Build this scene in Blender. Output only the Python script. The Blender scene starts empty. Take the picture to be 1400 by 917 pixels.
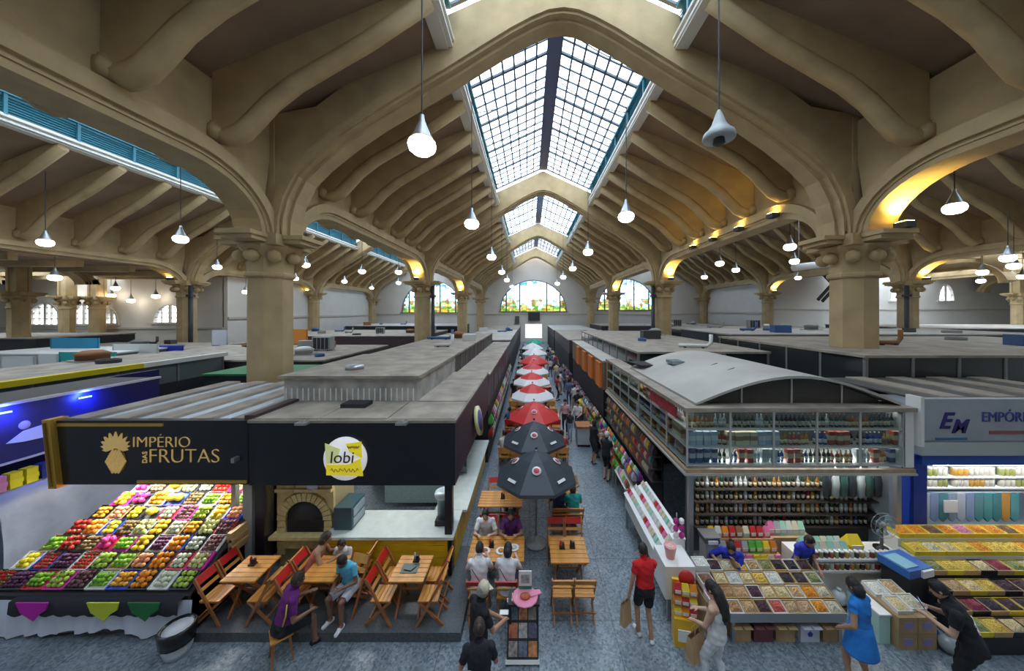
import bpy, bmesh, math, random
from mathutils import Vector, Matrix
R = math.radians
PI = math.pi
rnd = random.Random(7)
scene = bpy.context.scene
C = scene.collection

# ------------------------------------------------------------------ camera
cam_data = bpy.data.cameras.new('camera')
cam_data.sensor_width = 36.0
cam_data.lens = 450.0 / 1400.0 * 36.0
cam_data.shift_x = -24.0 / 1400.0
cam_data.shift_y = -32.5 / 1400.0
cam_data.clip_end = 500
cam = bpy.data.objects.new('camera', cam_data)
C.objects.link(cam)
cam.location = (0, 0, 6.0)
cam.rotation_euler = (R(90), 0, 0)
scene.camera = cam

# ------------------------------------------------------------------ sky and exposure
world = bpy.data.worlds.new('overcast_sky')
scene.world = world
world.use_nodes = True
bg = world.node_tree.nodes['Background']
bg.inputs['Color'].default_value = (0.93, 0.965, 1.0, 1)
bg.inputs['Strength'].default_value = 5.0
vs = scene.view_settings
vs.view_transform = 'Standard'
vs.look = 'None'
vs.gamma = 1.0
vs.use_curve_mapping = False
vs.exposure = 0.58
scene.cycles.use_denoising = True
scene.cycles.max_bounces = 6
scene.cycles.diffuse_bounces = 4
scene.cycles.glossy_bounces = 3
scene.cycles.transparent_max_bounces = 10
scene.cycles.sample_clamp_indirect = 4.0
scene.cycles.caustics_reflective = False
scene.cycles.caustics_refractive = False

# sizes of the hall
XC, HW = 1.2, 10.8          # nave centre line and half span
BAY = 17.4
COLY = [-5.2, 12.2, 29.6, 47.0, 64.4]
YF, YB = -6.5, 66.0         # wall behind the viewer, far wall
NAVES = [('nave', 1.2, 10.8, 0.0, 4.1), ('left_aisle', -20.2, 10.6, -0.6, 4.1), ('right_aisle', 23.0, 11.0, 0.0, 2.6)]

def portal(loc, sx, sy, rot):
    l = bpy.data.lights.new('daylight_portal', 'AREA')
    l.shape = 'RECTANGLE'; l.size = sx; l.size_y = sy
    l.cycles.is_portal = True
    o = bpy.data.objects.new('daylight_portal', l)
    C.objects.link(o); o.location = loc; o.rotation_euler = rot
for nm, c, hw, dz, sk in NAVES:
    for i in range(4):
        portal((c, COLY[i] + BAY / 2, 16.0 + dz), 2 * sk, BAY - 1, (0, 0, 0))

# ------------------------------------------------------------------ materials
MATS = {}
def M(name, c, r=0.6, m=0.0, var=0.0, scale=6.0, bump=0.0, bscale=None, emit=0.0, spec=0.5, alpha=None, ecol=None, coat=0.0):
    if name in MATS: return MATS[name]
    mt = bpy.data.materials.new(name); mt.use_nodes = True
    nt = mt.node_tree; b = nt.nodes['Principled BSDF']
    b.inputs['Base Color'].default_value = (*c, 1)
    b.inputs['Roughness'].default_value = r
    b.inputs['Metallic'].default_value = m
    b.inputs['Specular IOR Level'].default_value = spec
    if coat: b.inputs['Coat Weight'].default_value = coat
    if emit:
        b.inputs['Emission Color'].default_value = (*(ecol or c), 1)
        b.inputs['Emission Strength'].default_value = emit
    if var or bump:
        tc = nt.nodes.new('ShaderNodeTexCoord')
        nz = nt.nodes.new('ShaderNodeTexNoise')
        nz.inputs['Scale'].default_value = scale; nz.inputs['Detail'].default_value = 4
        nt.links.new(tc.outputs['Object'], nz.inputs['Vector'])
        if var:
            mx = nt.nodes.new('ShaderNodeMix'); mx.data_type = 'RGBA'
            mx.inputs['A'].default_value = (*[max(0, x * (1 - var)) for x in c], 1)
            mx.inputs['B'].default_value = (*[min(1, x * (1 + var)) for x in c], 1)
            rp = nt.nodes.new('ShaderNodeValToRGB')
            rp.color_ramp.elements[0].position = .3; rp.color_ramp.elements[1].position = .7
            nt.links.new(nz.outputs['Fac'], rp.inputs['Fac'])
            nt.links.new(rp.outputs['Color'], mx.inputs['Factor'])
            nt.links.new(mx.outputs['Result'], b.inputs['Base Color'])
        if bump:
            bp = nt.nodes.new('ShaderNodeBump'); bp.inputs['Strength'].default_value = bump
            bp.inputs['Distance'].default_value = 0.02
            nz2 = nz
            if bscale:
                nz2 = nt.nodes.new('ShaderNodeTexNoise'); nz2.inputs['Scale'].default_value = bscale
                nt.links.new(tc.outputs['Object'], nz2.inputs['Vector'])
            nt.links.new(nz2.outputs['Fac'], bp.inputs['Height'])
            nt.links.new(bp.outputs['Normal'], b.inputs['Normal'])
    MATS[name] = mt
    return mt

def glass_mat(name, tint, gloss=0.12, rough=0.05):
    if name in MATS: return MATS[name]
    mt = bpy.data.materials.new(name); mt.use_nodes = True
    nt = mt.node_tree; nt.nodes.remove(nt.nodes['Principled BSDF'])
    out = nt.nodes['Material Output']
    t = nt.nodes.new('ShaderNodeBsdfTransparent'); t.inputs['Color'].default_value = (*tint, 1)
    g = nt.nodes.new('ShaderNodeBsdfGlossy'); g.inputs['Roughness'].default_value = rough
    mx = nt.nodes.new('ShaderNodeMixShader'); mx.inputs[0].default_value = gloss
    nt.links.new(t.outputs[0], mx.inputs[1]); nt.links.new(g.outputs[0], mx.inputs[2])
    nt.links.new(mx.outputs[0], out.inputs['Surface'])
    MATS[name] = mt
    return mt

def floor_mat():
    mt = bpy.data.materials.new('terrazzo'); mt.use_nodes = True
    nt = mt.node_tree; b = nt.nodes['Principled BSDF']
    tc = nt.nodes.new('ShaderNodeTexCoord')
    v = nt.nodes.new('ShaderNodeTexVoronoi'); v.inputs['Scale'].default_value = 28
    n = nt.nodes.new('ShaderNodeTexNoise'); n.inputs['Scale'].default_value = 0.9; n.inputs['Detail'].default_value = 6
    br = nt.nodes.new('ShaderNodeTexBrick'); br.inputs['Scale'].default_value = 1.0
    br.offset = 0; br.inputs['Mortar Size'].default_value = .012
    br.inputs['Brick Width'].default_value = 1.6; br.inputs['Row Height'].default_value = 1.6
    br.inputs['Color1'].default_value = (1, 1, 1, 1); br.inputs['Color2'].default_value = (.9, .9, .9, 1)
    br.inputs['Mortar'].default_value = (.55, .55, .55, 1)
    for x in (v, n, br): nt.links.new(tc.outputs['Object'], x.inputs['Vector'])
    r1 = nt.nodes.new('ShaderNodeValToRGB')
    r1.color_ramp.elements[0].color = (.085, .115, .14, 1); r1.color_ramp.elements[1].color = (.34, .40, .45, 1)
    nt.links.new(v.outputs['Color'], r1.inputs['Fac'])
    r2 = nt.nodes.new('ShaderNodeValToRGB')
    r2.color_ramp.elements[0].position = .3; r2.color_ramp.elements[0].color = (.7, .7, .7, 1)
    r2.color_ramp.elements[1].position = .7; r2.color_ramp.elements[1].color = (1, 1, 1, 1)
    nt.links.new(n.outputs['Fac'], r2.inputs['Fac'])
    m1 = nt.nodes.new('ShaderNodeMix'); m1.data_type = 'RGBA'; m1.blend_type = 'MULTIPLY'; m1.inputs['Factor'].default_value = 1
    m2 = nt.nodes.new('ShaderNodeMix'); m2.data_type = 'RGBA'; m2.blend_type = 'MULTIPLY'; m2.inputs['Factor'].default_value = 1
    nt.links.new(r1.outputs['Color'], m1.inputs['A']); nt.links.new(r2.outputs['Color'], m1.inputs['B'])
    nt.links.new(m1.outputs['Result'], m2.inputs['A']); nt.links.new(br.outputs['Color'], m2.inputs['B'])
    nt.links.new(m2.outputs['Result'], b.inputs['Base Color'])
    b.inputs['Roughness'].default_value = .32
    return mt

def stained_mat():
    mt = bpy.data.materials.new('stained_glass'); mt.use_nodes = True
    nt = mt.node_tree; nt.nodes.remove(nt.nodes['Principled BSDF'])
    out = nt.nodes['Material Output']
    geo = nt.nodes.new('ShaderNodeNewGeometry')
    sep = nt.nodes.new('ShaderNodeSeparateXYZ'); nt.links.new(geo.outputs['Position'], sep.inputs[0])
    n = nt.nodes.new('ShaderNodeTexVoronoi'); n.inputs['Scale'].default_value = 1.5
    nt.links.new(geo.outputs['Position'], n.inputs['Vector'])
    mr = nt.nodes.new('ShaderNodeMapRange')
    mr.inputs['From Min'].default_value = 6.2; mr.inputs['From Max'].default_value = 12.3
    nt.links.new(sep.outputs['Z'], mr.inputs['Value'])
    sc_ = nt.nodes.new('ShaderNodeSeparateColor'); nt.links.new(n.outputs['Color'], sc_.inputs[0])
    ad = nt.nodes.new('ShaderNodeMath'); ad.operation = 'MULTIPLY_ADD'
    nt.links.new(sc_.outputs[0], ad.inputs[0]); ad.inputs[1].default_value = .42
    nt.links.new(mr.outputs['Result'], ad.inputs[2])
    rp = nt.nodes.new('ShaderNodeValToRGB'); cr = rp.color_ramp
    cols = [(0, (.55, .36, .10)), (.08, (.10, .26, .07)), (.15, (.6, .5, .25)), (.22, (.12, .32, .14)), (.28, (.45, .26, .14)), (.34, (.30, .50, .42)), (.42, (.72, .84, 1.0)),
            (.62, (.55, .75, 1.0)), (.74, (.85, .92, 1.0)), (.86, (.14, .30, .85)), (.93, (.45, .65, 1.0)), (1.0, (.45, .35, .9))]
    cr.elements[0].position = 0; cr.elements[0].color = (*cols[0][1], 1)
    cr.elements[1].position = 1; cr.elements[1].color = (*cols[-1][1], 1)
    for p, c in cols[1:-1]:
        e = cr.elements.new(p); e.color = (*c, 1)
    mu = nt.nodes.new('ShaderNodeMath'); mu.operation = 'MULTIPLY'; mu.inputs[1].default_value = .72
    nt.links.new(ad.outputs[0], mu.inputs[0]); nt.links.new(mu.outputs[0], rp.inputs['Fac'])
    t = nt.nodes.new('ShaderNodeBsdfTransparent'); nt.links.new(rp.outputs['Color'], t.inputs['Color'])
    g = nt.nodes.new('ShaderNodeBsdfGlossy'); g.inputs['Roughness'].default_value = .2
    mx = nt.nodes.new('ShaderNodeMixShader'); mx.inputs[0].default_value = .08
    nt.links.new(t.outputs[0], mx.inputs[1]); nt.links.new(g.outputs[0], mx.inputs[2])
    nt.links.new(mx.outputs[0], out.inputs['Surface'])
    return mt

# ------------------------------------------------------------------ mesh helpers
class MB:
    def __init__(s): s.v = []; s.f = []; s.mi = []; s.sm = []
    def add(s, vs_, fs, mi=0, smooth=False):
        k = len(s.v); s.v += [tuple(p) for p in vs_]
        for f in fs: s.f.append([k + i for i in f]); s.mi.append(mi); s.sm.append(smooth)
        return s
    def box(s, x0, x1, y0, y1, z0, z1, mi=0, mat=None):
        p = [(x0, y0, z0), (x1, y0, z0), (x1, y1, z0), (x0, y1, z0), (x0, y0, z1), (x1, y0, z1), (x1, y1, z1), (x0, y1, z1)]
        if mat is not None: p = [tuple(mat @ Vector(q)) for q in p]
        return s.add(p, [(3, 2, 1, 0), (4, 5, 6, 7), (0, 1, 5, 4), (1, 2, 6, 5), (2, 3, 7, 6), (3, 0, 4, 7)], mi)
    def cbox(s, c, d, mi=0, mat=None):
        return s.box(c[0] - d[0] / 2, c[0] + d[0] / 2, c[1] - d[1] / 2, c[1] + d[1] / 2, c[2] - d[2] / 2, c[2] + d[2] / 2, mi, mat)
    def bar(s, a, b, w, h=None, mi=0, up=(0, 0, 1)):
        a, b = Vector(a), Vector(b); h = h or w
        d = (b - a); L = d.length
        if L < 1e-6: return s
        d.normalize(); u = Vector(up)
        if abs(d.dot(u)) > .98: u = Vector((0, 1, 0))
        sx = d.cross(u).normalized() * (w / 2); sz = sx.cross(d).normalized() * (h / 2)
        p = [a - sx - sz, a + sx - sz, a + sx + sz, a - sx + sz, b - sx - sz, b + sx - sz, b + sx + sz, b - sx + sz]
        return s.add(p, [(0, 1, 2, 3), (7, 6, 5, 4), (0, 4, 5, 1), (1, 5, 6, 2), (2, 6, 7, 3), (3, 7, 4, 0)], mi)
    def tube(s, pts, r, n=8, mi=0, cap=True, closed=False):
        pts = [Vector(p) for p in pts]; m = len(pts)
        rr = r if isinstance(r, (list, tuple)) else [r] * m
        vs_ = []; ref = None
        for i, p in enumerate(pts):
            if closed: d = pts[(i + 1) % m] - pts[i - 1]
            else: d = pts[min(i + 1, m - 1)] - pts[max(i - 1, 0)]
            d.normalize()
            if ref is None:
                ref = Vector((0, 0, 1)) if abs(d.z) < .9 else Vector((1, 0, 0))
            a = ref - d * ref.dot(d)
            if a.length < 1e-4: a = d.orthogonal()
            a.normalize(); ref = a; b = d.cross(a)
            for k in range(n):
                t = 2 * PI * k / n
                vs_.append(p + (a * math.cos(t) + b * math.sin(t)) * rr[i])
        fs = []
        for i in range(m if closed else m - 1):
            j = (i + 1) % m
            for k in range(n):
                fs.append((i * n + k, i * n + (k + 1) % n, j * n + (k + 1) % n, j * n + k))
        if cap and not closed:
            fs.append(tuple(range(n - 1, -1, -1))); fs.append(tuple((m - 1) * n + k for k in range(n)))
        return s.add(vs_, fs, mi, n > 5)
    def lathe(s, prof, n=16, c=(0, 0, 0), mi=0, smooth=True, ph=0.0, sx=1, sy=1, mat=None):
        vs_ = []
        for r, z in prof:
            for k in range(n):
                t = 2 * PI * k / n + ph
                p = Vector((c[0] + r * math.cos(t) * sx, c[1] + r * math.sin(t) * sy, c[2] + z))
                vs_.append(mat @ p if mat is not None else p)
        fs = []
        for i in range(len(prof) - 1):
            for k in range(n):
                fs.append((i * n + k, i * n + (k + 1) % n, (i + 1) * n + (k + 1) % n, (i + 1) * n + k))
        if prof[0][0] > 1e-4: fs.append(tuple(range(n - 1, -1, -1)))
        if prof[-1][0] > 1e-4: fs.append(tuple((len(prof) - 1) * n + k for k in range(n)))
        return s.add(vs_, fs, mi, smooth)
    def ball(s, c, r, n=10, m=6, mi=0):
        rx, ry, rz = r if isinstance(r, (list, tuple)) else (r, r, r)
        vs_ = [(c[0], c[1], c[2] - rz)]
        for i in range(1, m):
            a = -PI / 2 + PI * i / m
            for k in range(n):
                t = 2 * PI * k / n
                vs_.append((c[0] + rx * math.cos(a) * math.cos(t), c[1] + ry * math.cos(a) * math.sin(t), c[2] + rz * math.sin(a)))
        vs_.append((c[0], c[1], c[2] + rz)); L = len(vs_) - 1
        fs = [(0, 1 + (k + 1) % n, 1 + k) for k in range(n)]
        for i in range(m - 2):
            for k in range(n):
                fs.append((1 + i * n + k, 1 + i * n + (k + 1) % n, 1 + (i + 1) * n + (k + 1) % n, 1 + (i + 1) * n + k))
        o = 1 + (m - 2) * n
        fs += [(o + k, o + (k + 1) % n, L) for k in range(n)]
        return s.add(vs_, fs, mi, True)
    def prism(s, poly, a, b, axis='y', mi=0, smooth=False):
        # poly in the plane across the axis: y -> (x,z), x -> (y,z), z -> (x,y)
        def pt(p, t):
            return {'y': (p[0], t, p[1]), 'x': (t, p[0], p[1]), 'z': (p[0], p[1], t)}[axis]
        n = len(poly)
        vs_ = [pt(p, a) for p in poly] + [pt(p, b) for p in poly]
        fs = [tuple(range(n)), tuple(range(2 * n - 1, n - 1, -1))]
        s.add(vs_, fs, mi)
        k = len(s.v) - 2 * n
        for i in range(n):
            s.f.append([k + i, k + n + i, k + n + (i + 1) % n, k + (i + 1) % n]); s.mi.append(mi); s.sm.append(smooth)
        return s
    def band(s, lo, hi, a, b, axis='y', mi=0):
        # ribbon solid between two equally long polylines (quads only, so bent shapes stay clean)
        def pt(p, t):
            return {'y': (p[0], t, p[1]), 'x': (t, p[0], p[1]), 'z': (p[0], p[1], t)}[axis]
        n = len(lo)
        vs_ = []
        for p, q in zip(lo, hi): vs_ += [pt(p, a), pt(q, a), pt(q, b), pt(p, b)]
        fs = []
        for i in range(n - 1):
            o = i * 4; q = o + 4
            for k in range(4): fs.append((o + k, o + (k + 1) % 4, q + (k + 1) % 4, q + k))
        fs += [(3, 2, 1, 0), tuple(4 * (n - 1) + k for k in range(4))]
        return s.add(vs_, fs, mi)
    def mesh(s, name):
        me = bpy.data.meshes.new(name)
        me.from_pydata(s.v, [], s.f)
        me.polygons.foreach_set('material_index', s.mi)
        me.polygons.foreach_set('use_smooth', s.sm)
        bm = bmesh.new(); bm.from_mesh(me)
        bmesh.ops.recalc_face_normals(bm, faces=bm.faces)
        bm.to_mesh(me); bm.free()
        return me
    def build(s, name, mats, parent=None, loc=None):
        me = s.mesh(name)
        for m_ in (mats if isinstance(mats, (list, tuple)) else [mats]): me.materials.append(m_)
        return obj(name, me, parent, loc)

def obj(name, me, parent=None, loc=None, rz=0.0, sc_=None):
    o = bpy.data.objects.new(name, me); C.objects.link(o)
    if parent is not None: o.parent = parent
    if loc is not None: o.location = loc
    if rz: o.rotation_euler = (0, 0, rz)
    if sc_: o.scale = sc_ if isinstance(sc_, (list, tuple)) else (sc_,) * 3
    return o
def tag(o, label=None, cat=None, group=None, kind=None):
    if label: o['label'] = label
    if cat: o['category'] = cat
    if group: o['group'] = group
    if kind: o['kind'] = kind
    return o
def thing(name, label, cat, loc=(0, 0, 0), rz=0.0, group=None, kind=None):
    o = obj(name, None, None, loc, rz)
    return tag(o, label, cat, group, kind)
def struct(name, loc=(0, 0, 0), label=None):
    o = obj(name, None, None, loc)
    return tag(o, label, None, None, 'structure')
CH = {}
def copy_tree(o, loc=None, rz=None, label=None, group=None, parent=None):
    c = o.copy(); C.objects.link(c); c.parent = parent
    for ch in o.children: copy_tree(ch, parent=c)
    if loc is not None: c.location = loc
    if rz is not None: c.rotation_euler = (0, 0, rz)
    if label: c['label'] = label
    if group: c['group'] = group
    return c
def at(px, py, z=0.0):
    s = (py - 426.0) / (6.0 - z)
    return Vector(((px - 724.0) / s, 450.0 / s, z))
def atY(px, py, Y):
    s = 450.0 / Y
    return Vector(((px - 724.0) / s, Y, 6.0 - (py - 426.0) / s))

def text_mesh(name, body, size, mat, parent, loc, rot=(R(90), 0, 0), extrude=0.01, align='LEFT', shear=0.0, xs=1.0, offset=0.0):
    cu = bpy.data.curves.new(name, 'FONT'); cu.body = body; cu.size = size
    cu.extrude = extrude; cu.align_x = align; cu.shear = shear; cu.offset = offset
    t = bpy.data.objects.new(name, cu); C.objects.link(t)
    dg = bpy.context.evaluated_depsgraph_get()
    me = bpy.data.meshes.new_from_object(t.evaluated_get(dg))
    bpy.data.objects.remove(t); bpy.data.curves.remove(cu)
    me.materials.clear(); me.materials.append(mat)
    o = obj(name, me, parent, loc); o.rotation_euler = rot; o.scale = (xs, 1, 1)
    return o
# ================================================================== the hall
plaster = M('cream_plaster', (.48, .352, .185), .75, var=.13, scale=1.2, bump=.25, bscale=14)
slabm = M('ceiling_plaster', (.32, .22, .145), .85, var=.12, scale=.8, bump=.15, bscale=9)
white_paint = M('white_paint', (.80, .78, .72), .5)
wallm = M('wall_paint', (.70, .66, .60), .7, var=.05, scale=.6)
tealm = M('teal_steel', (.035, .19, .25), .5)
bluesteel = M('blue_steel', (.10, .12, .24), .45)
barm = M('dark_bar', (.06, .08, .11), .5)
glassm = glass_mat('skylight_glass', (.86, .93, 1.0), .06)
clearm = glass_mat('window_glass', (.92, .95, .98), .06)
stainedm = stained_mat()
pipem = M('dark_pipe', (.035, .04, .05), .5)

fl = MB().box(-62, 78, YF, YB, -.3, 0).build('floor', floor_mat()); tag(fl, 'grey blue speckled terrazzo market floor', None, None, 'structure')

# columns: octagonal shaft, scrolled capital, pier above
def column_proto(name, hi=1.0):
    root = struct(name)
    b = MB(); ph = PI / 8
    b.lathe([(.80, 0), (.80, .5), (.72, .55), (.70, 7.25)], 8, ph=ph, smooth=False).build('shaft', plaster, root)
    b = MB()
    b.lathe([(.76, 7.22), (.80, 7.28), (.80, 7.36), (.73, 7.42)], 8, ph=ph, smooth=False)
    b.lathe([(.72, 7.42), (.74, 7.9), (.80, 8.05), (.84, 8.1)], 8, ph=ph, smooth=False)
    b.lathe([(.86, 8.1), (.95, 8.2), (1.02, 8.3), (1.02, 8.36)], 8, ph=ph, smooth=False)
    b.box(-.86, .86, -.86, .86, 8.34, 8.72)
    for sx, sy in ((1, 0), (-1, 0), (0, 1), (0, -1)):
        cx, cy = sx * 1.12, sy * 1.12
        w = .52
        b.box(cx - (.34 if sx else w), cx + (.34 if sx else w), cy - (.34 if sy else w), cy + (.34 if sy else w), 8.42, 8.56)
        cx, cy = sx * 1.2, sy * 1.2
        b.box(cx - (.38 if sx else w + .06), cx + (.38 if sx else w + .06), cy - (.38 if sy else w + .06), cy + (.38 if sy else w + .06), 8.56, 8.70)
    cp = b.build('capital', plaster, root)
    for k in range(8):
        t = k * PI / 4
        v = MB()
        v.lathe([(0, -.2), (.15, -.18), (.24, 0), (.15, .18), (0, .2)], 10)
        o = v.build('scroll', plaster, cp, (.84 * math.cos(t), .84 * math.sin(t), 7.96)); o.rotation_euler = (R(90), 0, t)
    b = MB()
    b.box(-.42, .42, -.42, .42, 8.7, 12.9)
    for sx in (-1, 1):
        for sy in (-1, 1):
            b.box(sx * .42 - .12, sx * .42 + .12, sy * .42 - .12, sy * .42 + .12, 8.7, 12.9)
    b.build('pier', plaster, root)
    return root
col0 = column_proto('column')
colpos = []
for i, y in enumerate(COLY):
    for x in (-9.6, 12.0, -30.8, 34.0):
        if y < 0 and abs(x) > 20: continue
        colpos.append((x, y))
for k, (x, y) in enumerate(colpos):
    if k == 0: col0.location = (x, y, 0); o = col0
    else: o = copy_tree(col0, (x, y, 0))
    o['label'] = 'cream octagonal column with scrolled capital, %s row, %s from the viewer' % ({-9.6: 'left nave', 12.0: 'right nave', -30.8: 'left aisle', 34.0: 'right aisle'}[x], ('behind', 'first', 'second', 'third', 'fourth')[COLY.index(y)])

# transverse arches
IN = [(10.0, 8.7), (9.97, 9.3), (9.8, 10.0), (9.4, 10.8), (8.8, 11.4), (7.8, 12.2), (6.7, 12.95), (5.6, 13.6), (4.1, 14.5), (1.85, 15.9), (1.1, 16.3), (.5, 16.55), (0, 16.62)]
def slab_z(u): return 15.6 - (u - 4.1) * .42
def glass_z(u): return 18.5 - u * .46
def arch_top(u): return slab_z(u) if u > 4.4 else glass_z(u) - .06
ceil_root = struct('ceiling', (0, 0, 0), 'ribbed cream plaster ceiling with curved beams')
def full(pts): return [(-u, z) for u, z in pts] + [(u, z) for u, z in reversed(pts[:-1])]
for nm, c, hw, dz, sk in NAVES:
    k = hw / 10.8
    lo = full(IN)
    hi = full([(min(u + (.8 if u > 9 else 0), 10.75), arch_top(u) if u < 8.7 else slab_z(min(u + .8, 10.75))) for u, z in IN])
    lo = [(c + u * k, z + dz) for u, z in lo]; hi = [(c + u * k, z + dz) for u, z in hi]
    def shift(pts, d):
        # offset along the curve's outward side
        out = []
        for i, p in enumerate(pts):
            a, b_ = pts[max(i - 1, 0)], pts[min(i + 1, len(pts) - 1)]
            tx, tz = b_[0] - a[0], b_[1] - a[1]; L = math.hypot(tx, tz) or 1
            out.append((p[0] - tz / L * d, p[1] + tx / L * d))
        return out
    b = MB()
    b.band(lo, hi, -.5, .5)
    b.band(shift(lo, .10), shift(lo, .42), -.62, .62)
    b.band(shift(lo, .02), shift(lo, .20), -.36, .36)
    b.band(shift(lo, -.10), shift(lo, .1), -.24, .24)
    me = b.mesh('arch'); me.materials.append(plaster)
    for i, y in enumerate(COLY):
        if nm != 'nave' and i == 0: continue
        obj('arch', me, ceil_root, (0, y, 0))

# longitudinal beams with haunches
def long_beam(x, y0, y1, dz, top):
    RS = 1.62
    L = y1 - y0
    pts = []
    N = 10
    for i in range(N + 1):
        t = i / N * PI / 2
        pts.append((y0 + .9 + 2.5 * (1 - math.cos(t)) , 8.7 + RS * math.sin(t)))
    lo = pts + [(y0 + y1 - y, z) for y, z in reversed(pts)]
    lo = [(y, z + (dz if z > 8.8 else 0)) for y, z in lo]
    b = MB()
    b.band(lo, [(y0 + .35 + (y - y0 - .9) * (L - .7) / (L - 1.8), top) for y, z in lo], x - .38, x + .38, 'x')
    for w, d0, d1 in ((.62, .22, .62), (.52, .10, .22), (.48, -.08, .1)):
        up = []; dn = []
        for i, (y, z) in enumerate(lo):
            s = 1 if y < (y0 + y1) / 2 else -1
            k = 1 - min(1, (z - 8.7 - 0) / RS)
            up.append((y - s * d1 * k, z + d1 * (1 - k * .7))); dn.append((y - s * d0 * k, z + d0 * (1 - k * .7)))
        b.band(dn, up, x - w, x + w, 'x')
    return b.build('beam', plaster, ceil_root)
for i in range(4):
    for x, dz in ((-9.6, 0), (12.0, 0), (-30.8, -.6), (34.0, 0)):
        long_beam(x, COLY[i], COLY[i + 1], dz, 12.75 + dz)

# ribs, one mesh for each nave side
RL = [(10.42, 11.30), (10.30, 10.98), (10.0, 10.92), (9.65, 11.08), (9.3, 11.42), (8.8, 11.95), (8.1, 12.5), (7.2, 13.02), (6.0, 13.72), (4.15, 14.95)]
for nm, c, hw, dz, sk in NAVES:
    k = (hw / 10.8)
    for sg in (-1, 1):
        if nm == 'left_aisle' and sg == 1: sgs = 1
        pts = [(c + sg * max(u * k, sk + .05), z + dz + (0 if u > 5 else max(0, (4.1 - sk) * .42))) for u, z in RL]
        top = [(c + sg * max(min(u, 10.4) * k, sk + .05), slab_z(max(min(u, 10.4), sk / k)) + dz + .05) for u, z in RL]
        b = MB()
        b.band([(x, z + .12) for x, z in pts], top, -.17, .17)
        b.tube([(x, 0, z + .22) for x, z in pts], [.22, .26, .27, .27, .26, .25, .25, .24, .24, .24], 8)
        x0 = pts[1][0]
        b.lathe([(0, -.33), (.2, -.31), (.27, 0), (.2, .31), (0, .33)], 10, mat=Matrix.Translation((x0 + sg * .02, 0, 11.22 + dz)) @ Matrix.Rotation(R(90), 4, 'X'))
        me = b.mesh('rib'); me.materials.append(plaster)
        n = 7
        for i in range(4):
            for j in range(1, n):
                y = COLY[i] + BAY * j / n
                obj('rib', me, ceil_root, (0, y, 0))
        # ceiling slabs in bays
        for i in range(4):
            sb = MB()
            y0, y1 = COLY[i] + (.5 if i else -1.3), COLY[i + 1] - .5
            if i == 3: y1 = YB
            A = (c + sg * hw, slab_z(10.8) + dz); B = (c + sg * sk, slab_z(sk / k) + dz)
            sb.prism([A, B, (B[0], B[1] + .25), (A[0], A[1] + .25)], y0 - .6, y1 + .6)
            sb.build('ceiling_panel', slabm, ceil_root)

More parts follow.
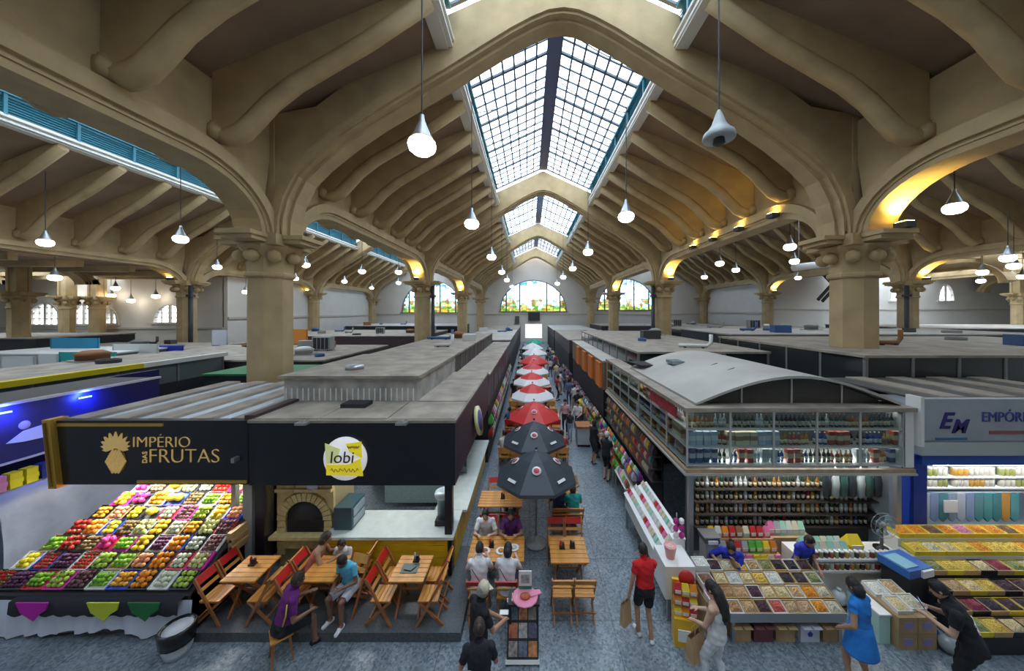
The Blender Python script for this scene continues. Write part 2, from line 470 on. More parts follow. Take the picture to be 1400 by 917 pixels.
# skylights
wn = [0]
def window_root(label, loc=(0, 0, 0)):
    wn[0] += 1
    return struct('window_%d' % wn[0], loc, label)
pane_count = 0
for nm, c, hw, dz, sk in NAVES:
    k = hw / 10.8
    for i in range(4):
        y0, y1 = COLY[i] + .5, COLY[i + 1] - .5
        if i == 0: y0 = YF
        root = window_root('raised ridge skylight with teal louvred sides over the %s, %s bay from the viewer' % (nm.replace('_', ' '), ('first', 'second', 'third', 'fourth')[i]))
        zc = slab_z(sk / k) + dz
        zg0 = zc + 1.25; rise = .46 * sk; zr = zg0 + rise
        sm_ = MB().box(-.022, .022, y0, y1, -.05, .05).mesh('slat'); sm_.materials.append(tealm)
        for sg in (-1, 1):
            x = c + sg * sk
            MB().box(min(x, x + sg * .3) - .12, max(x, x + sg * .3) + .02, y0, y1, zc - .28, zc + .22).box(x - .22, x + .22, y0, y1, zc + .02, zc + .12).box(x - .17, x + .17, y0, y1, zc - .2, zc - .1).build('curb', white_paint, root)
            ns = 7
            for j in range(ns):
                o = obj('slat', sm_, root, (x + sg * .08, 0, zc + .3 + j * .125)); o.rotation_euler = (0, sg * R(35), 0)
            b = MB()
            yy = y0
            while yy < y1:
                b.box(x - .05, x + .05, yy, yy + .12, zc + .2, zg0); yy += BAY / 7
            b.box(x - .1, x + .1, y0, y1, zg0 - .1, zg0 + .06)
            b.box(x + sg * .2 - .02, x + sg * .2 + .02, y0, y1, zc + .2, zg0)
            b.build('louvre_frame', tealm, root)
        MB().box(c - .32, c + .32, y0, y1, zr - .22, zr + .05).build('ridge_beam', bluesteel, root)
        # bars
        ncx = 7 if sk > 3 else 4
        ncy = 20 if nm == 'nave' else 16
        b = MB()
        sl = math.hypot(sk - .3, rise * (sk - .3) / sk)
        for sg in (-1, 1):
            for j in range(ncx + 1):
                u = .32 + (sk - .32) * j / ncx
                z = zr - rise * u / sk
                b.bar((c + sg * u, y0, z), (c + sg * u, y1, z), .085, .10)
            for j in range(ncy + 1):
                y = y0 + (y1 - y0) * j / ncy
                w = .2 if j % 4 == 0 else .11
                b.bar((c + sg * .3, y, zr - rise * .3 / sk), (c + sg * sk, y, zr - rise), w * .7, .10 if j % 4 == 0 else .06)
            if nm == 'nave':
                for j in range(2, ncy, 4):
                    y = y0 + (y1 - y0) * j / ncy
                    b.tube([(c + sg * (.4 + (sk - .5) * t / 6), y, zr - .25 - rise * (.4 + (sk - .5) * t / 6) / sk - .35 * math.sin(PI * t / 6)) for t in range(7)], .025, 5)
        b.build('glazing_bars', barm, root)
        # panes
        px_, py_ = (sk - .32) / ncx, (y1 - y0) / ncy
        rest = MB()
        ang = math.atan2(rise, sk)
        pm = {}
        for sg in (-1, 1):
            pm[sg] = MB().box(-px_ / 2 / math.cos(ang), px_ / 2 / math.cos(ang), -py_ / 2, py_ / 2, -.004, .004, mat=Matrix.Rotation(sg * ang, 4, 'Y')).mesh('pane')
            pm[sg].materials.append(glassm)
            for a in range(ncx):
                for j in range(ncy):
                    u = .32 + (a + .5) * px_; p = (c + sg * u, y0 + (j + .5) * py_, zr - rise * u / sk)
                    if nm == 'nave' and (i == 1 and j < 18 or i == 0 and j >= 18) and pane_count < 300:
                        obj('pane', pm[sg], root, p); pane_count += 1
                    else:
                        rest.box(-px_ / 2 / math.cos(ang), px_ / 2 / math.cos(ang), -py_ / 2, py_ / 2, -.004, .004, mat=Matrix.Translation(p) @ Matrix.Rotation(sg * ang, 4, 'Y'))
        if rest.v:
            o = rest.build('far_panes', glassm, root); o['kind'] = 'stuff'

# walls
def wall_with_lunettes(name, x0, x1, y, z0, z1, wins, label, mat=wallm, thick=.5):
    """frontal wall at y with half-round windows wins = [(cx, half width, sill, height, material, nx, nz)]"""
    b = MB(); wins = sorted(wins)
    root = struct(name, (0, 0, 0), label)
    edge = x0
    for cx, hw_, sill, h, gm, nx, nz in wins:
        b.box(edge, cx - hw_, y, y + thick, z0, z1)
        b.box(cx - hw_, cx + hw_, y, y + thick, z0, sill)
        n = 14
        lo = [(cx - hw_ * math.cos(PI * i / n), sill + h * math.sin(PI * i / n)) for i in range(n + 1)]
        hi = [(p[0], z1) for p in lo]
        b.band(lo, hi, y, y + thick)
        edge = cx + hw_
    b.box(edge, x1, y, y + thick, z0, z1)
    b.build('wall_surface', mat, root)
    for cx, hw_, sill, h, gm, nx, nz in wins:
        w = window_root('half round arched window in the hall wall')
        n = 14
        ring = [(cx - hw_ * math.cos(PI * i / n), sill + h * math.sin(PI * i / n)) for i in range(n + 1)]
        ring2 = [(cx - (hw_ - .18) * math.cos(PI * i / n), sill + (h - .18) * math.sin(PI * i / n)) for i in range(n + 1)]
        fb = MB().band(ring2, ring, y - .05, y + .3)
        fb.box(cx - hw_ - .2, cx + hw_ + .2, y - .15, y + .1, sill - .2, sill)
        thickbars = (1, nx - 1) if nx > 4 else ()
        dx = 2 * hw_ / nx; dzz = h / nz
        for i in range(1, nx):
            x = cx - hw_ + i * dx; t = (x - cx) / hw_
            ht = h * math.sqrt(max(0, 1 - t * t))
            w_ = .26 if (nx >= 8 and i in (1, round(nx * .33), round(nx * .67), nx - 1)) or (nx < 8 and i == nx // 2) else .06
            fb.box(x - w_ / 2, x + w_ / 2, y + .05, y + .2, sill, sill + ht)
        for j in range(1, nz):
            z = j * dzz; t = math.sqrt(max(0, 1 - (z / h) ** 2))
            fb.box(cx - hw_ * t, cx + hw_ * t, y + .08, y + .17, sill + z - .04, sill + z + .04)
        fb.build('window_frame', M('window_frame', (.20, .19, .17), .6) if gm is stainedm else wallm, w)
        for i in range(nx):
            for j in range(nz):
                xa, xb = -hw_ + i * dx, -hw_ + (i + 1) * dx
                za, zb = j * dzz, (j + 1) * dzz
                xm = min(abs(xa), abs(xb))
                if (xm / hw_) ** 2 + (za / h) ** 2 >= .98: continue
                def top(xx, zt):
                    t = xx / hw_
                    return min(zt, h * math.sqrt(max(0, 1 - t * t)))
                poly = [(cx + xa, sill + min(za, top(xa, zb))), (cx + xb, sill + min(za, top(xb, zb))), (cx + xb, sill + top(xb, zb)), (cx + (xa + xb) / 2, sill + top((xa + xb) / 2, zb)), (cx + xa, sill + top(xa, zb))]
                MB().prism(poly, y + .11, y + .125).build('pane', gm, w)
        portal((cx, y - .3, sill + h / 2), 2 * hw_, h, (R(90), 0, 0))
    return root
wall_with_lunettes('wall_far', -62, 78, YB, 0, 22, [(.73, 6.75, 6.1, 6.3, stainedm, 10, 6), (-19.5, 6.2, 5.9, 6.4, stainedm, 8, 6), (19.5, 5.9, 6.4, 6.2, stainedm, 8, 6)], 'pale far end wall with three half round stained glass windows')
S34, S47 = 450 / 34.0, 450 / 47.5
def wpx(px): return (px - 724) / S34
def wpr(px): return (px - 724) / S47
wall_with_lunettes('wall_left_return', -62, -31.6, 34.0, 0, 12, [(wpx(60), 1.9, 4.7, 2.3, clearm, 6, 4), (wpx(113), 1.5, 4.75, 2.2, clearm, 4, 4), (wpx(151), .8, 4.8, 1.6, clearm, 2, 3), (wpx(231), 1.75, 4.9, 2.0, clearm, 4, 4)], 'pale wall with small half round windows behind the left stalls')
wall_with_lunettes('wall_right_return', 35.0, 78, 47.5, 0, 13, [(wpr(1230), 1.5, 7.6, 2.5, clearm, 2, 3), (wpr(1294), 1.25, 7.6, 2.5, clearm, 2, 3), (wpr(1395), 1.6, 7.6, 2.4, clearm, 2, 3)], 'pale wall with small half round windows behind the right stalls')
def plain_wall(name, x0, x1, y0, y1, z0, z1, label):
    o = MB().box(x0, x1, y0, y1, z0, z1).build(name, wallm); tag(o, label, None, None, 'structure'); return o
plain_wall('wall_left', -31.7, -31.2, 34.0, YB, 0, 13, 'pale side wall of the left aisle')
plain_wall('wall_right', 34.6, 35.1, 47.5, YB, 0, 14, 'pale side wall of the right aisle')
plain_wall('wall_outer_left', -62.4, -62, YF, 34.4, 0, 12, 'outer wall of the left wing')
plain_wall('wall_outer_right', 78, 78.4, YF, 48, 0, 13, 'outer wall of the right wing')
plain_wall('wall_near', -62, 78, YF - .4, YF, 0, 20, 'wall behind the viewing gallery')
# low ceilings of the wings with their beams
lw = struct('ceiling_wing_left', (0, 0, 0), 'low beamed ceiling of the left wing')
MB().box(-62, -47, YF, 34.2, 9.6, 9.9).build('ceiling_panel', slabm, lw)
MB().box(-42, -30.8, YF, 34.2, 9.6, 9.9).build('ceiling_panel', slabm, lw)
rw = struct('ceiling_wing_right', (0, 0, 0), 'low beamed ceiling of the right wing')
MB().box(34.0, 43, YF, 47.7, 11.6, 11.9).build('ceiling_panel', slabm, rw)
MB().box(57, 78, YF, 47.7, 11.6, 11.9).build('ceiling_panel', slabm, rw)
for xa, xb, ya, yb_, z in ((-47, -42, YF, 34.2, 9.9), (43, 57, YF, 47.7, 11.9)):  # made-up glazed gaps, added to bring more daylight onto the wing walls
    w = window_root('flat strip skylight added to brighten the low wing')
    n = int((yb_ - ya) / 2)
    pm_ = MB().box(xa, xb, -1.0, 1.0, 0, .01).mesh('pane'); pm_.materials.append(glassm)
    fb = MB()
    for k in range(n + 1):
        if k < n: obj('pane', pm_, w, (0, ya + 1 + 2 * k, z))
        fb.box(xa, xb, ya + 2 * k - .04, ya + 2 * k + .04, z - .08, z + .05)
    fb.build('window_frame', white_paint, w)
    portal(((xa + xb) / 2, (ya + yb_) / 2, z - .2), xb - xa, yb_ - ya, (0, 0, 0))
for r_, xa, xb, zt, ys in ((lw, -62, -31.4, 9.65, range(-4, 34, 3)), (rw, 34.6, 78, 11.65, range(-4, 47, 3))):
    me = MB().box(xa, xb, -.2, .2, -.5, 0).mesh('rib'); me.materials.append(plaster)
    for y in ys: obj('rib', me, r_, (0, y, zt))
for x in (-39, -47, -55):
    long_beam(x, 12.2, 29.6, -.6, 9.7).parent = lw
for x in (44, 54, 64):
    long_beam(x, 12.2, 29.6, 0, 11.7).parent = rw
    long_beam(x, 29.6, 47, 0, 11.7).parent = rw
# wall bands
trim = M('trim_paint', (.52, .47, .40), .6)
tn = 0
for bx in ((-62, 78, YB - .12, YB, 5.35, 5.6), (-31.2, -31.05, 34, YB, 5.2, 5.45), (34.45, 34.6, 47.5, YB, 5.7, 5.95), (-62, -31.6, 33.88, 34, 4.2, 4.4), (35, 78, 47.4, 47.5, 6.2, 6.4)):
    tn += 1
    o = MB().box(*bx).build('trim_%d' % tn, trim); tag(o, 'painted dado band along the hall wall', None, None, 'structure')
# smaller engaged columns in the wings
for px, Y, w in ((26, 25, .75), (92, 31.5, .75), (133, 32.8, .8)):
    s = 450.0 / Y
    o = copy_tree(col0, ((px - 724) / s, Y, 0)); o['label'] = 'cream octagonal column in the left wing'; o.scale = (w, w, .86)
for px, Y, w in ((1240, 33, .7), (1392, 40, .8)):
    s = 450.0 / Y
    o = copy_tree(col0, ((px - 724) / s, Y, 0)); o['label'] = 'cream octagonal column in the right wing'; o.scale = (w, w, .95)
# rain pipes beside columns
for x, y in ((-30.8 + 1.1, 29.6 - .75), (34.0 - 1.1, 29.6 - .9), (-9.6 + 1.0, 29.6 - .3), (12 - 1.0, 29.6 - .3)):
    o = MB().tube([(x, y, 0), (x, y, 8.3)], .16, 10).box(x - .22, x + .22, y - .22, y + .22, 7.3, 7.5).build('drain_pipe', pipem)
    tag(o, 'dark drain pipe beside the %s column' % ('wide left aisle' if x < -20 else 'wide right aisle' if x > 20 else 'second left nave' if x < 0 else 'second right nave'), 'pipe', 'drain pipes beside columns')

# ------------------------------------------------------------------ pendant lamps
lampglow = M('lamp_glow', (1, .93, .8), .4, emit=9.0, ecol=(1, .9, .72))
lampmetal = M('lamp_metal', (.42, .44, .46), .35, .6)
cordm = M('lamp_cord', (.04, .04, .045), .6)
def lamp_proto():
    root = thing('pendant_lamp', 'x', 'lamp')
    MB().lathe([(.05, .62), (.06, .5), (.10, .40), (.19, .18), (.24, .10), (.24, .07)], 16).build('lamp_cap', lampmetal, root)
    MB().lathe([(.22, .09), (.29, .02), (.31, -.06), (.28, -.17), (.18, -.25), (.06, -.27), (0, -.27)], 16).build('globe', lampglow, root)
    MB().tube([(0, 0, .6), (0, 0, 5.0)], .018, 5).build('cord', cordm, root)
    return root
NTH = ['first', 'second', 'third', 'fourth', 'fifth', 'sixth', 'seventh', 'eighth', 'ninth', 'tenth', 'eleventh']
lp = lamp_proto(); lfirst = [True]
def lamp(x, y, z, label, group, top=None):
    o = lp if lfirst[0] else copy_tree(lp)
    lfirst[0] = False
    o.location = (x, y, z); o['label'] = label; o['group'] = group
    if top is not None:
        for ch in o.children:
            if ch.name.startswith('cord'): ch.scale = (1, 1, (top - z) / 5.0)
    return o
naveL = [(577, 195), (645, 304), (672, 350), (686, 371), (693, 382), (700, 391)]
naveR = [(856, 294), (804, 343), (783, 366), (770, 378), (762, 387)]
ordn = ['nearest', 'second', 'third', 'fourth', 'fifth', 'farthest']
for k, (px, py) in enumerate(naveL):
    s = (426 - py) / 3.8
    lamp((px - 724) / s, 450 / s, 9.8, '%s lit pendant lamp left of the nave skylight' % ordn[k], 'nave pendant lamps', 15.2)
for k, (px, py) in enumerate(naveR):
    s = (426 - py) / 3.8
    lamp((px - 724) / s, 450 / s, 9.8, '%s lit pendant lamp right of the nave skylight' % (ordn[k] if k < 4 else 'farthest'), 'nave pendant lamps', 15.0)
LL = sorted(((62, 330), (247, 325), (297, 364), (418, 361), (404, 380), (495, 370), (508, 393), (545, 386), (471, 384), (545, 371)))
for px, py in LL:
    s = (426 - py) / 3.8
    lamp((px - 724) / s, 450 / s, 9.8, 'lit pendant lamp hanging in the left aisle, %s from the left' % NTH[LL.index((px, py))], 'left aisle pendant lamps', 13.6)
LL = sorted(((1305, 282), (1080, 336), (1086, 356), (984, 359), (1006, 368), (963, 378), (1091, 379)))
for px, py in LL:
    s = (426 - py) / 3.8
    lamp((px - 724) / s, 450 / s, 9.8, 'lit pendant lamp hanging in the right aisle, %s from the left' % NTH[LL.index((px, py))], 'right aisle pendant lamps', 14.0)
LL = sorted(((75, 378), (90, 399), (158, 393), (179, 410), (132, 413), (152, 403), (336, 398), (213, 404)))
for px, py in LL:
    s = (426 - py) / 2.3
    s = max(s, 13.6)
    lamp((px - 724) / s, 450 / s, 6 + (426 - py) / s, 'lit pendant lamp under the low ceiling of the left wing, %s from the left' % NTH[LL.index((px, py))], 'left wing pendant lamps', (9.91 if -47 < (px - 724) / s < -42 else 9.62) if (px - 724) / s < -31 else 13.2)
LL = sorted(((1343, 371), (1378, 351), (1341, 383), (1386, 362), (1398, 377)))
for px, py in LL:
    s = max((426 - py) / 3.0, 11)
    lamp((px - 724) / s, 450 / s, 6 + (426 - py) / s, 'lit pendant lamp under the low ceiling of the right wing, %s from the left' % NTH[LL.index((px, py))], 'right wing pendant lamps', 11.91 if 43 < (px - 724) / s < 57 else 11.62)
# the unlit grey bell shaped speaker lamp on the right
p = atY(983, 178, 6.9)
t = thing('hanging_bell_fixture', 'grey conical bell fixture hanging unlit near the skylight', 'lamp', p)
MB().lathe([(.03, .42), (.06, .36), (.14, .12), (.22, 0), (.29, -.06), (.32, -.16), (.30, -.20), (.0, -.16)], 20).build('bell', M('bell_grey', (.42, .46, .46), .5), t)
MB().lathe([(0, -.16), (.1, -.16), (.12, -.28), (.06, -.32), (0, -.32)], 14).build('nozzle', cordm, t)
MB().tube([(0, 0, .4), (0, 0, 6.2)], .018, 5).build('cord', cordm, t)

# golden floodlights on the column heads
goldglow = M('flood_glow', (1, .75, .2), .4, emit=25, ecol=(1, .72, .15))
def flood(x, y, z, dirx, power, label):
    t = thing('floodlight', label, 'lamp', (x, y, z), 0, 'golden floodlights on the column heads')
    MB().box(-.16, .16, -.2, .2, -.12, .08).build('housing', cordm, t)
    MB().box(-.13, .13, -.17, .17, .08, .1).build('lens', goldglow, t)
    l = bpy.data.lights.new('flood', 'SPOT'); l.energy = power; l.color = (1, .72, .2); l.spot_size = R(120); l.spot_blend = .6; l.shadow_soft_size = .12
    o = bpy.data.objects.new('flood_lamp', l); C.objects.link(o); o.parent = t; o.location = (0, 0, .14)
    o.rotation_euler = (R(180), R(12) * dirx, 0)
FL = [(12.25, 10.75, 'the near right column'), (12.1, 28.2, 'the second right column'), (-9.7, 28.2, 'the second left column'), (12.0, 45.6, 'the third right column'), (-9.6, 45.6, 'the third left column'), (-30.8, 28.2, 'the left aisle column with the pipe'), (34.0, 28.2, 'the right aisle column with the pipe'), (34.0, 45.6, 'the far right aisle column'), (-30.8, 45.6, 'the far left aisle column')]
for x, y, w in FL:
    flood(x, y, 8.85, 0, 260, 'golden floodlight shining up from the head of %s' % w)
for k, y in enumerate((14.69, 17.17, 19.66, 22.14)):
    flood(11.22, y + .5, 10.45, 0, 36, '%s golden floodlight on the right nave beam' % ('first', 'second', 'third', 'fourth')[k])
# ================================================================== stalls
concrete = M('roof_concrete', (.32, .275, .225), .8, var=.28, scale=1.6, bump=.3, bscale=20)
greyroof = M('grey_roof', (.44, .415, .375), .7, var=.14, scale=.7)
blackp = M('black_panel', (.008, .009, .016), .35)
navyp = M('navy_panel', (.012, .014, .10), .35)
darkwood = M('dark_brown_panel', (.06, .035, .04), .5, var=.2)
purplep = M('dark_purple_panel', (.055, .03, .055), .5, var=.15)
gold = M('gold_trim', (.62, .38, .07), .35, .6)
goldtext = M('gold_lettering', (.70, .47, .17), .4, .3, emit=.15, ecol=(.8, .55, .2))
yellowp = M('yellow_boards', (.72, .42, .012), .45, var=.12, scale=3)
whitep = M('white_panel', (.78, .78, .76), .45)
steel = M('steel', (.45, .46, .48), .35, .8)
dark = M('dark_interior', (.02, .02, .024), .6)
greyglass = glass_mat('smoked_glass', (.10, .12, .13), .16)
shopglass = glass_mat('shop_glass', (.86, .92, .92), .06)
beam_wood = M('beam_wood', (.42, .30, .19), .5, var=.15)
woodm = M('orange_wood', (.62, .27, .055), .42, var=.22, scale=5)
woodd = M('brown_wood', (.36, .13, .04), .45, var=.22, scale=5)
redp = M('red_board', (.52, .015, .012), .4)
granite = M('granite_step', (.085, .095, .105), .5, var=.35, scale=30)
blueglow = M('blue_tube', (.1, .2, 1), .4, emit=14, ecol=(.05, .12, 1))
tubeglow = M('white_tube', (1, 1, 1), .4, emit=16, ecol=(1, .97, .92))

def area_lamp(parent, loc, sx, sy, power, col=(1, .96, .9), rot=(0, 0, 0)):
    l = bpy.data.lights.new('tube_light', 'AREA'); l.shape = 'RECTANGLE'; l.size = sx; l.size_y = sy; l.energy = power; l.color = col
    o = bpy.data.objects.new('tube_light', l); C.objects.link(o); o.parent = parent; o.location = loc; o.rotation_euler = rot
    return o
def tube_fix(parent, x0, x1, y, z, power, col=(1, .96, .9)):
    power *= .3
    MB().box(x0, x1, y - .03, y + .03, z, z + .03).build('light_tube', tubeglow, parent)
    area_lamp(parent, ((x0 + x1) / 2, y, z - .03), x1 - x0, .08, power, col)

# ---------------------------------------------------------------- kiosk with the round yellow sign
KY = 7.2
K0, K1, KT, KB = -6.14, -1.63, 3.57, 2.2
t = thing('juice_kiosk', 'black corner kiosk with round yellow and white emblem and yellow counter', 'kiosk')
MB().box(K0, K1, KY, KY + .12, KB, KT).build('front_fascia', blackp, t)
MB().box(K1 - .12, K1, KY + .12, 12.9, KB, KT - .02).build('side_fascia', purplep, t)
rf = MB().box(K0 - .02, K1 + .02, KY - .02, 13.0, KT, KT + .06).build('roof', concrete, t)
for a in range(3):
    for b_ in range(4):
        MB().box(K0 + .03 + a * 1.5, K0 + 1.5 + a * 1.5, KY + .04 + b_ * 1.43, KY + 1.43 + b_ * 1.43, KT + .06, KT + .075 + rnd.uniform(0, .02)).build('roof_panel', concrete, rf)
bx = MB().box(-6.45, -2.95, 8.65, 13.0, KT + .06, 4.26).build('roof_box', M('stained_metal', (.42, .40, .37), .55, var=.35, scale=2.2), t)
MB().box(-6.55, -2.88, 8.55, 13.0, 4.26, 4.33).build('box_lid', concrete, bx)
for k in range(24):
    MB().box(-6.4 + k * .145, -6.4 + k * .145 + .03, 8.635, 8.655, KT + .1, KT + .42).build('rib_strip', whitep, bx)
MB().tube([(-5.1, 9.6, 4.33), (-5.1, 9.6, 4.45)], .25, 14).build('roof_vent', steel, t)
MB().box(-4.6, -4.0, 8.0, 8.4, KT + .06, KT + .18).build('roof_vent', dark, t)
for x, y, w in ((K1 - .16, KY + .05, .16), (-5.95, KY + .05, .2), (K0 + .02, KY + .35, .2)):
    MB().box(x - w / 2, x + w / 2, y, y + w, .2, KB).build('post', blackp, t)
# counter
ct = MB().box(-4.42, -1.8, KY + .02, KY + .1, .2, 1.03).build('counter_front', yellowp, t)
for k in range(6):
    MB().box(-4.42, -1.8, KY, KY + .02, .21 + k * .137, .335 + k * .137).build('board', yellowp, ct)
MB().box(-4.5, -1.66, KY - .04, KY + .95, 1.03, 1.09).build('countertop', M('pale_worktop', (.60, .64, .60), .3, var=.08), t)
cs = MB().box(-1.8, -1.72, KY + .3, 12.6, .2, 1.03).build('counter_side', yellowp, t)
for k in range(6):
    MB().box(-1.72, -1.70, KY + .3, 12.6, .21 + k * .137, .335 + k * .137).build('board', yellowp, cs)
MB().box(-2.35, -1.55, KY + .96, 12.6, 1.03, 1.09).build('countertop', MATS['pale_worktop'], t)
MB().box(-4.4, -1.9, 10.0, 10.1, .2, KB + .6).build('back_wall', M('kiosk_tile', (.22, .30, .30), .3, var=.1, scale=14), t)
MB().box(K0 + .1, K1 - .12, KY + .12, 12.9, 2.9, 2.95).build('inner_ceiling', M('kiosk_ceiling', (.5, .5, .5), .6), t)
MB().box(-4.2, -2.0, 9.6, 10.0, 1.35, 1.4).build('shelf', dark, t)
tube_fix(t, -4.2, -2.2, 8.2, 2.84, 60, (.85, .95, 1))
for x in (-4.9, -2.75):
    MB().box(x - .12, x + .12, KY - .18, KY - .02, KT + .0, KT + .05).box(x - .015, x + .015, KY - .1, KY, KT + .02, KT + .07).build('sign_spot', steel, t)
# emblem
cx, cz = (473 - 724) / 62.5, 6 - (626 - 426) / 62.5
em = MB().lathe([(.47, 0), (.47, .04), (0, .04)], 36, mat=Matrix.Translation((cx, KY, cz)) @ Matrix.Rotation(R(90), 4, 'X')).build('emblem', M('emblem_white', (.85, .84, .86), .4, emit=.25), t)
yel = M('emblem_yellow', (.86, .70, .03), .4, emit=.25)
sq = .40
MB().prism([(cx - sq, cz - .35), (cx + sq, cz - .37), (cx + sq - .06, cz + .02), (cx + sq * .2, cz - .12), (cx - sq, cz - .12)], KY - .055, KY - .04).build('yellow_field', yel, em)
MB().prism([(cx + .02, cz + .33), (cx + .36, cz + .38), (cx + .38, cz + .02), (cx + .1, cz + .16)], KY - .055, KY - .04).build('yellow_field', yel, em)
MB().prism([(cx - .40, cz - .1), (cx - .18, cz - .1), (cx - .10, cz + .22), (cx - .43, cz + .34)], KY - .055, KY - .04).build('yellow_field', M('emblem_lime', (.72, .76, .35), .4, emit=.2), em)
ink = M('emblem_ink', (.05, .045, .06), .5)
text_mesh('lettering', 'lobi', .36, ink, em, (cx - .33, KY - .058, cz - .08), extrude=.004, shear=.1)
brn = M('emblem_brown', (.35, .24, .02), .5)
for x0, x1, z0, amp in ((.06, .32, .26, .035), (-.30, .30, -.24, .045)):
    MB().tube([(cx + x0 + (x1 - x0) * k / 24, KY - .058, cz + z0 + amp * math.sin(k * 1.7) * (1 if k % 5 else .3)) for k in range(25)], .009, 5).build('script_stroke', brn, em)

# oven with stone arch
ov = thing('stone_oven', 'cream stone oven front with dark round arched mouth', 'oven', (0, 0, 0))
stone = M('cream_stone', (.62, .49, .22), .7, var=.15, scale=9, bump=.3, bscale=40)
oy = KY + .3
ox = -5.1
MB().box(ox - .62, ox + .62, oy + .05, oy + .9, .2, 2.2).build('body', M('oven_mortar', (.35, .28, .14), .8), ov)
MB().lathe([(.42, 0), (.42, .06), (0, .06)], 24, mat=Matrix.Translation((ox, oy + .05, 1.28)) @ Matrix.Rotation(R(90), 4, 'X')).build('mouth', dark, ov)
MB().box(ox - .42, ox + .42, oy - .01, oy + .05, .98, 1.28).build('mouth', dark, ov)
nb = 15
for k in range(nb):
    a0, a1 = PI * k / nb + .015, PI * (k + 1) / nb - .015
    MB().prism([(ox + r_ * math.cos(a), 1.28 + r_ * math.sin(a)) for r_, a in ((.43, a0), (.62, a0), (.62, a1), (.43, a1))], oy - .06, oy + .06).build('arch_stone', stone, ov)
for sg in (-1, 1):
    for k in range(5):
        MB().box(ox + sg * .53 - .09, ox + sg * .53 + .09, oy - .04 - .01 * (k % 2), oy + .06, .5 + k * .155, .64 + k * .155).build('stone_block', stone, ov)
    MB().prism([(ox + sg * .64, 1.42), (ox + sg * .64, 1.92), (ox + sg * .2, 1.92), (ox + sg * .45, 1.75)], oy - .02, oy + .06).build('spandrel', stone, ov)
for z0, z1, d in ((1.93, 2.0, .10), (2.01, 2.1, .04), (2.11, 2.2, .06)):
    for q in range(3):
        MB().box(ox - .64 + q * .43, ox - .23 + q * .43, oy - d, oy + .06, z0, z1).build('stone_block', stone, ov)
MB().box(ox - .7, ox + .72, oy - .2, oy + .06, .92, .99).build('ledge', stone, ov)
MB().box(ox - .5, ox + .5, oy - .08, oy + .06, .66, .91).build('apron_panel', stone, ov)
MB().lathe([(.13, 0), (.13, .02), (0, .02)], 20, mat=Matrix.Translation((ox + .2, oy - .07, 2.06)) @ Matrix.Rotation(R(90), 4, 'X')).build('round_badge', M('badge_lilac', (.70, .70, .85), .4), ov)

# things on the kiosk counter
def juicer(x, y, z):
    t = thing('juice_machine', 'grey drum juice machine standing on the kiosk counter corner', 'machine', (x, y, z))
    MB().box(-.17, .17, -.17, .17, 0, .12).build('base', dark, t)
    MB().lathe([(.15, .12), (.15, .55), (.2, .6)], 16).build('drum', M('dark_steel', (.12, .16, .2), .3, .6), t)
    MB().lathe([(.2, .6), (.22, .66), (.2, .72), (.12, .74), (0, .74)], 16).build('bowl', M('pale_blue_bowl', (.5, .6, .65), .3), t)
juicer(-2.0, KY + .5, 1.09)
bl = thing('water_jug', 'round blue water jug at the back of the kiosk', 'jug', (-3.1, 9.75, 1.4))
MB().lathe([(.15, 0), (.17, .05), (.17, .3), (.12, .38), (.05, .42), (.05, .46), (0, .46)], 14).build('bottle', M('jug_blue', (.03, .06, .5), .25), bl)
def espresso(x, y, z):
    t = thing('display_case', 'dark glass snack display case beside the oven', 'case', (x, y, z))
    MB().box(-.2, .2, -.3, .3, 0, .5).build('body', M('case_dark', (.04, .09, .11), .3), t)
    for k in range(2):
        MB().box(.2, .22, -.25, .25, .06 + k * .22, .22 + k * .22).build('pane', M('case_pane', (.3, .36, .4), .2), t)
espresso(-4.2, KY + .5, 1.09)
for k in range(14):
    c_ = rnd.choice([(.05, .06, .05), (.25, .3, .32), (.4, .25, .05), (.1, .2, .1)])
    o = MB().lathe([(.04, 0), (.04, .16), (.015, .22), (.015, .28), (0, .28)], 8).build('bottle', M('kb%d' % (k % 4), c_, .3), None, (-4.1 + k * .13 + (.5 if k > 6 else 0), 9.8, 1.4))
    tag(o, 'small bottle on the dark shelf at the back of the juice kiosk', 'bottle', 'bottles on the kiosk back shelf')

# platform of the kiosk terrace
o = MB().box(-6.1, -1.25, 5.98, KY + 1.0, 0, .17).build('terrace_step', granite); tag(o, 'dark granite step carrying the kiosk tables', 'step')

# ---------------------------------------------------------------- fruit stall shell with the pineapple sign
F0, F1 = -10.5, -6.16
t = thing('fruit_stall', 'black fruit stall canopy with gold pineapple sign and striped roof', 'stall')
MB().box(F0 + .12, F1, KY, KY + .15, 2.22, 3.62).build('front_fascia', blackp, t)
MB().prism([(F0 - .03, 3.66), (F0 + .14, 3.66), (F0 + .30, 2.18), (F0 + .12, 2.18)], KY - .1, KY + .2).build('gold_end', gold, t)
MB().prism([(F0 + .02, 3.60), (F0 + .06, 3.60), (F0 + .22, 2.24), (F0 + .18, 2.24)], KY - .13, KY - .1).build('end_groove', M('gold_dark', (.25, .14, .02), .4, .5), t)
MB().box(F0 + .2, F0 + 2.5, KY - .03, KY, 3.50, 3.56).build('gold_strip', gold, t)
MB().box(F1 - 2.4, F1 - .02, KY - .03, KY, 2.26, 2.32).build('gold_strip', gold, t)
MB().box(F1 - .25, F1 - .18, KY - .14, KY, 2.75, 2.85).build('sign_spot', steel, t)
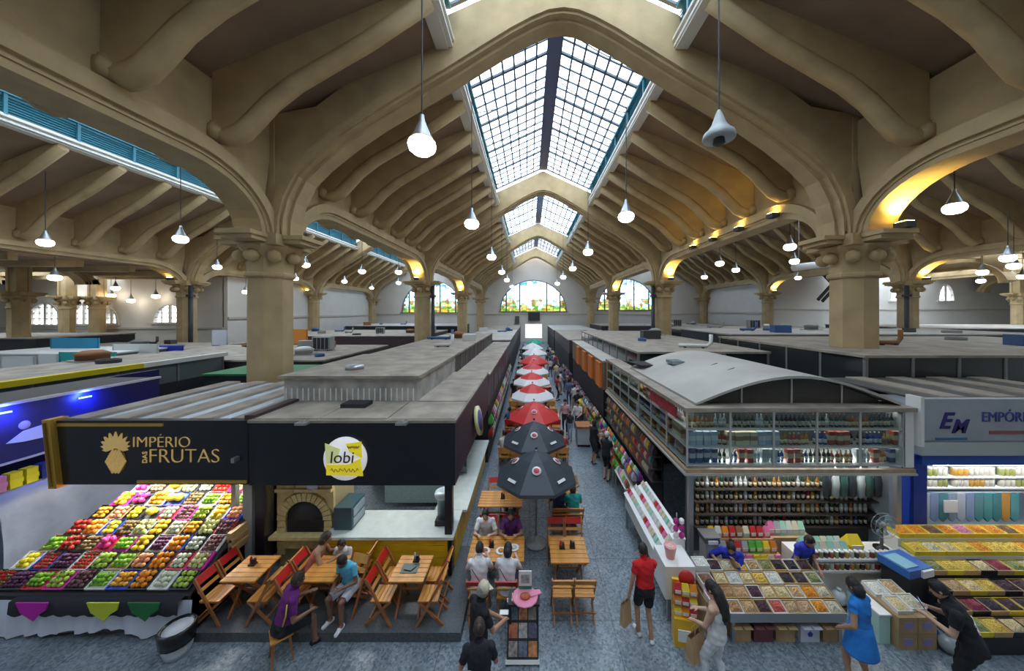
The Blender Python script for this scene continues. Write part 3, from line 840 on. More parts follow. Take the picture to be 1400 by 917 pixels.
# lettering
u = 62.5
def SX(px): return (px - 724) / u
def SZ(py): return 6 - (py - 426) / u
text_mesh('lettering', 'IMPÉRIO', .34, goldtext, t, (SX(181), KY - .01, SZ(611)), xs=1.02, offset=-.009)
text_mesh('lettering', 'FRUTAS', .44, goldtext, t, (SX(203), KY - .01, SZ(632)), xs=1.02, offset=-.011)
text_mesh('lettering', 'DAS', .14, goldtext, t, (SX(201.5), KY - .01, SZ(633)), rot=(R(90), R(-90), 0))
# pineapple emblem
pa = MB()
cx, cz = SX(160), SZ(630)
pe = MB().lathe([(.235, 0), (.235, .012), (0, .012)], 22, sy=1.0, mat=Matrix.Translation((cx, KY, cz)) @ Matrix.Diagonal((.92, 1, 1.12, 1)) @ Matrix.Rotation(R(90), 4, 'X')).build('pineapple_emblem', M('gold_backing', (.22, .13, .03), .4, .4), t)  # dark gold disc behind the brighter scales
for i in range(-3, 4):
    for j in range(-4, 5):
        x = cx + i * .066 + (.033 if j % 2 else 0); z = cz + j * .055
        if ((x - cx) / .2) ** 2 + ((z - cz) / .245) ** 2 < 1:
            MB().prism([(x - .03, z), (x, z - .042), (x + .03, z), (x, z + .042)], KY - .035, KY - .012).build('scale', goldtext, pe)
for k in range(11):
    a = R(90 + (k - 5) * 20)
    L = .36 - .012 * abs(k - 5) ** 1.5
    bx_, bz_ = cx + .05 * math.cos(a), cz + .29
    dx, dz_ = math.cos(a), math.sin(a)
    MB().prism([(bx_ - dz_ * .02, bz_ + dx * .02), (bx_ + dx * L * .6 - dz_ * .045, bz_ + dz_ * L * .6 + dx * .045), (bx_ + dx * L, bz_ + dz_ * L), (bx_ + dx * L * .6 + dz_ * .045, bz_ + dz_ * L * .6 - dx * .045), (bx_ + dz_ * .02, bz_ - dx * .02)], KY - .03 - .002 * k, KY - .01).build('crown_leaf', goldtext, pe)
# striped roof: translucent sheets between concrete strips
clearsheet = M('translucent_sheet', (.62, .70, .76), .25, var=.15, scale=1.5)
n = 9
for k in range(n):
    x0 = F0 + .2 + k * (F1 - F0 - .2) / n; x1 = x0 + (F1 - F0 - .2) / n
    if k % 2: MB().box(x0 + .02, x1 - .02, KY + .1, 11.2, 3.55, 3.58).build('roof_sheet', clearsheet, t)
    else: MB().box(x0, x1, KY + .1, 11.2, 3.55, 3.64).build('roof_strip', concrete, t)
MB().box(F1 - .12, F1 + .1, KY + .05, 9.6, 3.58, 3.72).build('roof_edge', darkwood, t)
MB().box(F1 - .2, F1 + .0, KY + .1, KY + .3, 0, 2.22).box(F1 - .55, F1 - .45, KY + .2, KY + .3, 0, 2.22).build('post', M('grey_post', (.32, .33, .33), .5), t)
MB().box(F0 + .3, F1, 9.9, 10.0, 0, 3.5).build('back_wall', M('stall_back', (.30, .33, .38), .6), t)
tube_fix(t, F0 + .8, F1 - .3, KY + .35, 2.5, 270, (1, .97, .92))
tube_fix(t, F0 + .8, F1 - .3, KY + 1.6, 3.2, 60, (1, .97, .92))
yb = MB().box(-.25, .25, -.2, .2, 0, .4).build('crate', M('yellow_plastic', (.75, .55, .02), .4), None, (-6.35, 10.3, 3.72))
tag(yb, 'yellow plastic crate lying on the roof beside the cream column', 'crate')

# sloping fruit display base
def disp_z(y): return .74 + .58 * (y - 6.1)
def disp_x0(y): return -10.35 + max(0, (y - 6.3)) * .55
fd = thing('fruit_display', 'sloping fruit display draped in white and black cloth', 'display')
b = MB()
for j in range(7):
    y0 = 6.15 + j * .3
    b.box(disp_x0(y0), -6.32, y0, y0 + .3, 0, disp_z(y0) - .06)
b.build('stepped_base', M('display_base', (.08, .08, .09), .7), fd)
b = MB()
nx = 44
top = []; bot = []
vs_ = []; fs = []
for i in range(nx + 1):
    x = -10.4 + i * (4.15 / nx)
    w = .035 * math.sin(i * 1.9) + .02 * math.sin(i * .7)
    vs_ += [(x, 6.10, .66), (x, 6.06 + w * .6, .35), (x, 6.04 + w, .05 + .03 * math.sin(i * .5) + (.08 if 18 < i < 34 else 0))]
for i in range(nx):
    for k in range(2): fs.append((i * 3 + k, i * 3 + k + 1, i * 3 + 3 + k + 1, i * 3 + 3 + k))
b.add(vs_, fs, 0, True)
b.build('white_skirt', M('white_cloth', (.66, .69, .80), .8, bump=.3, bscale=6), fd)
vs_ = []; fs = []
for i in range(nx + 1):
    x = -9.5 + i * (3.1 / nx)
    vs_ += [(x, 6.13, .73), (x, 6.0, .70), (x, 5.98, .50 - .05 * abs(math.sin(i * .8)))]
for i in range(nx):
    for k in range(2): fs.append((i * 3 + k, i * 3 + k + 1, i * 3 + 3 + k + 1, i * 3 + 3 + k))
MB().add(vs_, fs, 0, True).build('black_drape', M('black_cloth', (.012, .012, .02), .8), fd)
for px, cname, col in ((58, 'magenta', (.55, .01, .42)), (153, 'lime', (.55, .62, .03)), (208, 'green', (.01, .16, .04))):
    x = (px - 724) / 74.0
    o = MB().prism([(x - .3, .735), (x + .28, .735), (x + .25, .6), (x + .12, .52), (x + .02, .40), (x - .1, .48), (x - .22, .55)], 5.95, 5.97).build('tissue_sheet', M('tissue_' + cname, col, .6), None)
    tag(o, '%s tissue paper sheet hanging over the front of the fruit display' % cname, 'paper')

# waste bin beside the display
p = at(243, 893)
t = thing('waste_bin', 'waste bin with black liner bag standing beside the fruit display', 'bin', p)
MB().lathe([(.17, 0), (.2, .1), (.23, .42), (.23, .46)], 14).build('bucket', M('bin_white', (.6, .62, .66), .4), t)
MB().lathe([(.235, .22), (.25, .35), (.26, .47), (.23, .5), (.19, .44), (0, .3)], 14).build('liner', M('bin_liner', (.01, .01, .012), .25), t)

# ---------------------------------------------------------------- stall at far left with blue fascia
t = thing('blue_stall', 'stall with deep blue glowing fascia at the far left', 'stall')
MB().box(-13.5, -11.7, 6.6, 10.4, 2.6, 3.9).build('fascia', navyp, t)
MB().box(-13.5, -11.75, 6.6, 10.4, 3.9, 3.93).build('roof', M('roof_dark', (.08, .075, .07), .7), t)
MB().box(-11.76, -11.66, 6.6, 10.42, 3.9, 3.96).build('top_edge', M('pale_edge', (.5, .5, .55), .4), t)
MB().box(-11.72, -11.68, 6.6, 10.4, 2.58, 2.63).build('bottom_edge', MATS['pale_edge'], t)
for y in (7.3, 8.65):
    MB().box(-11.69, -11.66, y - .12, y + .12, 3.74, 3.77).build('blue_tube', blueglow, t)
    area_lamp(t, (-11.5, y, 3.8), .3, .1, 14, (.05, .1, 1), (0, R(50), 0))
# swimming figure mark on the fascia
fishm = M('mark_pale', (.45, .5, .75), .5, emit=.1)
mk = MB().prism([(7.35, 3.05), (7.6, 3.25), (7.95, 3.3), (8.2, 3.15), (8.5, 3.25), (8.35, 3.05), (8.0, 2.98), (7.6, 3.0)], -11.695, -11.68, 'x').build('emblem', fishm, t)
MB().ball((-11.69, 7.62, 3.38), (.01, .1, .1), 10, 6).build('emblem_dot', M('mark_rose', (.5, .4, .6), .5), mk)
MB().box(-13.5, -11.9, 6.6, 12.0, 0, 1.0).build('counter', M('stall_grey', (.25, .28, .33), .6), t)
MB().box(-13.6, -13.5, 6.6, 12, 0, 3.9).build('back_wall', navyp, t)
tarp = M('grey_tarp', (.33, .37, .45), .45, var=.15, scale=2, bump=.8, bscale=3)
ty = [7.0 + .25 * i for i in range(16)]
vs_ = []; fs = []
for i, y in enumerate(ty):
    for k, z in enumerate((0, .5, 1.0, 1.5, 1.95, 2.05)):
        vs_.append((-11.25 + .07 * math.sin(i * 1.3 + k) - (.35 if k == 5 else 0), y, z))
for i in range(15):
    for k in range(5): fs.append((i * 6 + k, i * 6 + k + 1, i * 6 + 7 + k, i * 6 + 6 + k))
o = MB().add(vs_, fs, 0, True).box(-11.85, -11.35, 7.05, 10.7, 0, 1.95).build('tarpaulin_covered_pallet', tarp)
tag(o, 'pallet wrapped in grey blue plastic sheeting left of the fruit', 'pallet')
for k, (y, c_, nm) in enumerate(((7.15, (.75, .3, .5), 'pink'), (7.38, (.8, .7, .02), 'yellow'), (7.62, (.8, .7, .02), 'gold'), (7.86, (.02, .03, .2), 'navy'), (8.1, (.6, .03, .05), 'red'), (8.35, (.6, .62, .7), 'white'))):
    o = MB().box(-.1, .1, -.09, .09, 0, .34).box(-.11, .11, -.1, .1, .1, .2).build('package', M('pack_' + nm, c_, .4), None, (-11.6, y, 2.06))
    tag(o, '%s package standing on the wrapped pallet under the blue fascia' % nm, 'package', 'packages under the blue fascia')

# ---------------------------------------------------------------- liquor stall on the right
L0, L1, LY = 3.54, 8.62, 7.4
lq = thing('liquor_stall', 'corner liquor stall with glazed bottle shelves and curved grey roof', 'stall')
frame = M('aluminium', (.62, .62, .60), .35, .5)
for z in (2.55, 2.95, 3.35, 3.76):
    MB().box(L0, L1 - .22, LY, LY + .36, z - .02, z + .01).build('shelf', frame, lq)
    MB().box(L0, L0 + .36, LY + .36, 15.0, z - .02, z + .01).build('shelf', frame, lq)
xs = [L0 + k * (L1 - .22 - L0) / 5 for k in range(6)]
for x in xs: MB().box(x - .02, x + .02, LY - .02, LY + .01, 2.53, 3.8).build('upright', frame, lq)
ys = [LY + k * 7.6 / 7 for k in range(1, 8)]
for y in ys: MB().box(L0 - .02, L0 + .01, y - .02, y + .02, 2.53, 3.8).build('upright', frame, lq)
for k in range(5):
    for z in (2.56, 2.96, 3.36):
        MB().box(xs[k] + .02, xs[k + 1] - .02, LY - .008, LY, z, z + .38).build('pane', shopglass, lq)
for k in range(7):
    y0 = LY if k == 0 else ys[k - 1]
    for z in (2.56, 2.96, 3.36):
        MB().box(L0 - .008, L0, y0 + .02, ys[k] - .02, z, z + .38).build('pane', shopglass, lq)
MB().box(L0 + .37, L1 - .22, LY + .36, LY + .4, 2.5, 3.78).build('shelf_back', M('shelf_back', (.10, .11, .11), .5), lq)
MB().box(L0 + .36, L0 + .4, LY + .4, 15.0, 2.5, 3.78).build('shelf_back', MATS['shelf_back'], lq)
MB().box(L1 - .22, L1 - .0, LY - .02, LY + .4, 2.5, 3.85).build('corner_panel', whitep, lq)
MB().box(L0 - .05, L1, LY - .06, LY + .02, 2.34, 2.48).build('wood_band', beam_wood, lq)
MB().box(L0 - .06, L1, LY - .1, LY - .06, 2.36, 2.40).build('light_strip', frame, lq)
MB().box(L0 - .06, L0 + .02, LY, 15, 2.34, 2.48).build('wood_band', beam_wood, lq)
MB().box(L0 - .1, L0 - .06, LY - .1, 15, 2.36, 2.41).build('light_strip', frame, lq)
MB().box(L0 - .08, L1, LY - .1, LY + .5, 3.78, 3.86).build('cornice', concrete, lq)
MB().box(L0 - .08, L0 + .5, LY + .5, 15, 3.78, 3.86).build('cornice', concrete, lq)
# barrel roof
arc = [(L0 + .25 + (L1 - L0 - .4) * i / 16, 3.86 + .62 * math.sin(PI * (i + .0) / 16)) for i in range(17)]
b = MB().band([(x, z) for x, z in arc], [(x, z + .06) for x, z in arc], LY + .1, 12.4)
b.build('barrel_roof', greyroof, lq)
ar2 = [(x, max(3.86, z - .05)) for x, z in arc]
b = MB()
b.band([(x, 3.86) for x, z in ar2[1:-1]], ar2[1:-1], LY + .32, LY + .36)
b.build('tympanum', M('tympanum_dark', (.05, .045, .04), .3), lq)
for i in (4, 8, 12): MB().box(arc[i][0] - .015, arc[i][0] + .015, LY + .29, LY + .33, 3.86, arc[i][1]).build('mullion', frame, lq)
MB().box(4.6, 5.0, 10.6, 11.1, 4.30, 4.40).build('roof_hatch', M('hatch_glass', (.2, .28, .33), .2), lq)
MB().prism([(3.7, 12.4), (5.2, 12.4), (4.5, 11.5), (3.9, 11.4)], 4.1, 4.14, 'z').build('roof_patch', dark, lq)
for yy in (8.6, 9.4):
    MB().tube([(4.9, yy, 4.24), (5.3, yy + .2, 4.44), (5.5, yy + .25, 4.49)], .012, 5).build('roof_cable', dark, lq)
MB().box(L0 + .4, L1 - .1, 8.28, 8.34, 0, 2.62).build('back_wall', M('shelf_back', (.1, .11, .11), .5), lq)
MB().box(L0 + .4, L1 - .1, LY + .4, 8.4, 2.62, 2.66).build('inner_ceiling', M('kiosk_ceiling', (.5, .5, .5), .6), lq)
for z in (.75, 1.06, 1.37, 1.68):
    MB().box(L0 + .5, L1 - .12, 8.0, 8.28, z - .03, z).build('shelf', M('dark_shelf', (.06, .05, .045), .5), lq)
MB().box(L1 - .1, L1, LY + .4, 8.4, 0, 3.8).build('side_wall', M('pale_blue_wall', (.5, .6, .68), .5), lq)
MB().box(L0 + .05, L0 + .15, LY + .0, LY + .12, 0, 2.34).build('post', steel, lq)
MB().box(L1 - .3, L1 - .2, LY + .05, LY + .15, 0, 2.34).build('post', steel, lq)
tube_fix(lq, L0 + .6, L1 - .5, 7.6, 2.55, 90, (1, .96, .88))

for z in (2.93, 3.33, 3.74):
    area_lamp(lq, ((L0 + L1) / 2, LY + .16, z - .03), 4.6, .05, 2.2, (1, .96, .9))
area_lamp(lq, (L0 + .18, 11, 3.7), .05, 7, 8, (1, .96, .9))

# ---------------------------------------------------------------- emporium stall at far right
E0, E1 = 8.7, 13.5
t = thing('emporium_stall', 'pale grey signboard stall with dark EM lettering at the far right', 'stall')
sgn = M('sign_silver', (.36, .38, .42), .4, var=.08, scale=2)
MB().box(E0, E1, LY - .05, LY + .1, 3.12, 4.05).build('signboard', sgn, t)
MB().box(E0, E1, LY - .08, LY + .15, 2.80, 3.08).build('lower_band', M('sign_band', (.45, .50, .50), .4), t)
MB().box(E0 + .1, E1, LY - .02, LY + .1, 2.56, 2.78).build('blue_band', M('blue_band', (.02, .09, .45), .4), t)
MB().box(E0 - .02, E0 + .06, LY - .1, LY + .2, 3.0, 4.1).build('sign_end', whitep, t)
s61 = 450 / LY
def EX(px): return (px - 724) / s61
def EZ(py): return 6 - (py - 426) / s61
inkb = M('sign_ink', (.02, .012, .14), .5)
text_mesh('lettering', 'E', .50, inkb, t, (EX(1279), LY - .056, EZ(584)), shear=.35, offset=.012)
text_mesh('lettering', 'M', .42, inkb, t, (EX(1296), LY - .056, EZ(590)), shear=.35, offset=.012)
text_mesh('lettering', 'EMPÓRIO', .31, M('sign_ink_blue', (.05, .06, .30), .5), t, (EX(1337), LY - .056, EZ(575)), xs=.92)
MB().box(EX(1275), EX(1318), LY - .06, LY - .05, EZ(600), EZ(597)).build('underline', M('teal_ink', (.03, .14, .25), .5), t)
MB().box(EX(1348), EX(1420), LY - .06, LY - .05, EZ(592), EZ(587.5)).build('underline', M('red_ink', (.30, .10, .10), .5), t)
MB().box(E0 - .0, E0 + .3, LY + .05, LY + .3, 0, 2.75).build('post', M('blue_post', (.015, .05, .35), .4), t)
MB().box(E0, E1, LY + .95, LY + 1.0, 0, 3.9).build('back_wall', M('pale_blue_wall', (.5, .6, .68), .5), t)
for k in range(8):
    MB().box(E0 + .1 + k * .6, E0 + .64 + k * .6, LY + .1, 9.8, 4.0 - .0 * k, 4.04 + .03 * (k % 2)).build('roof_sheet', concrete if k % 2 else M('roof_dark', (.08, .075, .07), .7), t)
for z in (1.80, 2.06): MB().box(E0 + .3, E1, LY + .45, LY + .8, z - .03, z).build('shelf', whitep, t)
tube_fix(t, E0 + .5, E1 - .3, LY + .12, 2.5, 45, (.9, .95, 1))


# ---------------------------------------------------------------- other stalls: roofs and fascias seen over the front row
def block(name, label, x0, x1, y0, y1, z0, z1, roof=concrete, side=darkwood, strips=0, lip=.08, cat='stall'):
    t = thing(name, label, cat)
    MB().box(x0, x1, y0, y1, 0, z0).build('lower_front', dark, t)
    MB().box(x0 - .02, x1 + .02, y0 - .02, y1 + .02, z0, z1).build('fascia', side, t)
    r_ = MB().box(x0 - lip, x1 + lip, y0 - lip, y1 + lip, z1, z1 + .08).build('roof', roof, t)
    if strips:
        st = M('upright_grey', (.2, .19, .18), .5)
        n = int((y1 - y0) / strips)
        for xx in (x0 - .04, x1 + .02):
            me = MB().box(0, .03, -.04, .04, z0, z1).mesh('upright'); me.materials.append(st)
            for k in range(n + 1): obj('upright', me, t, (xx, y0 + k * (y1 - y0) / n, 0))
        n = max(1, int((x1 - x0) / strips))
        me = MB().box(-.04, .04, 0, .03, z0, z1).mesh('upright'); me.materials.append(st)
        for k in range(n + 1): obj('upright', me, t, (x0 + k * (x1 - x0) / n, y0 - .05, 0))
    return t
block('roofed_stall', 'long flat concrete roofed stall behind the juice kiosk', -6.3, -3.0, 13.1, 26, 3.5, 4.24, side=darkwood, strips=1.1)
block('roofed_stall', 'low stall strip with purple brown front along the left of the aisle', -2.9, -1.65, 13.1, 27, 2.3, 3.45, side=purplep, strips=1.8)
block('roofed_stall', 'grey roofed stall row left of the aisle beyond the long concrete roof', -6.3, -1.7, 28.5, 44, 2.4, 3.5, roof=greyroof, side=purplep, strips=2.5)
block('roofed_stall', 'farthest stall row at the left end of the aisle', -6.3, -1.7, 46, 62, 2.4, 3.4, roof=concrete, side=darkwood)
smoked = M('smoked_panel', (.03, .034, .035), .12)
block('glazed_stall', 'dark glazed flat roofed stall under the right cream column', 10.1, 24, 9.9, 17.4, 3.4, 4.62, roof=concrete, side=smoked, strips=1.3)
block('roofed_stall', 'dark stall with flat roof behind the curved liquor roof', 4.3, 9.4, 13.0, 27, 3.5, 4.35, roof=concrete, side=smoked, strips=1.5)
block('roofed_stall', 'low pale roofed stall with orange banners along the right of the aisle', 3.5, 4.25, 15.6, 26.5, 2.3, 3.6, roof=greyroof, side=M('amber_front', (.28, .15, .06), .5), strips=2.2)
block('roofed_stall', 'brown stall row farther along the right of the aisle', 3.4, 9.4, 28.5, 44, 2.4, 3.5, roof=concrete, side=darkwood, strips=2.5)
block('roofed_stall', 'farthest stall row at the right end of the aisle', 3.4, 9.4, 46, 62, 2.4, 3.4, roof=greyroof, side=purplep)
block('roofed_stall', 'wide dark fronted stall in the right aisle behind the glazed one', 12, 31, 19.5, 26, 3.6, 4.6, roof=greyroof, side=dark)
block('roofed_stall', 'pale roofed stall far in the right aisle', 14, 30, 29, 37, 3.2, 4.3, roof=concrete, side=smoked)
block('roofed_stall', 'low stall row before the far right wall', 11, 32, 50, 60, 2.6, 3.8, roof=concrete, side=darkwood)
block('roofed_stall', 'dark stall in the right wing beyond the second columns', 36, 60, 30, 40, 3.4, 4.4, roof=concrete, side=dark)
block('roofed_stall', 'stall with pale flat roof in the left aisle behind the column', -22, -10.4, 16.5, 24, 2.6, 3.5, roof=concrete, side=darkwood)
block('roofed_stall', 'green roofed low stall beside the left cream column', -13.2, -8.4, 13.4, 15.6, 2.6, 3.4, roof=M('green_roof', (.03, .20, .06), .6), side=dark)
yst = block('roofed_stall', 'long stall with yellow and white roof edge in the left aisle', -19.5, -15.3, 8.0, 16.4, 3.0, 3.82, roof=concrete, side=M('grey_glazing', (.14, .17, .17), .25), strips=1.7)
MB().box(-15.34, -15.1, 8.0, 12.9, 3.80, 3.98).build('yellow_edge', M('edge_yellow', (.78, .62, .01), .45), yst)
MB().box(-15.34, -15.1, 12.9, 16.5, 3.80, 3.98).build('white_edge', whitep, yst)
block('roofed_stall', 'stall with white upper panels in the left wing', -30, -22.6, 17.5, 21, 2.6, 3.7, roof=whitep, side=M('pale_green_panel', (.35, .40, .36), .5))
block('roofed_stall', 'stall with maroon fascia in the left wing', -34, -23, 22.5, 27, 2.4, 3.4, roof=concrete, side=M('maroon_panel', (.14, .03, .04), .5))
block('roofed_stall', 'dark roofed stall near the left return wall', -50, -36, 24, 30, 3.0, 4.0, roof=concrete, side=dark)
block('roofed_stall', 'grey stall row at the far end of the left aisle', -28, -11, 33, 44, 2.4, 3.5, roof=concrete, side=darkwood)
block('roofed_stall', 'last stall row before the far wall of the left aisle', -28, -11, 50, 60, 2.6, 3.8, roof=greyroof, side=smoked)

# banners and boards standing on the left roofs
def board(name, label, p0, p1, z0, z1, mat, cat='banner', base=None):
    (x0, y0), (x1, y1) = p0, p1
    d = Vector((x1 - x0, y1 - y0, 0)).normalized(); n = Vector((-d.y, d.x, 0)) * .03
    b = MB(); pts = []
    for (x, y) in ((x0, y0), (x1, y1)):
        for s_ in (-1, 1):
            for z in (z0, z1): pts.append((x + n.x * s_, y + n.y * s_, z))
    b.add(pts, [(0, 1, 3, 2), (4, 6, 7, 5), (0, 4, 5, 1), (2, 3, 7, 6), (1, 5, 7, 3), (0, 2, 6, 4)])
    for (x, y) in ((x0, y0), (x1, y1)): b.bar((x, y, z0 if base is None else min(base, z0)), (x, y, z1), .06)
    o = b.build(name, mat); tag(o, label, cat); return o
def bpx(name, label, px0, px1, py0, py1, Y, mat, cat='banner', base=None):
    a, b_ = atY(px0, py1, Y), atY(px1, py0, Y)
    return board(name, label, (a.x, Y), (b_.x, Y), a.z, b_.z, mat, cat, base)
bpx('banner', 'cyan blue banner above the left wing stalls', 70, 135, 462, 480, 20.0, M('cyan_banner', (.02, .26, .45), .5), base=3.78)
bpx('banner', 'turquoise banner below the cyan one in the left wing', 82, 158, 481, 493, 17.2, M('turquoise_banner', (.02, .40, .38), .5), base=0)
bpx('notice_board', 'large white and grey board at the left edge above the yellow roof', 2, 48, 487, 516, 14.5, M('board_white', (.62, .62, .60), .6), 'board', 0)
bpx('notice_board', 'smaller white board beside the large one above the yellow roof', 53, 78, 484, 512, 14.6, MATS['board_white'], 'board', 0)
bpx('notice_board', 'blue board before the wide left aisle column', 218, 250, 472, 491, 20.5, M('board_blue', (.015, .03, .32), .5), 'board', 3.58)
bpx('notice_board', 'white pale board left of the blue board', 155, 216, 470, 492, 19, M('board_pale', (.58, .60, .58), .6), 'board', 3.5)
bpx('notice_board', 'bright white panel leaning on the yellow edged roof', 246, 276, 486, 513, 16.2, whitep, 'board')
bpx('notice_board', 'second bright white panel leaning beside the first', 277, 300, 483, 508, 16.25, whitep, 'board')
bpx('notice_board', 'white sheet standing behind the left aisle roofs', 290, 311, 451, 471, 24.6, M('sheet_pale', (.66, .68, .74), .5), 'board', 3.48)
bpx('notice_board', 'small blue panel under the white sheet in the left aisle', 291, 308, 472, 489, 24.3, MATS['board_blue'], 'board', 0)
bpx('notice_board', 'orange panel just right of the left cream column', 400, 420, 450, 470, 23.6, M('board_orange', (.62, .22, .03), .5), 'board', 3.58)
# air conditioners and vents on the roofs
def aircon(px, py, z, w, label, rz=0):
    p = at(px, py, z)
    t = thing('air_conditioner', label, 'air conditioner', p, rz, 'roof air conditioners')
    MB().box(-w / 2, w / 2, -w * .2, w * .2, .06, w * .75).build('case', M('ac_grey', (.32, .33, .33), .5), t)
    MB().box(-w * .42, w * .42, -w * .22, -w * .2, .12, w * .7).build('grille', dark, t)
    for k in range(5): MB().box(-w * .42 + k * w * .21 - .015, -w * .42 + k * w * .21 + .015, -w * .235, -w * .22, .12, w * .7).build('grille_bar', M('ac_grey', (.3, .3, .3)), t)
    for s_ in (-1, 1): MB().box(s_ * w * .35 - .05, s_ * w * .35 + .05, -w * .2, w * .2, 0, .06).build('foot', dark, t)
aircon(442, 479, 3.58, 1.15, 'dark grilled air conditioner on the roof right of the left column')
aircon(520, 456, 3.58, .9, 'small air conditioner before the white back wall panel')
aircon(590, 454, 3.58, 1.0, 'air conditioner near the second left nave column')
aircon(925, 446, 4.38, 1.0, 'air conditioner near the second right nave column')
aircon(1030, 449, 4.38, 1.1, 'air conditioner on the right aisle roof left of the column')
# orange banners along the aisle on the right
om = M('orange_banner', (.72, .20, .02), .5)
for k, y in enumerate((16.3, 18.4, 20.6, 23.2)):
    o = MB().box(3.36, 3.475, y - .5, y + .5, 2.35, 3.5).box(3.35, 3.475, y - .55, y + .55, 3.5, 3.54).build('banner', om)
    tag(o, '%s orange banner hanging along the right side of the aisle' % ('nearest', 'second', 'third', 'farthest')[k], 'banner', 'orange aisle banners')
# round blade sign on the left kiosk side
t = thing('blade_sign', 'round white and blue blade sign projecting into the aisle left', 'sign', (-1.6, 9.7, 2.7))
MB().lathe([(.42, -.04), (.42, .04), (0, .04)], 24, mat=Matrix.Translation((.1, 0, .1)) @ Matrix.Rotation(R(80), 4, 'Y')).build('disc', M('blade_cream', (.75, .70, .35), .4), t)
MB().lathe([(.3, .041), (.3, .055), (0, .055)], 24, mat=Matrix.Translation((.1, 0, .1)) @ Matrix.Rotation(R(80), 4, 'Y')).build('blue_disc', M('blade_blue', (.08, .09, .3), .4), t)
MB().box(-.05, .1, -.02, .02, .05, .15).build('bracket', dark, t)
# screens and sign at the far end of the aisle
for px0, px1, py0, py1, Y, c_, lab in ((722, 738, 427, 438, 65.6, (.03, .03, .035), 'dark hanging screen at the far end of the aisle'), (704, 710, 432, 442, 65.6, (.12, .10, .09), 'small brown panel left of the far screen')):
    a, b_ = atY(px0, py1, Y), atY(px1, py0, Y)
    o = MB().box(a.x, b_.x, Y, Y + .42, a.z, b_.z).box(a.x + .1, b_.x - .1, Y - .03, Y, a.z + .1, b_.z - .1).build('hanging_screen', M('scr%s' % px0, c_, .4)); tag(o, lab, 'screen')
st = thing('bright_stand', 'bright white and pink lit stand at the end of the aisle', 'stand')
a, b_ = atY(718, 462, 50), atY(741, 443, 50)
MB().box(a.x, b_.x, 50, 50.3, a.z, b_.z).build('back_panel', M('lit_panel', (.8, .78, .8), .4, emit=.6, ecol=(1, .9, 1)), st)
MB().box(a.x - .1, b_.x + .1, 49.6, 50.6, 0, 1.0).build('counter', M('pink_counter', (.7, .35, .5), .5), st)
# duct and stair on the right
dk = thing('roof_duct', 'fat white horizontal duct left of the right cream column', 'duct')
MB().tube([atY(1085, 366, 27.6), atY(1160, 357, 27.6)], .30, 14).build('duct_pipe', whitep, dk)
for px in (1092, 1150): q = atY(px, 361, 27.6); MB().tube([q, (q.x, q.y, 15.4)], .025, 5).build('hanger_rod', steel, dk)
sr = thing('steel_stair', 'dark zigzag steel stair seen beyond the right column', 'stair')
for a, b_ in (((1118, 410), (1138, 388)), ((1124, 412), (1144, 390)), ((1138, 388), (1124, 373)), ((1144, 390), (1130, 373))):
    MB().bar(atY(*a, 43), atY(*b_, 43), .16, .35).build('stringer', dark, sr)
MB().bar(atY(1140, 388, 43.3), atY(1140, 488, 43.3), .2).build('support', dark, sr)

# clutter lying on the roofs
crn = random.Random(3)
def roof_junk(kind, label, x, y, z, sz, mat):
    t = thing(kind, label, kind.split('_')[-1], (x, y, z), crn.uniform(-.4, .4))
    if kind == 'roof_vent':
        MB().lathe([(sz * .5, 0), (sz * .5, .25), (sz * .62, .28), (sz * .3, .45), (0, .47)], 14).build('cowl', mat, t)
        MB().box(-sz * .6, sz * .6, -sz * .6, sz * .6, 0, .05).build('base_plate', steel, t)
    elif kind == 'storage_crate':
        MB().box(-sz * .5, sz * .5, -sz * .35, sz * .35, 0, sz * .5).build('crate_body', mat, t)
        for k in range(3): MB().box(-sz * .52, sz * .52, -sz * .37, -sz * .35, sz * (.05 + .16 * k), sz * (.13 + .16 * k)).build('slat', mat, t)
    elif kind == 'cable_coil':
        for k in range(3): MB().tube([(sz * .4 * math.cos(2 * PI * i / 16), sz * .4 * math.sin(2 * PI * i / 16), .03 + .05 * k) for i in range(16)], .03, 6, closed=True).build('loop', mat, t)
    else:
        MB().tube([(-sz, 0, .1), (sz * .4, 0, .1), (sz * .6, 0, .25), (sz * .6, 0, .6)], .08, 8).build('pipe_run', mat, t)
        for x_ in (-sz * .7, sz * .2): MB().box(x_ - .05, x_ + .05, -.1, .1, 0, .05).build('bracket', dark, t)
jm = [M('junk_grey', (.3, .3, .29), .6), M('junk_dark', (.05, .05, .05), .6), M('junk_blue', (.05, .12, .3), .5), M('junk_rust', (.3, .13, .05), .7), M('junk_white', (.65, .65, .63), .5)]
JK = ['roof_vent', 'storage_crate', 'cable_coil', 'roof_pipe']
areas = [(-5.8, -3.5, 14, 25, 4.32, 'the long concrete roof behind the kiosk', 5), (-21, -11, 17, 23, 3.58, 'the pale roof behind the left column', 6), (-19, -16, 8.6, 15.5, 3.9, 'the yellow edged roof', 4), (-27, -12, 34, 43, 3.58, 'the far left aisle roof', 6), (5, 9, 14, 26, 4.43, 'the flat roof behind the barrel roof', 4), (14, 22, 10.6, 16.8, 4.70, 'the dark glazed stall', 3), (13, 30, 20, 25.5, 4.68, 'the wide right aisle roof', 6), (15, 29, 30, 36, 4.38, 'the far right aisle roof', 5), (-5.8, -2.2, 29, 43, 3.58, 'the roof row left of the far aisle', 4), (4, 9, 29, 43, 3.58, 'the roof row right of the far aisle', 4), (-33, -24, 23, 26.5, 3.48, 'the maroon stall roof', 4), (-26, -12, 51, 59, 3.88, 'the last roof on the left', 3), (12, 31, 51, 59, 3.88, 'the last roof on the right', 3)]
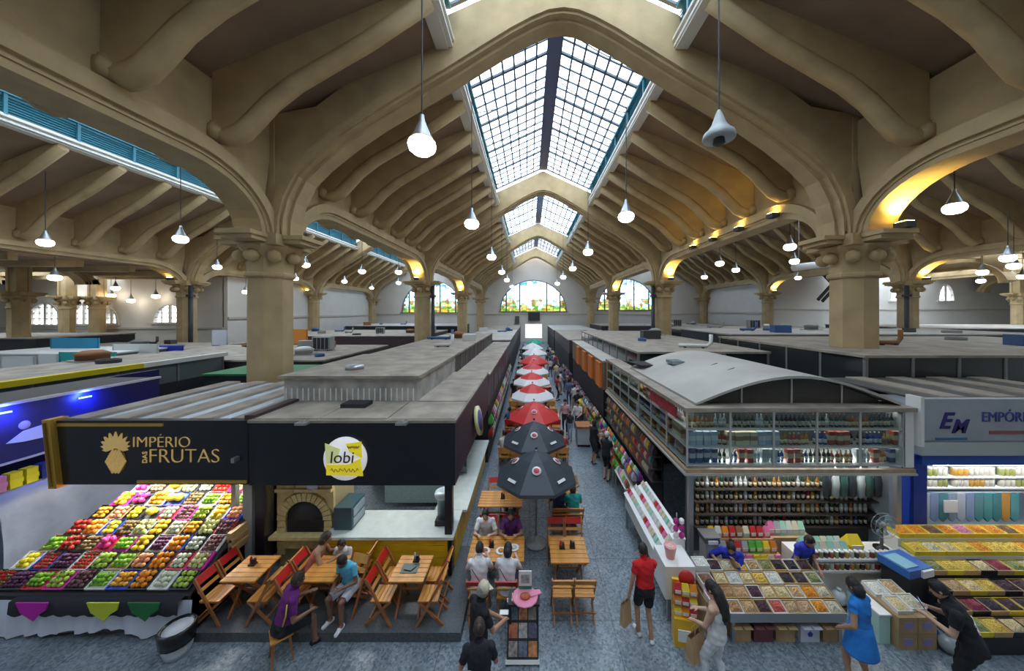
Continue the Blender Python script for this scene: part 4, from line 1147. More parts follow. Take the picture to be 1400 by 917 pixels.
for x0, x1, y0, y1, z, w, n in areas:
    for k in range(n):
        x, y = crn.uniform(x0, x1), crn.uniform(y0, y1)
        if any(abs(x - cx_) < 1.6 and abs(y - cy_) < 1.6 for cx_, cy_ in colpos): continue
        kd = JK[(k + len(w)) % 4]; c_ = crn.randrange(5)
        roof_junk(kd, '%s %s on %s%s' % (('grey', 'dark', 'blue', 'rusty', 'white')[c_], kd.replace('_', ' '), w, '' if k < 4 else ', another one'), x, y, z, crn.uniform(.5, 1.0), jm[c_])
# ================================================================== tables, chairs, umbrellas
def table_proto(w=.8, d=.8, h=.76, far=False):
    root = thing('wooden_table', 'x', 'table')
    if far:
        MB().box(-w / 2, w / 2, -d / 2, d / 2, h - .03, h).build('table_top', woodm, root)
        b = MB()
        for sx in (-1, 1):
            for sy in (-1, 1): b.box(sx * (w / 2 - .06) - .02, sx * (w / 2 - .06) + .02, sy * (d / 2 - .06) - .02, sy * (d / 2 - .06) + .02, 0, h - .03)
        b.build('trestle', woodd, root)
        return root
    n = 6; pw = d / n
    me = MB().box(-w / 2, w / 2, -pw / 2 + .006, pw / 2 - .006, h - .028, h).mesh('plank'); me.materials.append(woodm)
    for k in range(n): obj('plank', me, root, (0, -d / 2 + (k + .5) * pw, 0))
    for s_ in (-1, 1): MB().box(s_ * (w / 2 - .08) - .025, s_ * (w / 2 - .08) + .025, -d / 2 + .02, d / 2 - .02, h - .07, h - .029).build('batten', woodd, root)
    for s_ in (-1, 1):
        x = s_ * (w / 2 - .12)
        MB().bar((x, -d / 2 + .06, 0), (x, d / 2 - .08, h - .06), .035, .045).build('leg', woodd, root)
        MB().bar((x - s_ * .04, d / 2 - .06, 0), (x - s_ * .04, -d / 2 + .08, h - .06), .035, .045).build('leg', woodd, root)
    MB().bar((-w / 2 + .12, 0, h * .47), (w / 2 - .12, 0, h * .47), .03, .03).build('stretcher', woodd, root)
    return root
def chair_proto(top, far=False):
    root = thing('folding_chair', 'x', 'chair')
    W = .21
    slat = MB().box(-W + .02, W - .02, -.033, .033, -.01, .01).mesh('seat_slat'); slat.materials.append(woodm)
    seatys = [-.13 + k * .075 for k in range(5)]
    if far:
        MB().box(-W, W, -.18, .2, .43, .46).build('seat', woodm, root)
        MB().box(-W, W, -.25, -.21, .62, .86).build('backrest', top, root)
        b = MB()
        for s_ in (-1, 1):
            b.bar((s_ * W, .2, 0), (s_ * W, -.23, .86), .03); b.bar((s_ * W, -.24, 0), (s_ * W, .17, .45), .03)
        b.build('frame', woodd, root)
        return root
    for y in seatys: obj('seat_slat', slat, root, (0, y, .455))
    for s_ in (-1, 1):
        MB().bar((s_ * (W - .01), .22, 0), (s_ * (W - .01), -.25, .88), .028, .045).build('leg', woodd, root)
        MB().bar((s_ * (W - .045), -.26, 0), (s_ * (W - .045), .2, .44), .028, .045).build('leg', woodd, root)
        MB().box(s_ * (W - .05) - .014, s_ * (W - .05) + .014, -.17, .2, .41, .445).build('seat_rail', woodd, root)
    br = Matrix.Translation((0, -.225, .80)) @ Matrix.Rotation(R(-28), 4, 'X') 
    MB().box(-W, W, -.012, .012, -.075, .075, mat=Matrix.Translation((0, -.228, .80)) @ Matrix.Rotation(R(28), 4, 'X')).build('back_board', top, root)
    MB().box(-W, W, -.010, .010, -.03, .03, mat=Matrix.Translation((0, -.158, .64)) @ Matrix.Rotation(R(28), 4, 'X')).build('back_slat', woodm, root)
    MB().bar((-W, -.17, .16), (W, -.17, .16), .025).build('stretcher', woodd, root)
    return root
chr_red, chr_wood = chair_proto(redp), chair_proto(woodm)
chr_redf, chr_woodf = chair_proto(redp, True), chair_proto(woodm, True)
tab_n, tab_s, tab_w, tab_f = table_proto(), table_proto(.66, .68), table_proto(1.2, .8), table_proto(.9, .8, far=True)
used = set()
def place(proto, x, y, z, rz, label, group):
    if proto.name not in used:
        used.add(proto.name); o = proto
        o.location = (x, y, z); o.rotation_euler = (0, 0, rz); o['label'] = label; o['group'] = group
    else: o = copy_tree(proto, (x, y, z), rz, label, group)
    return o
G1, G2 = 'terrace tables and chairs', 'aisle tables and chairs'
PZ = .17
for X, nm in ((-5.5, 'beside the fruit display'), (-4.02, 'where the boy in blue sits'), (-2.33, 'before the yellow kiosk counter')):
    place(tab_s, X, 6.52, PZ, 0, 'square orange wooden table %s' % nm, G1)
def chairs_lr(X, y0, nm, z, red_l=True, left=True, right=True):
    for k, dy in enumerate((-.23, .23)):
        w = ('near', 'back')[k]
        if left: place(chr_red if red_l else chr_wood, X - .46, y0 + dy, z, R(-90), '%s folding chair on the left of the table %s' % (('red topped ' if red_l else 'wooden ') + w, nm), G1)
        if right: place(chr_wood, X + .46, y0 + dy, z, R(90), 'wooden %s folding chair on the right of the table %s' % (w, nm), G1)
chairs_lr(-5.5, 6.52, 'beside the fruit display', PZ)
chairs_lr(-4.02, 6.52, 'of the boy in blue', PZ, right=False)
place(chr_wood, -3.56, 6.95, PZ, R(90), 'wooden back folding chair on the right of the table of the boy in blue', G1)
place(chr_wood, -3.50, 6.50, PZ, R(165), 'wooden folding chair on which the boy in blue sits', G1)
chairs_lr(-2.33, 6.52, 'before the yellow counter', PZ)
# aisle
place(tab_n, .85, 7.27, 0, 0, 'empty orange wooden table right of the grey umbrella base', G2)
for x, w in ((.64, 'left'), (1.08, 'right')):
    place(chr_wood, x, 6.55, 0, 0, '%s wooden chair in front of the empty orange table' % w, G2)
    place(chr_red, x, 7.98, 0, PI, '%s red topped chair behind the empty orange table' % w, G2)
place(tab_w, -.72, 7.3, 0, 0, 'wide wooden table where the two women in white sit', G2)
for x, w in ((-1.0, 'left'), (-.45, 'right')):
    place(chr_red, x, 6.52, 0, 0, '%s red topped chair under a woman in white' % w, G2)
    place(chr_red, x, 8.02, 0, PI, '%s red topped chair facing the two women in white' % w, G2)
place(tab_w, -.80, 9.25, 0, 0, 'wooden table left of the nearest black umbrella', G2)
for x, w in ((-1.05, 'left'), (-.55, 'right')):
    place(chr_red, x, 8.6, 0, 0, '%s chair in front of the table left of the black umbrella' % w, G2)
    place(chr_red, x, 9.95, 0, PI, '%s chair behind the table left of the black umbrella' % w, G2)
place(tab_n, 1.0, 9.5, 0, 0, 'wooden table right of the nearest black umbrella', G2)
for x, w in ((.8, 'left'), (1.22, 'right')):
    place(chr_wood, x, 8.85, 0, 0, '%s chair in front of the table right of the black umbrella' % w, G2)
    place(chr_red, x, 10.2, 0, PI, '%s chair behind the table right of the black umbrella' % w, G2)
umbs = [(733, 8.5, 'black', 1.05), (730, 10.8, 'black', 1.05), (730, 13.2, 'red', 1.05), (728, 16.4, 'redwhite', 1.1), (727, 19.6, 'redwhite', 1.15), (728, 23.0, 'redwhite', 1.2), (730, 27.5, 'red', 1.25), (731, 33.0, 'white', 1.3), (728, 38, 'white', 1.3), (731, 44, 'green', 1.3)]
for k, (px, Y, kind, r_) in enumerate(umbs[2:8]):
    for X, w in ((-.75, 'left'), (1.05, 'right')):
        place(tab_f, X, Y + .2, 0, 0, 'small wooden table to the %s of the parasol %s from the far end' % (w, ('sixth', 'fifth', 'fourth', 'third', 'second', 'first')[k]), 'far aisle tables')
        for dx in (-.22, .22):
            for dy, rz in ((-.68, 0), (.68, PI)):
                place(chr_redf if (k + (dy > 0)) % 2 else chr_woodf, X + dx, Y + .2 + dy, 0, rz, 'folding chair at the table %s of the parasol %s from the far end' % (w, ('sixth', 'fifth', 'fourth', 'third', 'second', 'first')[k]), 'far aisle chairs ' + w)
for p_ in (chr_red, chr_wood, chr_redf, chr_woodf): pass

# umbrellas
umb_cols = {'black': M('umbrella_black', (.035, .045, .058), .55), 'red': M('umbrella_red', (.62, .035, .035), .55), 'white': M('umbrella_white', (.75, .74, .74), .6), 'green': M('umbrella_green', (.02, .35, .22), .6)}
emred = M('emblem_red', (.6, .04, .08), .5)
def umbrella(px, Y, kind, r, label, near):
    X = (px - 724) * Y / 450.0
    t = thing('parasol', label, 'parasol', (X, Y, 0), R(22.5), 'aisle parasols')
    zr, za = 1.80, 2.42
    c1 = umb_cols['red' if kind == 'redwhite' else kind]
    n = 8
    for k in range(n):
        a0, a1 = 2 * PI * k / n, 2 * PI * (k + 1) / n
        def P(f, a, rr): return (rr * f * math.cos(a), rr * f * math.sin(a), za - (za - zr) * f ** 1.25)
        vs_ = [(0, 0, za)]
        fs = []
        F = (.35, .62, 1.0)
        for f in F:
            for a, bul in ((a0, 1), ((a0 + a1) / 2, .928), (a1, 1)): vs_.append(P(f, a, r * bul))
        fs += [(0, 1, 2), (0, 2, 3)]
        for i in range(2):
            for j in range(2): fs.append((1 + i * 3 + j, 4 + i * 3 + j, 5 + i * 3 + j, 2 + i * 3 + j))
        e = len(vs_)
        for a, bul in ((a0, 1), ((a0 + a1) / 2, .928), (a1, 1)): vs_.append((r * bul * math.cos(a), r * bul * math.sin(a), zr - .08))
        m_i = [0] * len(fs)
        fs += [(7, e, e + 1, 8), (8, e + 1, e + 2, 9)]
        b = MB()
        for q, f in enumerate(fs):
            pass
        b.add(vs_, fs)
        if kind == 'redwhite':
            for q in range(4, len(fs)): b.mi[q] = 1
        else:
            for q in range(6, len(fs)): b.mi[q] = 2 if kind == 'black' else 0
        b.build('canopy_panel', [c1, umb_cols['white'], M('umbrella_edge', (.06, .07, .085), .5)], t)
    MB().tube([(0, 0, .05), (0, 0, za + .08)], .022, 8).build('pole', steel, t)
    MB().lathe([(.26, 0), (.26, .05), (.07, .07), (.05, .22), (0, .22)], 20).build('base', M('umbrella_base', (.42, .44, .45), .5), t)
    MB().ball((0, 0, za + .06), .04, 8, 5).build('finial', c1, t)
    if near:
        for k in range(n):
            a = 2 * PI * k / n
            MB().bar((.02 * math.cos(a), .02 * math.sin(a), za - .06), (r * .97 * math.cos(a), r * .97 * math.sin(a), zr - .02), .015, .015).build('rib', steel, t)
    if kind in ('black', 'red'):
        am = PI / n
        rr = r * math.cos(am)
        slope = math.atan2((za - zr) * 1.1, rr)
        for k in range(n):
            a = 2 * PI * k / n + am
            f = .55; rad = rr * f; z = za - (za - zr) * f ** 1.25 + .02
            mt = Matrix.Translation((rad * math.cos(a), rad * math.sin(a), z)) @ Matrix.Rotation(a, 4, 'Z') @ Matrix.Rotation(slope * .9, 4, 'Y')
            o = None if k % 2 == 0 else MB().lathe([(.115, 0), (.115, .008), (0, .008)], 18, mat=mt).build('emblem', whitep if kind == 'black' else M('emblem_pink', (.8, .6, .6), .5), t)
            if o: MB().lathe([(.07, .009), (.07, .013), (0, .013)], 14, mat=mt).build('emblem_centre', emred, o)
            if k % 2 == 0 and kind == 'black':
                f = .86; rad = rr * f; z = za - (za - zr) * f ** 1.25 + .02
                mt = Matrix.Translation((rad * math.cos(a), rad * math.sin(a), z)) @ Matrix.Rotation(a, 4, 'Z') @ Matrix.Rotation(slope, 4, 'Y')
                MB().box(-.035, .035, -.13, .13, .012, .02, mat=mt).build('print_band', whitep, t)
    return t
lab = ['nearest black parasol with round red and white emblems', 'second black parasol behind the nearest one', 'plain red parasol with pale emblems behind the black ones',
       'nearest red parasol with broad white rim', 'second red parasol with broad white rim', 'third red parasol with broad white rim', 'small far red parasol without white rim', 'white parasol beyond the last red one', 'second far white parasol at the end of the aisle', 'far green parasol at the end of the aisle']
for k, (px, Y, kind, r_) in enumerate(umbs): umbrella(px, Y, kind, r_, lab[k], k < 4)

# sauce bottles, napkin holders on tables
def condiment(x, y, z, label, c_):
    t = thing('condiment_set', label, 'condiments', (x, y, z), 0, 'table condiments')
    MB().box(-.06, .06, -.05, .05, 0, .03).build('tray', dark, t)
    MB().lathe([(.025, .03), (.025, .13), (.01, .17), (0, .17)], 8, c=(-.03, 0, 0)).build('sauce_bottle', M('sauce_' + c_, {'red': (.5, .02, .02), 'dark': (.05, .03, .02), 'pale': (.5, .5, .45)}[c_], .3), t)
    MB().box(.0, .05, -.03, .03, .03, .12).build('napkin_box', dark, t)
condiment(-5.55, 6.6, .93, 'condiment set on the table beside the fruit display', 'red')
condiment(-2.3, 6.7, .93, 'condiment set on the table before the yellow counter', 'pale')
condiment(.72, 7.3, .76, 'left condiment set on the empty orange table', 'red')
condiment(.95, 7.32, .76, 'right condiment set on the empty orange table', 'dark')
condiment(-.75, 9.25, .76, 'condiment set on the table left of the black parasol', 'dark')
condiment(-.85, 7.35, .76, 'condiment set on the table of the women in white', 'red')
o = MB().box(-.16, .16, -.12, .12, 0, .012).prism([(-.1, -.05), (.04, -.09), (.12, .02), (.0, .1)], .012, .03, 'z').build('menu_card', M('menu_dark', (.05, .08, .07), .4), None, (-2.36, 6.5, .93))
tag(o, 'dark menu card lying on the table before the yellow counter', 'menu')
for k, (x, y, c_) in enumerate(((-.62, 7.2, (.6, .25, .05)), (-.35, 7.3, (.65, .6, .5)), (-.98, 7.2, (.5, .1, .04)))):
    t = thing('food_plate', ('orange food plate in the middle of the table of the women in white', 'pale food plate at the right of the table of the women in white', 'red food plate at the left of the table of the women in white')[k], 'plate', (x, y, .76), 0, 'plates on the women table')
    MB().lathe([(.0, 0), (.07, 0), (.12, .018), (.115, .02), (.07, .006), (0, .006)], 16).build('plate_dish', whitep, t)
    MB().ball((0, 0, .02), (.07, .06, .04), 8, 5).build('food', M('food%d' % k, c_, .6, var=.3, scale=30), t)

# menu stand in front
t = thing('menu_board', 'low menu board with food photographs in a white frame', 'board', (-.12, 5.6, 0))
tilt = Matrix.Translation((0, 0, .04)) @ Matrix.Rotation(R(-28), 4, 'X')
MB().box(-.27, .27, -.015, .015, 0, .82, mat=tilt).build('panel', M('menu_black', (.02, .02, .025), .3), t)
for a, b_, c_, d in ((-.29, .29, -.02, .035), (-.29, .29, .79, .84)):
    MB().box(a, b_, -.03, .02, c_, d, mat=tilt).build('frame_rail', whitep, t)
pic = [(.30, .26, .22), (.45, .13, .07), (.12, .14, .2), (.4, .38, .36), (.5, .2, .08), (.1, .1, .16)]
for i in range(3):
    for j in range(3):
        MB().box(-.24 + i * .17, -.09 + i * .17, -.022, -.016, .07 + j * .24, .27 + j * .24, mat=tilt).build('photo', M('photo%d' % ((i * 2 + j) % 6), pic[(i * 2 + j) % 6], .35, var=.5, scale=18), t)
MB().bar((-.2, .38, 0), (-.2, .3, .7), .02).bar((.2, .38, 0), (.2, .3, .7), .02).build('prop', steel, t)
t = thing('service_stand', 'small service stand behind the menu board', 'stand', (-.1, 6.0, 0))
MB().box(-.28, .28, -.2, .14, .8, .84).build('top', dark, t)
for sx in (-1, 1):
    for sy in (-.17, .11): MB().box(sx * .24 - .02, sx * .24 + .02, sy - .02, sy + .02, 0, .8).build('leg', dark, t)
pb = thing('pink_wrapped_platter', 'pink paper wrapped platter of food on the service stand', 'platter', (-.08, 5.93, .84))
MB().lathe([(0, 0), (.12, 0), (.24, .03), (.22, .04), (.1, .02), (0, .02)], 12).build('paper', M('pink_paper', (.75, .25, .38), .6), pb)
MB().prism([(.1, -.02), (.3, .05), (.26, .14), (.14, .12)], .03, .05, 'z').build('paper_fold', MATS['pink_paper'], pb)
MB().ball((0, 0, .04), (.1, .08, .04), 8, 5).build('food', M('food_red', (.5, .12, .05), .6, var=.4, scale=40), pb)
MB().box(-.24, -.14, -.08, .08, .0, .03).build('bread', M('bread', (.7, .55, .25), .7), pb)
mc = thing('menu_sign', 'white and green menu sign standing behind the pink platter', 'menu', (-.08, 6.1, .84))
MB().box(-.12, .12, -.01, .01, .0, .36).build('card', whitep, mc)
MB().box(-.12, .12, -.016, -.01, .0, .09).build('green_band', M('menu_green', (.02, .25, .1), .5), mc)
MB().box(-.08, .08, -.014, -.01, .14, .3).build('picture', M('photo_x', (.3, .35, .33), .5, var=.5, scale=20), mc)
# ================================================================== fruit, bottles, nuts, packages
ORD = ['first', 'second', 'third', 'fourth', 'fifth', 'sixth', 'seventh', 'eighth', 'ninth', 'tenth', 'eleventh', 'twelfth', 'thirteenth', 'fourteenth']
def ball_mesh(name, col, r, n=8, m=5, sx=1, sz=1, stem=False, rough=.35):
    b = MB().ball((0, 0, 0), (r * sx, r, r * sz), n, m)
    mats = [M('fruit_' + name, col, rough, var=.18, scale=14)]
    if stem:
        b.lathe([(.012, r * sz * .9), (.02, r * sz * 1.05), (0, r * sz * 1.15)], 5, mi=1); mats.append(M('stem_green', (.08, .2, .03), .6))
    me = b.mesh(name)
    for x in mats: me.materials.append(x)
    return me
FR = {
 'orange': (ball_mesh('orange', (.88, .30, .015), .046), .046, 'orange'),
 'tangerine': (ball_mesh('tangerine', (.92, .42, .02), .040, sz=.85), .038, 'tangerine'),
 'lime': (ball_mesh('lime', (.22, .48, .03), .036), .036, 'green lime'),
 'green apple': (ball_mesh('green_apple', (.45, .62, .08), .044, stem=True), .044, 'green apple'),
 'red apple': (ball_mesh('red_apple', (.50, .03, .02), .046, stem=True), .046, 'red apple'),
 'mango': (ball_mesh('mango', (.85, .55, .03), .048, sx=1.45), .046, 'yellow mango'),
 'lemon': (ball_mesh('lemon', (.90, .72, .03), .042, sx=1.3), .04, 'yellow lemon'),
 'strawberry': (ball_mesh('strawberry', (.60, .02, .02), .026, 6, 4, sz=1.2, stem=True), .026, 'red strawberry'),
 'plum': (ball_mesh('plum', (.10, .02, .07), .032), .03, 'dark purple plum'),
 'fig': (ball_mesh('fig', (.16, .06, .07), .036, sz=1.1), .034, 'brown fig'),
 'pear': (ball_mesh('pear', (.68, .66, .28), .042, sz=1.35, stem=True), .044, 'pale pear'),
 'guava': (ball_mesh('guava', (.66, .70, .52), .042), .04, 'pale green guava'),
 'dragon fruit': (ball_mesh('dragon_fruit', (.72, .04, .24), .055, sz=1.2, stem=True), .056, 'pink dragon fruit'),
 'peach': (ball_mesh('peach', (.85, .38, .18), .042), .04, 'rosy peach'),
 'melon': (ball_mesh('melon', (.88, .66, .05), .085, 10, 6, sx=1.2), .08, 'yellow melon'),
 'kiwi': (ball_mesh('kiwi', (.22, .14, .05), .034, sx=1.2, rough=.8), .033, 'brown kiwi'),
}
TRAYC = {'black': M('tray_black', (.015, .015, .02), .4), 'white': M('tray_white', (.72, .73, .72), .5), 'magenta': M('tray_magenta', (.6, .02, .40), .5), 'blue': M('tray_blue', (.03, .08, .55), .5), 'red': M('tray_red', (.45, .02, .03), .5), 'wood': M('tray_wood', (.5, .33, .14), .6), 'green': M('tray_green', (.05, .3, .06), .5), 'yellow': M('tray_yellow', (.75, .6, .04), .5)}
tray_me = {}
def tray_mesh(w, d, c, h=.05):
    k = (round(w, 2), round(d, 2), c)
    if k not in tray_me:
        b = MB().box(-w / 2, w / 2, -d / 2, d / 2, 0, .012)
        for s_ in (-1, 1):
            b.box(s_ * (w / 2 - .006) - .006, s_ * (w / 2 - .006) + .006, -d / 2, d / 2, .012, h)
            b.box(-w / 2 + .012, w / 2 - .012, s_ * (d / 2 - .006) - .006, s_ * (d / 2 - .006) + .006, .012, h)
        me = b.mesh('tray'); me.materials.append(TRAYC[c]); tray_me[k] = me
    return tray_me[k]
frnd = random.Random(21)
def fruit_cell(x, y, z, w, d, slope, kind, trayc, where, pile=1):
    me, r, nm = FR[kind]
    mt = Matrix.Translation((x, y, z)) @ Matrix.Rotation(slope, 4, 'X')
    o = obj('fruit_tray', tray_mesh(w, d, trayc)); o.matrix_world = mt
    tag(o, '%s tray of %ss, %s' % (trayc, nm, where), 'tray', 'fruit display trays')
    sx = r * 2.15 * (1.3 if kind in ('mango', 'lemon') else 1); sy = r * 2.1
    nx, ny = max(1, int((w - .03) / sx)), max(1, int((d - .03) / sy))
    lab = '%s lying in the %s tray of the %s' % (nm, trayc, where)
    lab = '%s, %s' % (nm, where)
    for lv in range(pile + 1):
        ax, ay = nx - lv, ny - lv
        for i in range(ax):
            for j in range(ay):
                if lv and frnd.random() < .3: continue
                p = Vector(((i - (ax - 1) / 2) * sx + frnd.uniform(-.004, .004), (j - (ay - 1) / 2) * sy + frnd.uniform(-.004, .004), .014 + r + lv * r * 1.45))
                f = obj(kind.replace(' ', '_'), me, None, mt @ p)
                f.rotation_euler = (frnd.uniform(-.4, .4) + slope, frnd.uniform(-.4, .4), frnd.uniform(0, 6.28))
                tag(f, lab, 'fruit', '%ss on the fruit display' % nm)
ROWK = [
 ['strawberry', 'plum', 'lime', 'green apple', 'fig', 'lime', 'tangerine', 'orange', 'guava', 'green apple'],
 ['lemon', 'strawberry', 'plum', 'strawberry', 'green apple', 'lime', 'peach', 'orange', 'guava', 'pear'],
 ['lime', 'red apple', 'kiwi', 'dragon fruit', 'lime', 'mango', 'plum', 'orange', 'guava', 'fig'],
 ['red apple', 'orange', 'lemon', 'kiwi', 'pear', 'mango', 'guava', 'tangerine', 'pear', 'fig'],
 ['tangerine', 'peach', 'lemon', 'melon', 'guava', 'fig', 'green apple', 'mango', 'peach'],
 ['mango', 'dragon fruit', 'orange', 'melon', 'kiwi', 'lime', 'tangerine', 'lime'],
 ['dragon fruit', 'peach', 'melon', 'pear', 'guava', 'red apple', 'peach', 'red apple'],
 ['plum', 'dragon fruit', 'pear', 'melon', 'guava', 'red apple', 'lemon', 'peach']]
TC = ['black', 'black', 'black', 'white', 'magenta', 'black', 'wood', 'white', 'blue', 'black', 'red']
slope = math.atan(.58)
for j, row in enumerate(ROWK):
    y = 6.30 + j * .268
    z = .74 + .58 * (y - 6.1) + .01
    xa, xb = disp_x0(y) + .05, -6.36
    w = (xb - xa) / len(row)
    for i, kind in enumerate(row):
        where = '%s fruit display row, %s tray from left' % (ORD[j], ORD[i])
        fruit_cell(xa + (i + .5) * w, y, z, w - .02, .325, slope, kind, TC[(i * 5 + j * 3) % len(TC)], where, 1 if kind not in ('melon', 'strawberry') else 0)
# boards that carry the trays (part of the display)
b = MB()
b.add([(disp_x0(6.1), 6.12, .72), (-6.32, 6.12, .72), (-6.32, 8.5, .72 + .58 * 2.38), (disp_x0(8.5), 8.5, .72 + .58 * 2.38)], [(0, 1, 2, 3)])
b.add([(-6.32, 6.12, .72), (-6.32, 8.5, 2.10), (-6.32, 8.5, 0), (-6.32, 6.12, 0)], [(0, 1, 2, 3)])
b.build('display_board', M('display_dark', (.03, .03, .035), .7), fd)
# wooden side crate
o = MB().box(-6.35, -6.25, 6.9, 7.5, .9, 1.35).box(-6.30, -6.22, 6.9, 7.5, 1.0, 1.06).box(-6.30, -6.22, 6.9, 7.5, 1.15, 1.21).build('side_panel', TRAYC['wood'], fd)
# hanging goods at top back of the display
for k in range(22):
    c_ = [(.05, .06, .45), (.6, .03, .1), (.75, .6, .05), (.65, .66, .7), (.5, .02, .35), (.06, .3, .08)][k % 6]
    x = -9.3 + k * .135
    o = MB().box(-.055, .055, -.04, .04, 0, .16).lathe([(.05, .16), (.02, .2), (0, .2)], 6).build('fruit_package', M('fpk%d' % (k % 6), c_, .4), None, (x, 8.62, 2.2))
    tag(o, '%s %s package in the top row of the fruit stall, %s from the left' % (('blue', 'red', 'yellow', 'white', 'magenta', 'green')[k % 6], 'small', str(k + 1) + ('st' if k % 10 == 0 and k != 10 else 'nd' if k % 10 == 1 and k != 11 else 'rd' if k % 10 == 2 and k != 12 else 'th')), 'package', 'top row fruit packages')
MB().box(-9.4, -6.3, 8.5, 8.75, 2.12, 2.2).build('top_shelf', MATS['display_dark'], fd)

# ------------------------------------------------------------------ bottles
def bottle_mesh(name, glass, label, cap, h=.30, r=.038, neck=.013, sq=False):
    b = MB(); n = 4 if sq else 8
    b.lathe([(r, 0), (r, h * .58), (r * .7, h * .68), (neck, h * .76), (neck, h * .93)], n, mi=0, ph=PI / 4 if sq else 0)
    b.lathe([(r * 1.03, h * .14), (r * 1.03, h * .46)], n, mi=1, smooth=True, ph=PI / 4 if sq else 0)
    b.lathe([(neck * 1.25, h * .92), (neck * 1.25, h), (0, h)], 6, mi=2)
    me = b.mesh(name)
    for c_, rr in ((glass, .12), (label, .5), (cap, .35)): me.materials.append(M('%s_%d' % (name, len(me.materials)), c_, rr))
    return me
BT = [
 ('green wine bottle', bottle_mesh('green_bottle', (.015, .06, .025), (.6, .58, .5), (.3, .05, .05))),
 ('dark wine bottle', bottle_mesh('dark_bottle', (.012, .01, .012), (.55, .5, .4), (.05, .05, .06))),
 ('amber spirit bottle', bottle_mesh('amber_bottle', (.36, .14, .02), (.7, .6, .35), (.1, .06, .03), .27, .042)),
 ('clear spirit bottle', bottle_mesh('clear_bottle', (.42, .5, .52), (.7, .72, .75), (.5, .5, .55), .29, .04)),
 ('blue spirit bottle', bottle_mesh('blue_bottle', (.02, .06, .32), (.6, .65, .7), (.6, .6, .62), .28, .04, sq=True)),
 ('red liqueur bottle', bottle_mesh('red_bottle', (.32, .02, .02), (.65, .55, .4), (.5, .4, .1), .26, .042)),
 ('golden liqueur bottle', bottle_mesh('gold_bottle', (.5, .3, .04), (.15, .1, .06), (.4, .3, .06), .25, .045, sq=True)),
]
def carton_mesh(name, col, w, d, h, band):
    b = MB().box(-w / 2, w / 2, -d / 2, d / 2, 0, h).box(-w / 2 - .002, w / 2 + .002, -d / 2 - .002, d / 2 + .002, h * .35, h * .7, 1)
    me = b.mesh(name); me.materials.append(M(name + '_a', col, .45)); me.materials.append(M(name + '_b', band, .45)); return me
CT = [('orange gift carton', carton_mesh('orange_carton', (.65, .2, .02), .13, .12, .31, (.7, .45, .1))), ('white gift carton', carton_mesh('white_carton', (.6, .64, .66), .15, .12, .3, (.45, .5, .55))),
      ('blue gift carton', carton_mesh('blue_carton', (.04, .07, .2), .13, .12, .31, (.5, .5, .55))), ('red gift carton', carton_mesh('red_carton', (.4, .06, .03), .13, .12, .3, (.6, .5, .3))),
      ('cream gift carton', carton_mesh('cream_carton', (.68, .6, .42), .16, .12, .29, (.3, .2, .1))), ('pale blue gift carton', carton_mesh('pale_carton', (.4, .5, .62), .14, .12, .3, (.7, .72, .75)))]
brnd = random.Random(5)
LV = ['bottom', 'middle', 'top']
def stock(kind_list, x, y, z, where, grp, rz=0):
    nm, me = kind_list
    o = obj('gift_carton' if 'carton' in nm else 'bottle', me, None, (x, y, z), rz)
    tag(o, '%s %s' % (nm, where), 'carton' if 'carton' in nm else 'bottle', grp)
rows = [('k', 2.56), ('k', 2.96), ('k', 3.36)]
for lv, (q, z) in enumerate(rows):
    x = L0 + .42 if lv < 0 else L0 + .08
    run = 0; cur = brnd.choice(BT)
    while x < L1 - .32:
        comp = min(4, int((x - L0) / ((L1 - .22 - L0) / 5)))
        if run <= 0:
            cur = brnd.choice(CT) if brnd.random() < (.42, .34, .1)[lv] else brnd.choice(BT if lv != 2 else BT[:4])
            run = brnd.choice((1, 2, 2, 3, 4))
        w = .172 if 'carton' in cur[0] else .1
        if abs(((x + w / 2 - L0) % ((L1 - .22 - L0) / 5))) < .06: x += .05; continue
        stock(cur, x + w / 2, LY + .15 + brnd.uniform(-.02, .02), z + .005, 'on the %s liquor stall front shelf, %s section from left' % (LV[lv], ORD[comp]), 'front shelf stock')
        x += w; run -= 1
for lv, (q, z) in enumerate(rows):
    y = LY + .5; run = 0
    while y < 11.2:
        if run <= 0: cur = brnd.choice(CT) if brnd.random() < .3 else brnd.choice(BT); run = brnd.choice((2, 3, 4))
        w = .16 if 'carton' in cur[0] else .115
        if not any(abs(y + w / 2 - yy) < .07 for yy in ys):
            stock(cur, L0 + .15, y + w / 2, z + .005, 'on the %s side shelf of the liquor stall along the aisle' % LV[lv], 'side shelf stock', R(90))
        y += w; run -= 1
for lv, z in enumerate((.75, 1.06, 1.37, 1.68)):
    x = L0 + .6
    while x < L1 - .25:
        cur = brnd.choice(BT[:4] if brnd.random() < .8 else BT)
        stock(cur, x, 8.12, z, 'on the %s shelf of the back wall inside the liquor stall' % ('lowest', 'second', 'third', 'highest')[lv], 'back wall bottles')
        x += .118
far = MB()
for z in (2.56, 2.96, 3.36):
    y = 11.3
    while y < 14.9:
        far.lathe([(.038, 0), (.038, .17), (.013, .22), (.013, .3)], 6, c=(L0 + .15, y, z)); y += .12
o = far.build('distant_bottles', M('distant_bottle', (.10, .09, .06), .2)); tag(o, 'crowded bottles on the far part of the side shelf', 'bottles', None, 'stuff')
# red sweets strip at the side corner
o = MB().box(L0 - .03, L0 - .01, 7.9, 9.6, 3.45, 3.72).build('red_poster', M('red_poster', (.35, .03, .05), .5, var=.5, scale=6)); tag(o, 'red printed poster strip on the side of the liquor shelf', 'poster')

